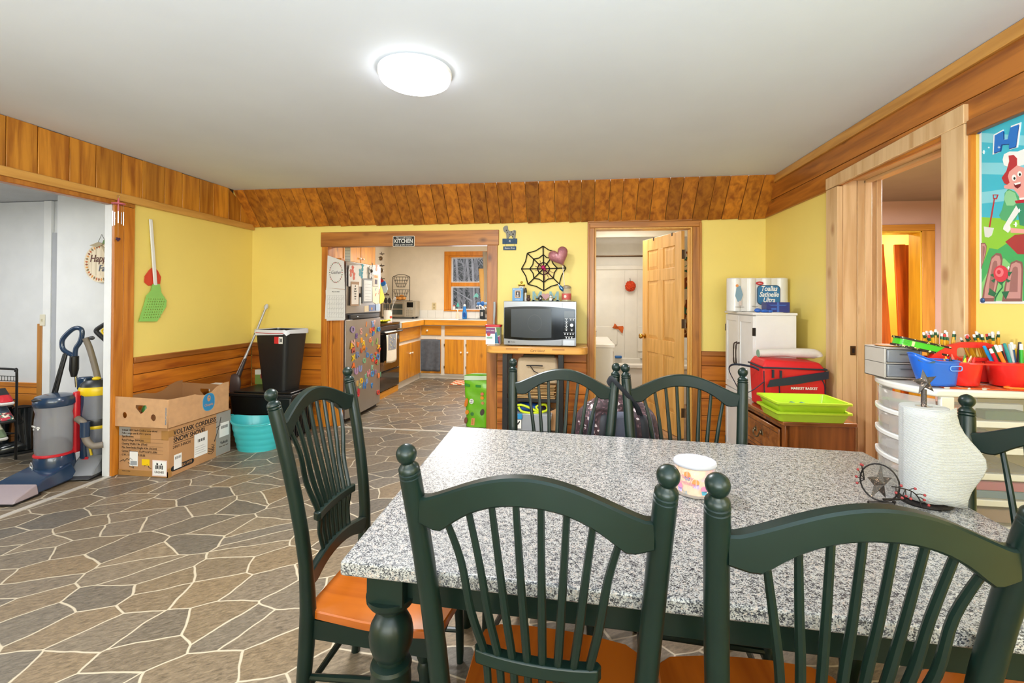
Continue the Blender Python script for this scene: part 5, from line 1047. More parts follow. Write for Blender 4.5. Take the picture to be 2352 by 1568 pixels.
# utensil crock
p_ = P(880, 713, 'z', CT); t = thing('utensil_crock', 'white utensil crock full of whisks and spatulas behind the range', 'crock', (-2.95, 7.05, CT))
b = B().m(plain('#E0D8CC', .4)); b.lathe([(.06, 0), (.065, .01), (.065, .17), (.058, .17), (.055, .02), (.001, .02)], n=24, cap=False); b.build('pot', t); b = B().m(plain('#B8442E', .5)); b.at((.06, -.03, .06), (0, 0, 1)).prism(circ(0, 0, .02, 10), -.008, -.002); b.at(); b.build('printed_motif', t)
for i, (dx, dy, c, kind) in enumerate(((.07, .02, '#B8B4AE', 'w'), (.04, -.05, '#2A2622', 's'), (-.04, .03, '#2A2622', 's'), (.09, -.02, '#B8B4AE', 'w'), (.0, .06, '#B8A078', 's'))):
    t2 = thing('kitchen_utensil', ('metal whisk' if kind == 'w' else 'dark spatula' if c == '#2A2622' else 'wooden spoon') + ' in the crock behind the range, ' + ('leaning right', 'leaning to the front', 'leaning left', 'leaning far right', 'at the back')[i], 'utensil', (-2.95+dx*.3, 7.05+dy*.3, CT+.03), 0, 'utensils in the crock')
    b = B().m(plain(c, .4)); b.tube([(0, 0, 0), (dx*.8, dy*.8, .24)], .006, 6); b.build('handle', t2)
    b = B().m(plain(c, .4))
    if kind == 'w':
        for k in range(4): a = k*PI/4; b.tube(cr_([(dx*.8, dy*.8, .24), (dx+.025*math.cos(a), dy+.025*math.sin(a), .30), (dx*1.2, dy*1.2, .35), (dx-.025*math.cos(a), dy-.025*math.sin(a), .30), (dx*.8, dy*.8, .24)], 4), .0018, 4)
    else: b.ball((dx*1.05, dy*1.05, .29), .032, 12, 1, .35, 1.5)
    b.build('head', t2)
t = thing('glass_jar', 'glass jar with a dark round lid on top of the toaster oven', 'jar', (-3.33, 7.90, CT+.314)); b = B().m(plain('#A8A490', .1, alpha=.6)); b.lathe([(.05, 0), (.058, .01), (.058, .08), (.04, .10)], n=20); b.build('glass', t); b = B().m(plain('#4A3A2E', .4)); b.lathe([(.042, .10), (.044, .105), (.044, .12), (.001, .125)], n=20); b.ball((0, 0, .135), .015, 10); b.build('lid', t)
# sink side
t = thing('sink', 'stainless sink rim set in the counter below the window', 'sink', (-1.55, 7.96, CT)); b = B().m(STEEL)
for q in ((-.42, .42, -.24, -.21), (-.42, .42, .15, .20), (-.42, -.39, -.24, .2), (.39, .42, -.24, .2)): b.box(*q, 0, .008)
b.m(plain('#6A6A6A', .4, .6)).box(-.39, .39, -.21, .15, .0005, .002); b.build('rim', t, bevel=.003)
t = thing('faucet', 'chrome arched faucet at the back of the sink', 'faucet', (-1.62, 8.14, CT+.009)); b = B().m(CHROME); b.box(-.10, .10, -.025, .025, 0, .015); b.tube(cr_([(0, 0, .01), (0, 0, .13), (-.01, -.02, .20), (-.05, -.12, .235), (-.08, -.19, .22)], 5), [.018]*5+[.014]*16, 12); b.tube([(.01, 0, .12), (.05, -.02, .20)], .008, 8); b.build('spout', t)
t = thing('dish_soap', 'bright blue dish soap bottle with white cap by the sink', 'soap bottle', (P(1067, 730, 'y', 7.93).x, 7.93, CT+.008)); b = B().m(plain('#1E7AC8', .25)); b.lathe([(.035, 0), (.042, .01), (.042, .10), (.030, .16), (.024, .21), (.022, .22)], n=20, sy=.6); b.build('bottle', t); b = B().m(PAPER); b.lathe([(.022, .22), (.024, .225), (.020, .25), (.012, .255)], n=16, sy=.7); b.build('cap', t); b = B().m(plain('#0E4A98', .4)); b.prism(circ(.0, .07, .026, 12, .045), -.027, -.024); b.build('label', t)
t = thing('soap_pump', 'clear pump soap bottle with pink label beside the blue bottle', 'soap bottle', (P(1051, 730, 'y', 7.93).x, 7.93, CT+.008)); b = B().m(plain('#E6D2BC', .2, alpha=.7)); b.lathe([(.032, 0), (.036, .008), (.034, .10), (.014, .125)], n=18, sy=.7); b.build('bottle', t); b = B().m(PAPER); b.tube([(0, 0, .12), (0, 0, .16)], .007, 8); b.tube([(.01, 0, .16), (-.03, 0, .16)], .006, 8); b.build('pump', t)
t = thing('pill_bottle', 'small white bottle on the kitchen window sill', 'bottle', (P(1043, 706, 'y', 8.29).x, 8.285, 1.169)); b = B().m(PAPER); b.lathe([(.022, 0), (.024, .005), (.024, .06), (.018, .065)], n=16); b.build('bottle', t); b = B().m(plain('#C86A5A', .5)); b.lathe([(.020, .065), (.020, .085), (.001, .087)], n=16); b.build('cap', t)
t = thing('sun_catcher', 'aqua sun catcher standing in the kitchen window', 'ornament', (P(1052, 690, 'y', 8.31).x, 8.30, 1.20)); b = B().m(plain('#5AC8B8', .3)); b.prism([(-.03, .03), (.03, .03), (0, .11)], -.003, .003); b.tube([(0, 0, -.03), (0, 0, .03)], .003, 6); b.build('glass', t)
t = thing('sun_catcher', 'aqua leaf ornament hanging in the lower kitchen window pane', 'ornament', (P(1093, 680, 'y', 8.31).x, 8.315, P(1093, 680, 'y', 8.31).z)); b = B().m(plain('#7AC8C0', .3)); b.prism([(-.05, -.03), (-.02, .03), (.01, .06), (.05, .02), (.04, -.03), (0, -.01)], -.003, .003); b.build('glass', t)
t = thing('dish_brush_holder', 'black utensil holder with blue brushes by the window', 'brush holder', (P(1108, 725, 'y', 8.0).x, 8.0, CT+.009)); b = B().m(plain('#2A3036', .4)); b.lathe([(.045, 0), (.048, .01), (.048, .16), (.042, .16), (.04, .02), (.001, .02)], n=20, cap=False); b.build('cup', t)
b = B().m(PAPER); 
for i in range(4): b.box(-.02+i*.011, -.015+i*.011, -.0495, -.047, .05, .12)
b.build('lettering', t)
for i, (dx, c) in enumerate(((-.055, '#3A7AC0'), (.0, '#2A6AB8'), (.05, '#8AB0D8'))):
    t2 = thing('dish_brush', ('blue bristle brush leaning left', 'round blue dish scrubber', 'pale blue sponge wand')[i] + ' in the black holder', 'brush', (t.location.x+dx*.3, 8.0, CT+.04), 0, 'brushes in the black holder')
    b = B().m(PAPER); b.tube([(0, 0, 0), (dx*.7, 0, .19)], .007, 6); b.build('handle', t2); b = B().m(plain(c, .6)); b.ball((dx*.9, 0, .235), .038, 12, 1, .7, 1.1 if i == 1 else .7); b.build('bristles', t2)
t = thing('window_curtain', 'tan and grey curtain strip at the right of the kitchen window', 'curtain', (P(1112, 640, 'y', 8.24).x, 8.24, 1.10)); b = B().m(plain('#A89A88', .9)); b.grid(lambda u, v: (-.035+.20*u+.02*math.sin(v*3), -.012*math.sin(u*12), 1.13*v), 12, 10); b.build('cloth', t, solid=.003); b = B().m(plain('#D8A860', .9)); b.grid(lambda u, v: (-.10+.09*u+.05*(1-v), -.01, .1+.72*v), 3, 6); b.build('lining', t, solid=.003)
# floor mat
t = thing('kitchen_mat', 'orange checked mat on the kitchen floor before the sink', 'mat', (-1.42, 7.38, .001), 0)
mm, N_, L_, bb_ = nt('gingham'); tc = N_.new('ShaderNodeTexCoord'); ck = N_.new('ShaderNodeTexChecker'); ck.inputs['Scale'].default_value = 14; ck.inputs['Color1'].default_value = lin('#D86A3A'); ck.inputs['Color2'].default_value = lin('#E8D8C0'); L_.new(tc.outputs['Object'], ck.inputs['Vector']); L_.new(ck.outputs[0], bb_.inputs['Base Color']); bb_.inputs['Roughness'].default_value = .9
b = B().m(mm); b.box(-.55, .6, -.19, .19, 0, .008); b.build('weave', t, bevel=.003)
b = B().m(plain('#B85A28', .9)); b.at((.03, .02, .0085)).prism(circ(0, 0, .07, 9, .05), 0, .001, 'xy'); b.at((.15, -.06, .0085)).prism(circ(0, 0, .05, 9, .04), 0, .001, 'xy'); b.at(); b.build('printed_pumpkin', t)
# green cat food / litter bag
bq = P(1092, 978, 'z', 0)
t = thing('pet_food_bag', 'tall bright green pet food bag on the floor beside the kitchen doorway', 'bag', (-1.02, 4.93, 0), -.05)
def bag(u, v):
    a = 2*PI*u; z = .535*v; k = 1-.10*math.sin(v*PI); fl = 1 if v < .75 else 1-(v-.75)*1.0
    rx = .155*(1+.06*math.sin(a*3+v*3))*(.92+.10*v); ry = .085*fl*(1+.05*math.sin(a*4+v*7))*k+.008
    ca, sa = math.cos(a), math.sin(a); ca = math.copysign(abs(ca)**.6, ca); sa = math.copysign(abs(sa)**.6, sa)
    return (rx*ca, ry*sa+.004*math.sin(z*40+ca*3), z)
GB = plain('#6FB81E', .3, coat=.3, var=.12, vscale=8); b = B().m(GB); b.grid(bag, 48, 24); b.build('bag', t)
b = B().m(plain('#C8DCC0', .4)); b.grid(lambda u, v: (bag(u, .93+.07*v)[0]*1.01, bag(u, .93+.07*v)[1]*1.2-.001, .50+.045*v+.01*math.cos(u*2*PI)), 48, 2); b.build('folded_top', t)
def bl(px, py): q_ = P(px, py, 'y', 4.83); return (q_.x+1.02, -.094, q_.z)
b = B().m(plain('#2E8A2A', .4)); p0 = bl(1060, 882); 
b.prism([bl(1067, 880)[::2], bl(1079, 884)[::2], bl(1079, 889)[::2], bl(1067, 886)[::2]], -.09, -.082); b.prism([bl(1093, 884)[::2], bl(1105, 885)[::2], bl(1105, 890)[::2], bl(1093, 889)[::2]], -.094, -.085); b.build('green_print', t)
for px, py, c, rx, rz in ((1071, 925, '#D8781E', .018, .05), (1073, 947, '#E08A1E', .02, .025), (1085, 951, '#3A7A3A', .02, .02), (1108, 914, '#E8902A', .02, .018), (1108, 905, '#D8705A', .018, .018), (1108, 947, '#4A3E3A', .022, .035), (1109, 926, '#C88A5A', .016, .016), (1070, 966, '#7A4A3A', .018, .035)):
    p_ = bl(px, py); b = B().m(plain(c, .5)); b.at((p_[0], -.091, p_[2]), (0, random.uniform(-.6, .6), 0)).prism(circ(0, 0, rx, 9, rz), -.003, .008); b.at(); b.build('printed_picture', t)
p_ = bl(1083.5, 922); b = B().m(PAPER); b.prism(circ(p_[0], p_[2], .024, 18, .027), -.096, -.085); b.build('weight_disc', t); text('16', .036, INK, t, (p_[0], -.0968, p_[2]), roll=-PI/2*-1)
p_ = bl(1086, 968); b = B().m(plain('#E0A060', .5)); b.prism([(p_[0]-.02, p_[2]-.04), (p_[0]+.02, p_[2]-.04), (p_[0]+.025, p_[2]+.035), (p_[0]-.01, p_[2]+.035)], -.095, -.085); b.build('label', t); text('Kitten', .024, plain('#B84A2A', .5), t, (p_[0], -.096, p_[2]), roll=PI/2)
# woods outside the kitchen window
random.seed(11)
b = B().m(plain('#8A8480', .9, var=.3, vscale=4))
for i in range(90):
    x = random.uniform(-7, 2.5); y = random.uniform(10.2, 15); r = random.uniform(.015, .06); dx = random.uniform(-.6, .6)
    pts = [(x+dx*k/4+random.uniform(-.08, .08), y, -.6+k*1.5) for k in range(5)]; b.tube(pts, [r*(1-.15*k) for k in range(5)], 6)
    for j in range(10):
        z = random.uniform(.3, 4.2); bx = x+dx*(z+.6)/6; l = random.uniform(.5, 1.7); a = random.choice((-1, 1))*random.uniform(.1, 1.2)
        d1 = Vector((l*math.cos(a)*random.choice((-1, 1)), random.uniform(-.3, .3), l*math.sin(abs(a)))); p0 = Vector((bx, y, z)); b.tube([p0, p0+d1*.5+Vector((0, 0, random.uniform(-.1, .1))), p0+d1], [r*.45, r*.3, r*.12], 5)
        d2 = Vector((random.uniform(-.5, .5), 0, random.uniform(-.3, .6))); b.tube([p0+d1*.5, p0+d1*.5+d2], [r*.22, r*.08], 4)
tag(b.build('bare_woodland'), 'leafless grey tree trunks and branches outside the kitchen window', 'trees', kind='stuff')
b = B().m(plain('#4A463E', .95, var=.4, vscale=2)); b.grid(lambda u, v: (-14+24*u, 9+14*v, -.9+2.6*v*v+.2*math.sin(u*20)), 30, 10); b.build('ground').__setitem__('kind', 'structure')
b = B().m(plain('#3E403A', .95, var=.5, vscale=1.2)); b.grid(lambda u, v: (-14+24*u, 18+.8*math.sin(u*17+v*5), -1+8*v), 40, 12); tag(b.build('distant_thicket'), 'dark dense thicket far behind the bare trees', 'thicket', kind='stuff')
# ---------------------------------------------------------------- back wall signs and decor
t = thing('kitchen_sign', 'small black sign reading KITCHEN hanging on the kitchen doorway header', 'sign', tuple(P(927.5, 554, 'y', YB-.032)))
b = B().m(plain('#E4DDD0', .5)); b.prism(rrect(-.116, .116, -.055, .055, .006, 2), -.004, .004); b.m(plain('#161616', .4)).prism(rrect(-.111, .111, -.050, .050, .004, 2), -.005, -.004); b.build('plaque', t)
text('This is a self-cleaning', .021, PAPER, t, (0, -.0056, .035), sx=.95, shear=.15); text('KITCHEN', .058, PAPER, t, (0, -.0056, .0), sx=.82, off=.0008); text('Clean up after yourself!', .021, PAPER, t, (0, -.0056, -.036), sx=.95, shear=.15)
b = B().m(plain('#A87A4A', .8)); b.tube([(-.06, 0, .052), (0, -.002, .098), (.06, 0, .052)], .0012, 5); b.build('cord', t)
cpz = P(1171, 546, 'y', YB-.012)
t = thing('goat_sign', 'grey wooden goat cutout with two blue hanging plaques on the wall', 'sign', tuple(cpz))
gz = .045
def Gp(px, py): q_ = P(1100+px/4.9, 500+py/4.9, 'y', YB-.012); return (q_.x-cpz.x, q_.z-cpz.z)
b = B().m(plain('#8E8C86', .7, var=.1)); b.prism([Gp(*p) for p in ((272, 115), (285, 98), (300, 90), (318, 88), (325, 100), (328, 130), (345, 150), (370, 150), (400, 137), (415, 145), (415, 170), (408, 232), (385, 232), (385, 205), (350, 200), (330, 232), (312, 232), (308, 190), (300, 165), (285, 160), (275, 140))], -.004, .006); b.build('goat', t)
b = B().m(plain('#26241F', .7))
for x, y, r in ((312, 142, 7), (322, 165, 5), (367, 160, 6), (385, 185, 9), (345, 190, 5), (402, 160, 5), (378, 215, 7)): p_ = Gp(x, y); b.prism(circ(p_[0], p_[1], r*.0009, 8), -.0048, -.004)
b.build('spots', t)
BLP = plain('#35506E', .7, var=.15, vscale=30)
def plq(x0, y0, x1, y1): a = Gp(x0, y0); c = Gp(x1, y1); b = B().m(BLP); b.box(a[0], c[0], -.004, .004, c[1], a[1]); b.build('plaque', t, 'blue plaque', bevel=.001); return ((a[0]+c[0])/2, (a[1]+c[1])/2)
p_ = plq(265, 235, 430, 292); text('4', .035, PAPER, t, (p_[0], -.005, p_[1])); p_ = plq(274, 322, 418, 362); text('Some Free', .026, PAPER, t, (p_[0], -.005, p_[1]), sx=.9, shear=.2)
b = B().m(plain('#8A7048', .7)); 
for x in (298, 400): a = Gp(x, 290); c = Gp(x, 324); b.tube([(a[0], 0, a[1]), (c[0], 0, c[1])], .0012, 5)
b.build('cord', t)
# web
wc = P(1249, 617.5, 'y', YB-.02)
t = thing('spider_web', 'black pipe cleaner spider web with a pink spider on the yellow wall', 'decoration', tuple(wc))
FUZZ = plain('#15120F', .95, bump=1, bscale=300, var=.5, vscale=200)
def Wp(px, py): q_ = P(1100+px/4.9, 500+py/4.9, 'y', YB-.02); return (q_.x-wc.x, q_.z-wc.z)
outer = [(722, 318), (860, 380), (980, 565), (905, 745), (730, 820), (552, 748), (478, 575), (545, 398)]; ctr = Wp(728, 572); O_ = [Wp(*p) for p in outer]
b = B().m(FUZZ)
for p_ in O_: b.tube([(ctr[0], 0, ctr[1]), (p_[0], 0, p_[1])], .0058, 6)
b.build('spoke', t)
for fr, sg in ((1.0, .06), (.62, .10), (.28, .0)):
    b = B().m(FUZZ)
    for i in range(8):
        a = O_[i]; c = O_[(i+1) % 8]; A = (ctr[0]+(a[0]-ctr[0])*fr, ctr[1]+(a[1]-ctr[1])*fr); Cc = (ctr[0]+(c[0]-ctr[0])*fr, ctr[1]+(c[1]-ctr[1])*fr)
        m_ = ((A[0]+Cc[0])/2*(1-sg)+ctr[0]*sg, (A[1]+Cc[1])/2*(1-sg)+ctr[1]*sg); b.tube([(A[0], 0, A[1]), (m_[0], 0, m_[1]), (Cc[0], 0, Cc[1])], .0055, 6)
    b.build('web_ring', t)
PKS = plain('#C0206A', .3, .3); b = B().m(PKS); b.ball((ctr[0]-.003, -.016, ctr[1]+.012), .021, 14); b.ball((ctr[0]+.014, -.018, ctr[1]-.008), .012, 12); b.build('spider_body', t, 'pink spider body')
b = B().m(plain('#7A1848', .4))
for a in (2.0, 2.45, 2.85, 3.4, -.4, -.75, -1.05, -1.45): l = .09+.03*(a < 0); b.tube([(ctr[0], -.018, ctr[1]), (ctr[0]+l*.5*math.cos(a), -.035, ctr[1]+l*.5*math.sin(a)), (ctr[0]+l*math.cos(a), -.008, ctr[1]+l*math.sin(a))], .0022, 5)
b.build('spider_leg', t)
# ---------------------------------------------------------------- microwave shelf
SHZ = .932
b = B().m(BUTCH)
sx0, sx1, sy0, sy1 = -.815, .118, 4.17, YB-.03
pts = []
for cx_, cy_, a in ((sx1-.09, sy0+.09, -PI/2), ): pass
pts = [(sx0, sy1)]+[(sx0+.09-.09*math.cos(PI/2*i/6), sy0+.09-.09*math.sin(PI/2*i/6)) for i in range(7)]+[(sx1-.09+.09*math.sin(PI/2*i/6), sy0+.09-.09*math.cos(PI/2*i/6)) for i in range(7)]+[(sx1, sy1)]
b.prism(pts, SHZ-.068, SHZ, 'xy'); o = b.build('butcher_block_shelf', bevel=.010, seg=3); tag(o, 'rounded butcher block top under the microwave', 'shelf')
t2 = text('Care Island', .028, plain('#5A3A1E', .7), None, (0, 0, 0), shear=.3); t2.parent = o; t2.location = (-.335, sy0-.0008, SHZ-.036)
b = B().m(wood('#B8803C', '#A87030', 'x', knots=0, var=.05)); b.box(-.62, -.51, sy0-.0007, sy0, SHZ-.030, SHZ-.014); b.box(-.20, -.09, sy0-.0007, sy0, SHZ-.030, SHZ-.014); b.build('joint_key', o)
# black shelf unit below
t = thing('metal_shelf', 'black shelf unit holding paper bags under the butcher block', 'shelf unit', (-.365, 4.38, 0))
b = B().m(plain('#1A1A1C', .4))
b.bm.free()
for x in (-.27, .24):
    for y in (-.15, .17): b = B().m(plain('#1A1A1C', .4)); b.box(x-.022, x+.022, y-.015, y+.015, 0, SHZ-.075); b.build('post', t)
for z in (.12, .42, ):
    b = B().m(plain('#1A1A1C', .4)); b.box(-.27, .24, -.15, .17, z, z+.03); b.build('shelf', t, bevel=.003)
# bags on it
t = thing('tote_bag', 'beige canvas tote bag with printed lettering on the black shelf', 'bag', (-.35, 4.37, .58), 0)
b = B().m(plain('#BFA98C', .9, bump=.3, bscale=60, var=.08)); b.hexa([(-.19, -.09, -.0), (.21, -.09, 0), (.20, .10, 0), (-.18, .10, 0)], [(-.175, -.10, .24), (.19, -.07, .245), (.19, .10, .24), (-.17, .10, .235)]); b.build('body', t, bevel=.03, seg=3)
b = B().m(plain('#4A4432', .8)); b.box(-.13, .17, -.05, .03, .235, .262); b.build('folded_cloth', t, bevel=.008)
b = B().m(INK); b.tube([(-.09, -.115, .17), (.0, -.115, .172), (.06, -.115, .17)], .006, 6); b.tube([(-.06, -.115, .175), (-.02, -.118, .12), (.02, -.115, .10)], .004, 6); b.build('handle', t); text('HOOKS', .05, INK, t, (.10, -.106, .055), sx=1)
for i in range(9):
    o = B().m(plain(('#B08A5A', '#C8A878', '#9A7648', '#BE9A66')[i % 4], .85)).box(-.20+.01*(i % 3), .19-.012*(i % 2), -.13+.006*(i % 3), .12, 0, .008).build('paper_bag', bevel=.003); o.location = (-.36, 4.37, .452+i*.0135); o.rotation_euler = (0, 0, .03*((i*5) % 3-1))
    tag(o, 'folded brown paper bag in the stack on the black shelf, ' + ('lowest', 'second from the bottom', 'third from the bottom', 'fourth from the bottom', 'middle one', 'fourth from the top', 'third from the top', 'second from the top', 'topmost')[i], 'paper bag', 'folded paper bags on the black shelf')
t = thing('storage_box', 'clear plastic storage box with blue latch on the lowest shelf', 'storage box', (-.37, 4.36, .152))
b = B().m(plain('#B8BCC4', .2, alpha=.75)); b.hexa([(-.21, -.13, 0), (.14, -.13, 0), (.14, .12, 0), (-.21, .12, 0)], [(-.225, -.15, .165), (.17, -.15, .165), (.17, .14, .165), (-.225, .14, .165)]); b.build('bin', t, bevel=.01)
b = B().m(plain('#2A8AC0', .3)); b.box(-.225, -.10, -.165, -.14, .115, .165); b.build('latch', t, 'blue latch', bevel=.006); b = B().m(PAPER); b.box(-.18, -.11, -.153, -.148, .03, .11); b.m(BLU).box(-.17, -.15, -.1535, -.153, .035, .055); b.m(INK).prism([(-.14, .06), (-.12, .09), (-.125, .10), (-.15, .07)], -.1537, -.153); b.build('price_tag', t)
t = thing('cloth_bundle', 'blue and neon yellow bundle on top of the clear box', 'bundle', (-.37, 4.33, .32))
b = B().m(plain('#1E4A9A', .5)); b.ball((-.08, 0, .035), .10, 16, 1.6, .8, .42); b.build('blue_fabric', t); b = B().m(plain('#D0E01A', .5)); b.tube(cr_([(-.22, -.06, .03), (-.12, -.09, .07), (.0, -.09, .03), (.06, -.08, -.0), (.02, -.06, .05), (.10, -.04, .07), (.12, -.04, .02), (.02, -.09, .0), (-.10, -.10, .01), (-.14, -.09, .05)], 4), .011, 8); b.build('neon_strap', t)
t = thing('cardboard_box', 'open cardboard box beside the clear storage box', 'cardboard box', (-.17, 4.42, .152)); b = B().m(KRAFT); b.box(-.06, .06, -.12, .10, 0, .006); b.box(-.06, -.055, -.12, .10, 0, .22); b.box(.055, .06, -.12, .10, 0, .2); b.box(-.06, .06, .095, .10, 0, .2); b.hexa([(-.06, -.12, .0), (.06, -.12, 0), (.06, -.125, 0), (-.06, -.125, 0)], [(-.06, -.12, .17), (.06, -.12, .23), (.06, -.125, .23), (-.06, -.125, .17)]); b.build('box', t)
# microwave
t = thing('microwave', 'stainless countertop microwave with curved black door on the butcher block', 'microwave', (-.318, 4.235, SHZ+.008), 0)
hw, mh, mdp = .332, .402, .34
b = B().m(plain('#2C2C2E', .45)); b.box(-hw+.004, hw-.004, .035, mdp, 0, mh); b.build('case', t, bevel=.004)
MS = plain('#88898D', .34, .85, var=.04)
def bowf(x): return .006*(1-(x/hw)**2)
b = B().m(MS); xs = [-hw+2*hw*i/24 for i in range(25)]
b.prism([(x, -.010-bowf(x)) for x in xs]+[(hw, .035), (-hw, .035)], 0, mh, 'xy'); b.build('front_frame', t, bevel=.003)
dx0, dx1 = -.325, .322
def top_(x): return .337+.020*(1-((x+.06)/.33)**2)
def bot_(x): return .058-.022*(1-((x+.06)/.33)**2)+.01
xs = [dx0+(dx1-dx0)*i/30 for i in range(31)]
b = B().m(plain('#0C0F14', .12, spec=.25)); b.prism([(x, top_(x)) for x in xs]+[(x, bot_(x)) for x in reversed(xs)], -.021, -.012); b.build('glass_door', t)
xs = [-.262+(.37)*i/16 for i in range(17)]
b = B().m(plain('#34393E', .22, spec=.3, var=.15, vscale=3)); b.prism([(x, top_(x)-.022) for x in xs]+[(x, bot_(x)+.022) for x in reversed(xs)], -.0222, -.021); b.build('door_window', t)
cut([circ(-.045, .205, .064, 32, .075), circ(-.045, .205, .0625, 32, .0735)], plain('#343A3E', .3), t, 'turntable_ring', .0004, (0, -.0226, 0))
b = B().m(plain('#101214', .2)); b.box(.203, .2045, -.0235, -.016, .0, mh); b.build('door_seam', t)
b = B().m(plain('#1A1A12', .2)); b.box(.222, .312, -.0222, -.021, .255, .315); b.build('display', t)
WB = plain('#D8DADC', .4)
for x, z in ((.243, .236), (.281, .236), (.305, .236), (.243, .212), (.243, .189), (.243, .166), (.243, .143), (.291, .143), (.230, .108), (.254, .108), (.280, .108), (.303, .108), (.243, .074), (.267, .074), (.291, .074)):
    b = B().m(WB); b.lathe([(.0062, -.021), (.0060, -.0235), (.001, -.0238)], (x, 0, z), 12, axis='y'); b.box(x-.014, x+.014, -.0222, -.021, z+.010, z+.0125); b.build('button', t)
b = B().m(STEEL); b.lathe([(.0155, -.021), (.015, -.032), (.001, -.033)], (.290, 0, .188), 20, axis='y'); b.build('dial', t)
b = B().m(plain('#AEB0B6', .3, .8)); b.prism(rrect(.215, .315, .004, .052, .005, 3), -.019, -.014); b.build('door_release', t)
b = B().m(plain('#3A3A3E', .4)); b.lathe([(.009, -.016), (.009, -.0185), (.001, -.0186)], (-.281, 0, .028), 16, axis='y'); b.build('logo', t); text('Profile', .016, plain('#55565A', .4), t, (-.245, -.0185, .028), shear=.2)
b = B().m(BLK)
for x in (-.28, .28): b.lathe([(.018, -.008), (.018, .0)], (x, .05, 0), 12); b.lathe([(.018, -.008), (.018, .0)], (x, .30, 0), 12)
b.build('foot', t)
MT = SHZ+.008+mh+.001
def mw(px, y): return P(px, 692, 'y', y).x
t = thing('photo_box', 'small blue box with a framed picture on the microwave top', 'box', (mw(1190, 4.27), 4.27, MT)); b = B().m(plain('#5A90C0', .5, var=.12, vscale=20)); b.box(-.052, .048, -.02, .04, 0, .120); b.build('box', t, bevel=.002)
b = B().m(plain('#C8A078', .5)); b.box(-.028, .026, -.0225, -.02, .028, .098); b.m(plain('#2A2226', .5)).box(-.020, .018, -.0235, -.0225, .036, .090); b.m(plain('#C8C0C0', .5)).box(-.006, .004, -.0238, -.0235, .06, .08); b.box(-.014, .008, -.0238, -.0235, .042, .052); b.build('picture', t); text('BEN HARMON', .013, PAPER, t, (-.002, -.021, .110)); text('Orchard', .011, PAPER, t, (-.002, -.021, .013))
t = thing('crown_candle', 'white candle holder with a gold crown topper behind the blue box', 'candle', (mw(1198, 4.40), 4.40, MT)); b = B().m(plain('#B8923A', .3, .6)); b.lathe([(.028, .14), (.034, .15), (.034, .158)], n=16)
for i in range(6): a = i*PI/3; b.prism([(0, 0)]*0 or [(.03*math.cos(a)-.008, .156), (.03*math.cos(a)+.008, .156), (.034*math.cos(a), .185)], .03*math.sin(a)-.002, .03*math.sin(a)+.002)
b.ball((0, 0, .178), .012, 10); b.build('crown', t); b = B().m(plain('#E4DED2', .4)); b.lathe([(.026, 0), (.028, .01), (.028, .14), (.026, .142)], n=20); b.build('candle', t); b = B().m(plain('#3A3A4A', .5)); b.box(-.008, .004, -.030, -.027, .11, .13); b.m(plain('#C89A3A', .4)).lathe([(.0285, .07), (.0285, .085)], n=20); b.build('print', t)
t = thing('figurine', 'tall thin black and white figurine beside the blue box', 'figurine', (mw(1207, 4.33), 4.33, MT)); b = B().m(plain('#D8D0C4', .5)); b.lathe([(.014, 0), (.013, .03), (.008, .05), (.011, .07), (.008, .085)], n=14); b.build('body', t); b = B().m(plain('#2A2420', .5)); b.lathe([(.014, .08), (.013, .095), (.009, .12), (.001, .125)], n=14); b.build('hat', t)
t = thing('figurine', 'small dark brown bear figurine on the microwave', 'figurine', (mw(1214, 4.28), 4.28, MT)); b = B().m(plain('#4A3430', .4)); b.ball((0, 0, .018), .02, 12, 1, .9, .95); b.build('body', t); b = B().m(plain('#4A3430', .4)); b.ball((0, -.003, .042), .0145, 12); b.ball((-.011, 0, .055), .005, 8); b.ball((.011, 0, .055), .005, 8); b.build('head', t)
t = thing('mom_sign', 'pale blue and pink wooden letters spelling MOM on the microwave', 'sign', (mw(1253, 4.50), 4.50, MT)); MB_ = plain('#8FB8BC', .6)
for x in (-.082, .082):
    b = B().m(MB_)
    for q_ in ([(-.045, 0), (-.025, 0), (-.025, .095), (-.045, .095)], [(.025, 0), (.045, 0), (.045, .095), (.025, .095)], [(-.026, .095), (-.026, .068), (-.006, .022), (.008, .022)], [(.026, .095), (.026, .068), (.006, .022), (-.008, .022)], [(-.054, 0), (-.016, 0), (-.016, .012), (-.054, .012)], [(.016, 0), (.054, 0), (.054, .012), (.016, .012)]): b.prism([(x+p[0], p[1]) for p in q_], -.006, .006)
    b.build('letter_m', t, 'pale blue letter M')
b = B().m(plain('#C8989A', .6)); b.prism(heart(0, .046, .042, 30), -.008, .008); b.build('heart', t, 'dusty pink heart'); b = B().m(MB_); b.box(-.13, .13, -.006, .006, 0, .006); b.build('base', t)
t = thing('figurine', 'dark oval penguin chick figurine before the MOM letters', 'figurine', (mw(1241, 4.30), 4.30, MT)); b = B().m(speckle('stone', [(0, '#1C1C1E'), (.6, '#4A4C50'), (.85, '#C8C8C8')], 120, .3)); b.ball((0, 0, .029), .022, 14, 1, .8, 1.3); b.build('body', t); b = B().m(plain('#D0D0CC', .5)); b.prism(star(.003, .026, .010, .004), -.020, -.016); b.build('carved_mark', t)
t = thing('figurine', 'black and white panda like figurine at the right of the heart', 'figurine', (mw(1265, 4.30), 4.30, MT)); b = B().m(plain('#DCDAD4', .4)); b.ball((-.0, 0, .016), .018, 12, 1.1, .9, .95); b.ball((.0, -.002, .045), .013, 12); b.build('body', t); b = B().m(plain('#1A1A1C', .4)); b.ball((0, .001, .053), .0125, 12, 1, 1, .6); b.ball((.017, -.005, .012), .009, 10, 1, 1, 1.2); b.ball((-.016, -.004, .02), .006, 8); b.build('markings', t)
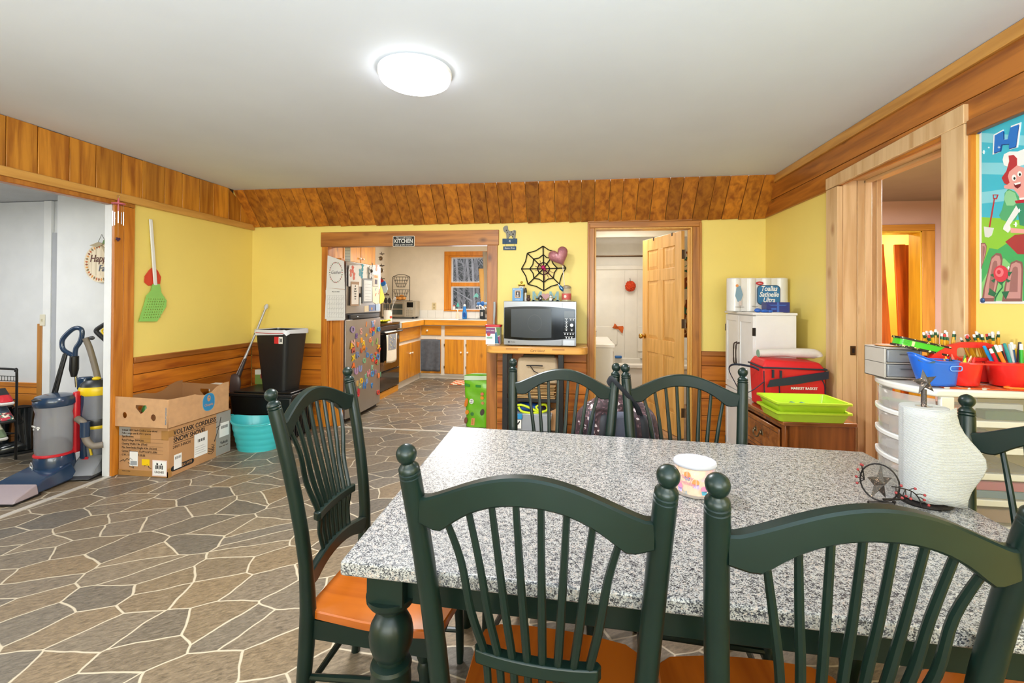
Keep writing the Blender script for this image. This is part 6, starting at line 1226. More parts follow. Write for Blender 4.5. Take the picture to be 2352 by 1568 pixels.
t = thing('jar_candle', 'glass jar candle with red label and lid on the microwave right end', 'candle', (mw(1301, 4.36), 4.36, MT)); b = B().m(plain('#C8BEB0', .1, alpha=.4, coat=.3)); b.lathe([(.040, 0), (.044, .004), (.044, .10), (.036, .112), (.036, .12)], n=24); b.build('glass', t)
b = B().m(plain('#C85A54', .5)); b.lathe([(.0445, .015), (.045, .016), (.045, .072), (.0445, .073)], n=24); b.build('label', t); b = B().m(plain('#E8D8C8', .6)); b.ball((-.008, -.040, .045), .016, 10, 1, .4, 1.1); b.build('printed_flower', t)
b = B().m(plain('#A89A88', .2, alpha=.8)); b.lathe([(.036, .12), (.040, .125), (.038, .14), (.02, .15), (.001, .152)], n=24); b.build('lid', t); b = B().m(plain('#5A4A3A', .5)); b.tube([(.040, -.01, .105), (.043, -.01, .135)], .0018, 5); b.build('wire_clasp', t)
jx, jz = mw(1301, 4.36), MT+.15
bp_ = P(1284, 588, 'y', 4.40)
t = thing('foil_balloon', 'dusty pink heart balloon on a white stick rising from the jar candle', 'balloon', tuple(bp_)); 
b = B().m(plain('#B07078', .3, .25, bump=.4, bscale=140, var=.12, vscale=60, coat=.3)); hp_ = heart(0, 0, .108, 36)
for sgn in (-1, 1):
    rings = []
    for k in range(7):
        s_ = math.cos(k/6*PI/2*.98); yy = sgn*.045*math.sin(k/6*PI/2)
        rings.append([b.v((x*s_*math.cos(.35)-z*s_*math.sin(-.35)*.0+.0*z, yy, z*s_)) for x, z in hp_])
    for A, C_ in zip(rings[:-1], rings[1:]):
        for i in range(36): b.f([A[i], A[(i+1) % 36], C_[(i+1) % 36], C_[i]])
    b.f(rings[-1])
bmesh.ops.rotate(b.bm, verts=b.bm.verts[:], cent=(0, 0, 0), matrix=Matrix.Rotation(-.42, 3, 'Y')); b.build('balloon', t)
b = B().m(plain('#E8E0DC', .4)); b.tube([(.035, 0, -.09), (jx-bp_.x-.02, 0, jz-bp_.z)], .0035, 6); b.build('stick', t)
t = thing('teardrop_ornament', 'glossy blue green teardrop ornament leaning on the jar candle', 'ornament', tuple(P(1288, 660, 'y', 4.33))); b = B().m(plain('#1E5A8A', .12, .3, coat=1, var=.4, vscale=40)); b.at((0, 0, 0), (0, -.6, 0)).lathe([(.001, -.045), (.012, -.032), (.018, -.012), (.015, .008), (.006, .028), (.001, .04)], n=16, sy=.5); b.at(); b.build('drop', t)
b = B().m(plain('#2A9A6A', .4)); b.tube([(.02, 0, -.03), (.03, .01, -.05), (.035, .02, -.12)], .003, 5); b.build('stem', t)
# gum tub
t = thing('candy_tub', 'clear tub with red lid and colourful label beside the microwave', 'tub', (P(1134, 800, 'y', 4.36).x, 4.36, SHZ+.001)); b = B().m(plain('#D8CEC8', .2, alpha=.8)); b.prism(rrect(-.072, .072, -.05, .05, .02, 4), 0, .165, 'xy'); b.build('tub', t, bevel=.004)
b = B().m(plain('#C8222E', .35)); b.prism(rrect(-.077, .077, -.055, .055, .022, 4), .165, .185, 'xy'); b.build('lid', t, bevel=.003)
b = B().m(plain('#7A3A6E', .4)); b.box(-.068, .02, -.0512, -.05, .10, .155); b.m(plain('#E4E2E0', .4)).box(-.068, .02, -.0512, -.05, .0, .10); b.m(plain('#B0303A', .4)).prism(circ(-.04, .095, .018, 12), -.052, -.0512); b.m(plain('#7AA890', .4)).box(-.06, -.005, -.052, -.0512, .055, .072); b.m(plain('#2A6A8A', .4)).prism([(.02, .11), (.035, .12), (.06, .01), (.02, .01)], -.0515, -.05); b.m(plain('#8A2A5A', .4)).prism([(.045, .07), (.066, .08), (.066, .01), (.055, .01)], -.0515, -.05); b.m(plain('#4A7A3A', .4)).prism([(.03, .16), (.068, .16), (.068, .09), (.045, .08)], -.0515, -.05); b.build('label', t); text('PARTY DRINK', .014, PAPER, t, (-.025, -.0525, .130), sx=.9)
t = thing('spatula', 'grey plastic handle standing behind the candy tub', 'utensil', (-.795, 4.53, SHZ+.002)); b = B().m(plain('#A8AAAC', .4)); b.tube(cr_([(0, 0, 0), (-.0, 0, .18), (.006, 0, .34), (.004, 0, .40)], 4), [.008]*6+[.012]*7, 10, flat=.6); b.build('handle', t)
# ---------------------------------------------------------------- bathroom
dh = Vector((1.062, 4.72)); df = Vector((.800, 5.47)); ang = math.atan2(df.y-dh.y, df.x-dh.x); DW = (df-dh).length
t = thing('panel_door', 'open six panel pine door swung into the bathroom', 'door', (dh.x, dh.y, .01), ang)
# local x runs from hinge to free edge; local +y faces the left side of the view
b = B().m(DOORW); DH = 2.03; T_ = .036
xs = [0, .115, DW/2-.05, DW/2+.05, DW-.115, DW]; zs = [0, .22, .78, .93, 1.56, 1.68, 1.90, DH]
b.box(0, xs[1], 0, T_, 0, DH); b.box(xs[4], DW, 0, T_, 0, DH)
for z0, z1 in ((.22, .78), (.93, 1.56), (1.68, 1.90)): b.box(xs[2], xs[3], 0, T_, z0, z1)
for z0, z1 in ((0, .22), (.78, .93), (1.56, 1.68), (1.90, DH)): b.box(xs[1], xs[4], 0, T_, z0, z1)
b.build('frame', t, bevel=.002)
for (x0, x1) in ((xs[1], xs[2]), (xs[3], xs[4])):
    for (z0, z1) in ((.22, .78), (.93, 1.56), (1.68, 1.90)):
        b = B().m(DOORW); m_ = .04
        for s0, s1 in ((.012, .003), (T_-.012, T_-.003)):
            b.hexa([(x0, s0, z0), (x1, s0, z0), (x1, s0, z1), (x0, s0, z1)], [(x0+m_, s1, z0+m_), (x1-m_, s1, z0+m_), (x1-m_, s1, z1-m_), (x0+m_, s1, z1-m_)])
        b.box(x0, x1, .0121, T_-.0121, z0, z1); b.build('panel', t, smooth=False)
BRS = plain('#B88A3A', .2, .9)
b = B().m(BRS); b.lathe([(.028, T_), (.028, T_+.006), (.012, T_+.010), (.012, T_+.030), (.026, T_+.042), (.030, T_+.055), (.024, T_+.068), (.001, T_+.072)], (DW-.065, 0, .945), 20, axis='y'); b.lathe([(.028, 0), (.028, -.006), (.012, -.010), (.012, -.030), (.026, -.042), (.030, -.055), (.024, -.068), (.001, -.072)], (DW-.065, 0, .945), 20, axis='y'); b.build('knob', t, 'brass knob')
for z in (.25, 1.12, 1.80):
    b = B().m(plain('#6A5A4A', .4, .7)); b.box(-.002, .0, .004, .032, z-.045, z+.045); b.tube([(-.006, -.004, z-.045), (-.006, -.004, z+.045)], .007, 8); b.build('hinge', t)
for x in (.16, DW-.26): b = B().m(plain('#4A3A2A', .4, .6)); b.box(x, x+.02, -.003, T_+.003, DH-.03, DH+.004); b.build('over_door_clip', t)
p_ = P(1519, 612, 'y', 5.05); t = thing('door_charm', 'white and lilac charm hanging on the pine bathroom door', 'ornament', (.925, 5.085, 1.64), ang+PI)
b = B().m(plain('#E8E4E4', .5)); b.box(-.012, .012, -.008, -.002, 0, .10); b.m(plain('#A898A8', .5)).ball((-.03, -.008, -.02), .03, 12, 1, .4, .8); b.m(plain('#E8E4E4', .5)).ball((.01, -.008, -.03), .024, 10, 1, .4, .9); b.build('charm', t); text('hooo', .05, PAPER, t, (0, -.01, -.09), ex=.002)
t = thing('bath_towel', 'striped brown and teal towel hanging behind the pine door', 'towel', (1.30, 5.35, .95), 0)
b = B().m(speckle('stripes', [(0, '#8A4A2A'), (.35, '#D8B890'), (.55, '#2A6A5A'), (.8, '#E4D8C8')], 14, .9)); b.grid(lambda u, v: (-.26+.5*u, .02*math.sin(u*14), .95*v), 20, 8); b.build('cloth', t, solid=.006)
# tub and surround
t = thing('bathtub', 'white bathtub with a moulded white surround and shelves', 'bathtub', (.78, 6.3, 0), 0)
b = B().m(TUBW); x0, x1, y1 = -.77, .835, .69; b.box(x0, x1, -.02, .03, 0, .46); b.box(x0, x1, -.05, .06, .46, .52); b.box(x0, x1, y1-.06, y1, .3, .52); b.box(x0, x0+.08, .0, y1, .3, .52); b.box(x1-.08, x1, 0, y1, .3, .52); b.box(x0, x1, 0, y1, .10, .14); b.build('basin', t, bevel=.015, seg=3)
b = B().m(TUBW); b.box(x0, x1, y1-.03, y1, .52, 1.86)
for a_, c_ in ((x0, -.06), (-.055, .12), (.125, .48), (.485, x1)): b.box(a_, c_, y1-.036, y1-.03, .52, 1.80)
b.box(.16, .34, y1-.10, y1-.03, .52, .60); b.box(.13, .50, y1-.06, y1-.03, .62, .98); b.box(x0, x1, y1-.045, y1, 1.81, 1.87); b.build('surround', t, bevel=.008)
b = B().m(TUBW); b.box(-.72, -.16, y1-.055, y1-.03, .70, .98); b.build('shelf_niche', t, bevel=.02)
t = thing('shower_rod', 'dark bronze shower rod above the tub', 'shower rod', (0, 6.33, P(1420, 588, 'y', 6.33).z)); b = B().m(plain('#5A4630', .3, .7)); b.tube([(.0, 0, 0), (1.62, 0, 0)], .013, 10); b.build('rod', t)
b = B().m(plain('#E6DECC', .6)); b.box(0, 1.62, 6.30, 6.36, 2.20, 2.28); struct(b.build('trim_24'))
YW = 6.3+y1-.036
lp = P(1448, 657, 'y', YW-.06); t = thing('loofah', 'bright orange red round loofah hanging on the tub surround', 'loofah', tuple(lp))
b = B().m(plain('#DC4A1E', .75)); random.seed(5); b.ball((0, 0, 0), .070, 44)
for v in b.bm.verts:
    d_ = v.co.normalized(); k_ = .5+.5*math.sin(d_.x*13+4*math.sin(d_.z*7))*math.sin(d_.z*15+3*math.sin(d_.y*6)+d_.x*5); v.co = d_*(.052+.030*k_+random.uniform(-.003, .004))
b.build('netting', t); b = B().m(plain('#3A3A3A', .5)); b.tube([(0, 0, .06), (-.006, .02, .12)], .004, 6); b.build('loop', t)
cp2 = P(1418, 755, 'y', YW-.03); t = thing('wash_cloth', 'orange wash cloth draped on the tub surround hook', 'cloth', tuple(cp2))
b = B().m(plain('#D8672A', .9, var=.15, vscale=20)); b.hexa([(-.095, 0, .012), (.02, 0, -.015), (.075, 0, -.085), (.095, 0, .02)], [(-.07, -.02, .025), (-.04, -.03, .10), (.0, -.03, .04), (.085, -.02, .045)]); b.build('folds', t, bevel=.01, smooth=False)
t = thing('soap_dish', 'small blue soap bar on the tub shelf', 'soap', (P(1420, 818, 'y', YW-.05).x, YW-.06, P(1420, 822, 'y', YW-.05).z)); b = B().m(plain('#2A6AB0', .5)); b.prism(rrect(-.05, .05, -.03, .03, .02, 3), -.0, .035, 'xy'); b.build('bar', t, bevel=.01)
b = B().m(plain('#8A6A3A', .3, .8)); p_ = P(1372, 762, 'y', 6.2)
t = thing('bathroom_vanity', 'white bathroom vanity at the left inside the door', 'vanity', (0, 5.05, 0))
b2 = B().m(plain('#E2DCD0', .5)); b2.box(0.005, .405, 0, 1.05, .08, .85); b2.box(.005, .37, .02, 1.03, 0, .08); b2.build('cabinet', t, bevel=.003)
b2 = B().m(plain('#F0ECE4', .2, coat=.5)); b2.box(0.003, .425, -.02, 1.07, .85, .885); b2.build('basin_top', t, bevel=.006)
b2 = B().m(plain('#DDD6CA', .5)); b2.box(.405, .418, .03, .51, .12, .80); b2.box(.405, .418, .53, 1.02, .12, .80); b2.build('door', t, bevel=.003)
t = thing('vanity_faucet', 'brass faucet on the bathroom vanity', 'faucet', (.20, 5.75, .886)); b.bm.free(); b = B().m(plain('#8A6428', .25, .9)); b.tube([(-.03, 0, 0), (-.03, 0, .12)], .014, 8); b.tube([(-.05, 0, .09), (.06, 0, .09)], .009, 8); b.tube([(.05, 0, .02), (.05, 0, .10)], .008, 8); b.tube([(-.03, 0, 0), (.05, 0, 0)], .01, 8); b.build('spout', t)
t = thing('dark_towel', 'dark hand towel hanging off the vanity side', 'towel', (.437, 5.75, .45)); b = B().m(plain('#3A2E2A', .9)); b.grid(lambda u, v: (.006*math.sin(u*12), .18*u, .42*v), 8, 4); b.build('cloth', t, solid=.004)
# ---------------------------------------------------------------- right corner
CABW = plain('#E2E0DD', .4)
t = thing('storage_cabinet', 'tall white cabinet with two narrow doors in the right corner', 'cabinet', (1.352, 4.07, 0), -PI/2)
# local x -> world -y, local y -> world +x ; front faces -x
hw_ = .325; DP = .30; HT = 1.248
b = B().m(CABW); b.box(-hw_, hw_, .012, DP, 0, HT); b.build('body', t, bevel=.002)
b = B().m(CABW); b.box(-hw_-.015, hw_+.008, -.012, DP+.006, HT, HT+.018); b.build('top', t, bevel=.003)
for s in (-1, 1):
    x0, x1 = (-hw_+.004, -.002) if s < 0 else (.002, hw_-.004)
    b = B().m(CABW)
    for z0, z1 in ((.06, .60), (.61, HT-.01)):
        b.box(x0, x1, 0, .012, z0, z1)
        b.box(x0, x0+.045, -.007, 0, z0, z1); b.box(x1-.045, x1, -.007, 0, z0, z1); b.box(x0+.045, x1-.045, -.007, 0, z0, z0+.05); b.box(x0+.045, x1-.045, -.007, 0, z1-.05, z1)
    d_ = b.build('door', t, bevel=.0015)
    b = B().m(plain('#3A2A22', .4, .5)); xk = s*.028; b.tube(cr_([(xk, -.006, 1.01), (xk, -.03, 1.0), (xk, -.034, .95), (xk, -.034, .89), (xk, -.03, .84), (xk, -.006, .83)], 4), [.006]*8+[.0045]*5+[.006]*8, 8); b.ball((xk, -.008, 1.01), .009, 8); b.ball((xk, -.008, .83), .009, 8); b.build('handle', d_, 'dark bronze pull')
    for z in (.12, .48, 1.12):
        b = B().m(plain('#1E1A18', .4, .5)); xh = s*(hw_-.002); b.box(xh-.007, xh+.007, -.010, .010, z-.03, z+.03); b.build('hinge', d_)
# paper towel multipack
TOPZ = HT+.019
t = thing('paper_towel_pack', 'large white wrapped pack of paper towels lettered Toallas Satinelle Ultra', 'paper towels', (1.50, 4.13, TOPZ), 0)
b = B().m(plain('#DCD8D2', .35, coat=.3, bump=.5, bscale=18))
for i in range(4): b.lathe([(.055, 0), (.062, .006), (.062, .275), (.055, .281)], (-.165+i*.118, 0, 0), 24, sy=1)
b.box(-.19, .22, -.05, .05, .003, .278); b.build('wrapped_rolls', t)
BLW = plain('#2A6E9E', .4); zq = .16
cut([rrect(-.005, .165, .062, .215, .03, 5)], BLW, t, 'blue_badge', .001, (0, -.0645, 0)); cut([rrect(-.010, .170, .057, .220, .034, 5), rrect(-.005, .165, .062, .215, .03, 5)], plain('#16304A', .4), t, 'badge_rim', .001, (0, -.0648, 0))
for s_, z in (('Toallas', .190), ('Satinelle', .142), ('Ultra', .096)): text(s_, .056, PAPER, t, (.082, -.066, z), shear=.25, sx=.80, off=.001)
cut([circ(.01, .235, .030, 18, .015)], plain('#B8202E', .4), t, 'red_mark', .001, (0, -.0665, 0)); text('value', .014, PAPER, t, (.01, -.0675, .235))
b = B().m(plain('#7A98A8', .5)); b.prism([(-.17, .20), (-.14, .215), (-.12, .14), (-.135, .09), (-.16, .08), (-.18, .13)], -.064, -.062); b.m(plain('#D88A4A', .5)); b.prism(circ(-.165, .215, .012, 10), -.065, -.062); b.m(plain('#C8B8B0', .5)).box(-.15, -.13, -.065, -.062, .05, .09); b.m(INKB).box(-.18, -.11, -.065, -.063, .036, .039); b.box(-.05, .0, -.065, -.063, .044, .047); b.build('printed_picture', t)
t = thing('blue_box', 'small navy blue folded carton on the white cabinet top', 'box', (1.565, 3.90, TOPZ), .0); b = B().m(plain('#2A3478', .45)); b.box(-.085, .085, -.05, .045, 0, .080); b.m(plain('#3A62B0', .45)); b.box(-.008, .008, -.0515, -.05, .0, .08); b.prism([(-.07, .06), (.07, .06), (.05, .052), (-.05, .052)], -.052, -.05); b.box(-.05, -.012, -.052, -.05, .02, .035); b.build('carton', t, bevel=.003)
t = thing('tape_dispenser', 'bright blue crumpled plastic wrap on the cabinet edge', 'wrap', (1.45, 3.83, TOPZ), .0); b = B().m(plain('#1A5AB8', .25, coat=.6)); b.ball((-.04, 0, .016), .028, 12, 1, .7, .6); b.ball((.01, .0, .012), .024, 12, 1.6, .7, .55); b.ball((.05, .0, .010), .02, 12, 1.2, .7, .6); b.build('wrap', t); b = B().m(plain('#E8E4DC', .5)); b.prism(circ(.10, .0, .045, 14, .02), 0, .003, 'xy'); b.build('paper_disc', t)
# nightstand
t = thing('nightstand', 'dark walnut nightstand with one drawer and open shelf, before the white cabinet', 'nightstand', (1.463, 3.375, 0), -PI/2+.05)
nw, nd, nh = .33, .205, .62
b = B().m(WALNUT); b.box(-nw, nw, nd-.012, nd, .05, .595); b.box(-nw, -nw+.022, -nd+.01, nd, .02, .595); b.box(nw-.022, nw, -nd+.01, nd, .02, .595); b.box(-nw, nw, -nd+.01, nd, .12, .14); b.build('case', t, bevel=.003)
b = B().m(WALNUT); 
for x in (-nw, nw-.045): b.box(x, x+.045, -nd, -nd+.03, 0, .595)
b.box(-nw, nw, -nd+.004, -nd+.02, .565, .595); b.box(-nw, nw, -nd+.004, -nd+.02, .335, .355); b.prism([(-nw+.04, .355), (-nw+.04, .30), (-.18, .33), (0, .345), (.18, .33), (nw-.04, .30), (nw-.04, .355)], -nd+.002, -nd+.012); b.prism([(-nw, .13), (-nw, .0), (-nw+.06, .04), (0, .07), (nw-.06, .04), (nw, 0), (nw, .13)], -nd, -nd+.015); b.build('face_frame', t, bevel=.003)
b = B().m(WALNUT_Y); b.prism(rrect(-nw-.012, nw+.012, -nd-.016, nd+.004, .008, 2), .595, nh, 'xy'); b.build('top', t, bevel=.005, seg=3)
b = B().m(WALNUT_Y); b.box(-nw+.055, nw-.055, -nd-.012, -nd+.004, .362, .558); d_ = b.build('drawer', t, bevel=.006)
b = B().m(plain('#3A1E0C', .5)); 
for z in (.392, .528): b.box(-nw+.06, nw-.06, -nd-.0128, -nd-.012, z, z+.003)
b.build('groove', d_)
b = B().m(plain('#6E6048', .3, .8)); 
for s in (-1, 1): b.ball((s*.045, -nd-.022, .472), .012, 10, 1.2, .7, 1); b.prism([(s*.045-.018, .46), (s*.045+.018, .458), (s*.045+.012, .485), (s*.045, .497), (s*.045-.014, .484)], -nd-.016, -nd-.012)
b.tube(cr_([(-.045, -nd-.03, .468), (-.035, -nd-.034, .445), (0, -nd-.036, .436), (.035, -nd-.034, .445), (.045, -nd-.03, .468)], 4), .0045, 8); b.build('drawer_pull', d_, 'antique brass pull')
t = thing('snack_bag', 'yellow snack bag with red lettering on the nightstand shelf', 'bag', (1.37, 3.40, .142), -PI/2+.2); b = B().m(plain('#E8B81E', .3, coat=.3)); b.hexa([(-.07, -.03, 0), (.07, -.03, 0), (.07, .03, 0), (-.07, .03, 0)], [(-.075, -.005, .16), (.075, -.005, .16), (.075, .005, .16), (-.075, .005, .16)]); b.build('bag', t, bevel=.006); text('Krunch', .045, plain('#C8281E', .4), t, (0, -.026, .095), roll=.2, sx=.9)
# cooler bag
t = thing('cooler_bag', 'bright red insulated shopping bag with navy strap on the nightstand', 'bag', (1.475, 3.475, nh+.001), .04)
RED = plain('#D01C20', .55, var=.06, bump=.25, bscale=20); NV = plain('#1A2236', .6)
b = B().m(RED); b.hexa([(-.195, -.10, 0), (.205, -.10, 0), (.20, .13, 0), (-.19, .13, 0)], [(-.215, -.115, .285), (.190, -.115, .275), (.19, .13, .28), (-.205, .13, .29)]); b.build('body', t, bevel=.016, seg=3)
b = B().m(RED); b.hexa([(-.217, -.118, .280), (.192, -.118, .272), (.192, .132, .278), (-.208, .132, .286)], [(-.185, -.09, .335), (.165, -.09, .318), (.17, .11, .32), (-.18, .11, .34)]); b.build('lid', t, bevel=.014, seg=3)
b = B().m(NV); b.tube([(-.218, -.12, .283), (0, -.122, .280), (.194, -.12, .275)], .006, 6); b.tube([(-.218, -.12, .283), (-.21, .13, .288)], .006, 6); b.tube([(.194, -.12, .275), (.194, .13, .28)], .006, 6)
b.tube([(-.105, -.112, .17), (-.098, -.104, .02)], .0035, 6); b.tube(cr_([(.155, -.115, .225), (.185, -.112, .17), (.192, -.105, .10), (.195, -.103, .02)], 4), .0035, 6); b.tube([(-.205, -.112, .26), (-.196, -.102, .01)], .0035, 6); b.build('piping', t)
b = B().m(NV); b.hexa([(-.19, -.123, .150), (.0, -.125, .175), (.205, -.122, .215), (.205, -.118, .215)], [(-.17, -.123, .200), (.0, -.125, .225), (.205, -.122, .265), (.205, -.118, .265)]); b.tube(cr_([(-.205, -.12, .19), (-.28, -.10, .12), (-.34, -.08, .10), (-.37, -.06, .16), (-.40, -.02, .25), (-.36, .0, .285), (-.25, -.02, .275), (-.20, -.06, .25)], 5), .008, 8, flat=.35); b.build('strap', t, 'navy webbing strap')
b = B().m(NV); b.box(-.158, -.145, -.130, -.120, .215, .27); b.box(-.108, -.095, -.130, -.120, .215, .265); b.build('zipper_pull', t)
text('MARKET BASKET', .024, PAPER, t, (.055, -.112, .145), sx=.95, off=.0006)
t = thing('rolled_bag', 'clear plastic wrapped white bundle lying on the red bag', 'bundle', (1.49, 3.50, nh+.335), .03); b = B().m(plain('#D8D4CE', .3, coat=.4, bump=.5, bscale=25)); b.tube(cr_([(-.20, 0, .03), (-.05, 0, .036), (.10, 0, .036), (.185, .0, .03), (.20, 0, .01)], 4), [.028]*6+[.034]*6+[.03]*4+[.02], 14); b.build('wrap', t); b = B().m(plain('#7AA088', .5)); b.lathe([(.001, -.204), (.026, -.204), (.028, -.19)], (0, 0, .03), 14, axis='x'); b.build('printed_end', t)
# lime trays
def tray(z, label, dz):
    t = thing('letter_tray', label, 'tray', (1.425, 3.155, z), .03, 'lime green stacking trays')
    L_ = plain('#B4D82C', .35, coat=.2); b = B().m(L_); hx_, hy_ = .205, .145
    def rg(kx, z_, r=.02): return [b.v((p[0], p[1], z_)) for p in rrect(-hx_-kx, hx_+kx, -hy_-kx, hy_+kx, r, 3)]
    rs = [rg(-.02, 0), rg(-.0, .052), rg(.012, .053), rg(.012, .064), rg(-.004, .064), rg(-.022, .006)]
    for A, C in zip(rs[:-1], rs[1:]):
        for i in range(len(A)): b.f([A[i], A[(i+1) % len(A)], C[(i+1) % len(A)], C[i]])
    b.f(rs[0][::-1]); b.f(rs[-1]); b.build('tray', t)
    return t
tray(nh+.001, 'lime green stacking tray, the lower one on the nightstand', 0); t = tray(nh+.058, 'lime green stacking tray, the upper one with small items in it', 0)
for i in range(7):
    o = B().m(plain(('#1A4A8A', '#2A2A2E', '#1E6A8A')[i % 3], .5)).box(-.014, .014, -.008, .008, 0, .016).build('small_part', bevel=.003); o.location = (1.36+i*.02, 3.20+.014*(i % 3), nh+.066); o.rotation_euler = (0, 0, i); tag(o, 'small ' + ('blue', 'black', 'teal')[i % 3] + ' piece in the upper lime tray', 'plastic piece', 'small pieces in the upper tray')
# ---------------------------------------------------------------- backpack on the far chair
t = thing('backpack', 'brown patterned backpack with grey panel hanging behind the two far chairs', 'backpack', (.19, 2.20, .40), .12)
PAT = speckle('camouflage', [(0, '#2E181C'), (.60, '#43262C'), (.84, '#6A4A50'), (1.0, '#B8A8A8')], 85, .7)
b = B().m(PAT)
def bk(u, v):
    a = 2*PI*u; z = .52*v; w_ = .215*(1-.30*v**3)*(.86+.14*math.sin(min(1, v*2.2)*PI/2)); d_ = .12*(1-.35*v**2)
    k = math.sqrt(max(0, 1-max(0, (v-.78)/.22)**2)) if v > .78 else 1
    ca, sa = math.cos(a), math.sin(a); ca = math.copysign(abs(ca)**.75, ca); sa = math.copysign(abs(sa)**.75, sa)
    return (w_*k*ca, d_*k*sa, z)
b.grid(bk, 36, 26); b.build('body', t)
b = B().m(plain('#5E6070', .8, bump=.3, bscale=30)); b.grid(lambda u, v: ((-.175+.35*u)*(1-.25*v**2), -.118*(1-.35*(v*.9)**2)-.012*math.sin(u*PI)-.004, .02+.44*v), 14, 14); b.build('back_panel', t, 'slate grey padded back panel', solid=.012)
for s in (-1, 1):
    b = B().m(PAT); pts = cr_([(s*.075, -.10, .47), (s*.085, -.155, .44), (s*.095, -.165, .34), (s*.115, -.160, .20), (s*.125, -.14, .05)], 5)
    b.tube(pts, .036, 12, flat=.32); sp_ = b.build('shoulder_strap', t)
    b = B().m(plain('#1C1C22', .7)); b.tube([tuple(Vector(p)+Vector((0, -.010, 0))) for p in pts], .017, 8, flat=.4); b.build('webbing', sp_)
b = B().m(plain('#23262C', .7)); b.tube(cr_([(.08, -.14, .44), (.05, -.19, .50), (.0, -.235, .56), (-.05, -.262, .612), (-.068, -.235, .628), (-.075, -.20, .60)], 5), .013, 8, flat=.2); b.build('hanging_strap', t, 'dark webbing strap looped on the chair')
# ---------------------------------------------------------------- drawer cart
CX0, CX1, CY0, CY1, CZT = 1.375, 1.752, 1.965, 2.330, 1.02
PLW = plain('#DCD8D0', .35, coat=.2); CLR = plain('#D2CCC6', .18, alpha=.40, coat=.3)
t = thing('drawer_cart', 'tall white frame plastic drawer cart with curved clear drawers by the doorway', 'drawer cart', ((CX0+CX1)/2, (CY0+CY1)/2, 0), 0)
cw, cdp = (CX1-CX0)/2, (CY1-CY0)/2; lv = [CZT-.028-.098*i for i in range(10)]
def bowx(u): return -cw-.055*(1-(2*u-1)**2)-.004
def slab(b, z0, z1, ex=0): 
    pts = [(cw, -cdp), (cw, cdp)]+[(bowx(1-i/14)-ex, -cdp+2*cdp*(1-i/14)) for i in range(15)]
    b.prism(pts, z0, z1, 'xy')
b = B().m(PLW); slab(b, CZT-.028, CZT, .01); b.build('top', t, bevel=.008, seg=3)
b = B().m(PLW)
for x in (-cw, cw-.035): 
    for y in (-cdp, cdp-.02): b.box(x+.004, x+.05, y, y+.02, .06, CZT-.028)
for z in lv[1:]:
    b.box(-cw, cw, -cdp, -cdp+.02, z-.012, z+.012); b.box(-cw, cw, cdp-.02, cdp, z-.012, z+.012)
b.build('frame', t, bevel=.003)
b = B().m(plain('#D8D4CE', .15, alpha=.14)); b.box(-cw+.04, cw-.03, -cdp+.006, -cdp+.008, .07, CZT-.03); b.build('side_panel', t)
DC = ['#E08A7A', '#C8C0B8', '#D0C8C0', '#B86A7A', '#C8A898', '#B8A8A0', '#C8B8B0', '#B0A8A0', '#C0B0A8']
for i in range(9):
    zt, zb_ = lv[i]-.010, lv[i+1]+.014
    b = B().m(CLR); pts = [(bowx(k/14), -cdp+.012+(2*cdp-.024)*k/14) for k in range(15)]
    A = [b.v((x, y, zb_)) for x, y in pts]; A2 = [b.v((x-.004, y, zt)) for x, y in pts]; 
    for k in range(14): b.f([A[k], A[k+1], A2[k+1], A2[k]])
    Bk = [b.v((cw-.02, y, zb_)) for x, y in pts]; 
    for k in range(14): b.f([A[k], A[k+1], Bk[k+1], Bk[k]])
    d_ = b.build('drawer', t, solid=.003)
    b = B().m(plain('#E8E6E2', .3)); pr = [(bowx(k/14)-.010, -cdp+.004+(2*cdp-.008)*k/14) for k in range(15)]; pr2 = [(bowx(k/14)+.012, -cdp+.004+(2*cdp-.008)*k/14) for k in reversed(range(15))]
    b.prism(pr+pr2, zb_-.024, zb_-.004, 'xy'); b.build('drawer_lip', d_, 'white curved lip', bevel=.004)
b = B().m(PLW)
for x in (-cw+.03, cw-.03):
    for y in (-cdp+.03, cdp-.03): b.lathe([(.022, 0), (.026, .02), (.022, .045), (.012, .062)], (x, y, 0), 14)
b.build('caster', t)
# things inside the drawers seen through the clear side
random.seed(3)
def inside(name, label, cat, x, y, z, col, sz, rz=0, grp=None):
    o = B().m(plain(col, .6)).box(-sz[0], sz[0], -sz[1], sz[1], 0, sz[2]).build(name, bevel=.004); o.location = (t.location.x+x, t.location.y+y, z); o.rotation_euler = (0, 0, rz); tag(o, label, cat, grp or 'craft supplies in the drawer cart'); return o
inside('folded_felt', 'dark green roll in the top drawer of the cart', 'craft supply', .05, -.14, lv[1]+.014, '#3A5A44', (.07, .025, .034))
inside('folded_felt', 'white folded sheets in the top drawer of the cart', 'craft supply', .05, -.10, lv[1]+.014, '#DCDAD4', (.10, .012, .052))
inside('folded_felt', 'salmon pink pouch in the top drawer of the cart', 'craft supply', -.10, -.13, lv[1]+.014, '#D8907E', (.045, .03, .042))
inside('craft_pad', 'white pad in the second drawer of the cart', 'craft supply', .02, -.12, lv[2]+.014, '#D8D2C8', (.12, .05, .035))
inside('coloured_paper', 'deep pink paper stack in the fourth drawer of the cart', 'craft supply', .03, -.09, lv[4]+.043, '#B0526C', (.13, .08, .034))
inside('coloured_paper', 'slate blue paper stack in the fourth drawer of the cart', 'craft supply', .03, -.09, lv[4]+.014, '#5A7A90', (.13, .08, .028))
inside('craft_pad', 'tan pouch in the second drawer front of the cart', 'craft supply', -.17, .10, lv[2]+.018, '#C8A078', (.03, .05, .035))
inside('craft_tool', 'green and white glue stick in the top drawer front', 'craft supply', -.18, .04, lv[1]+.03, '#8ABE6A', (.012, .07, .012), .5)
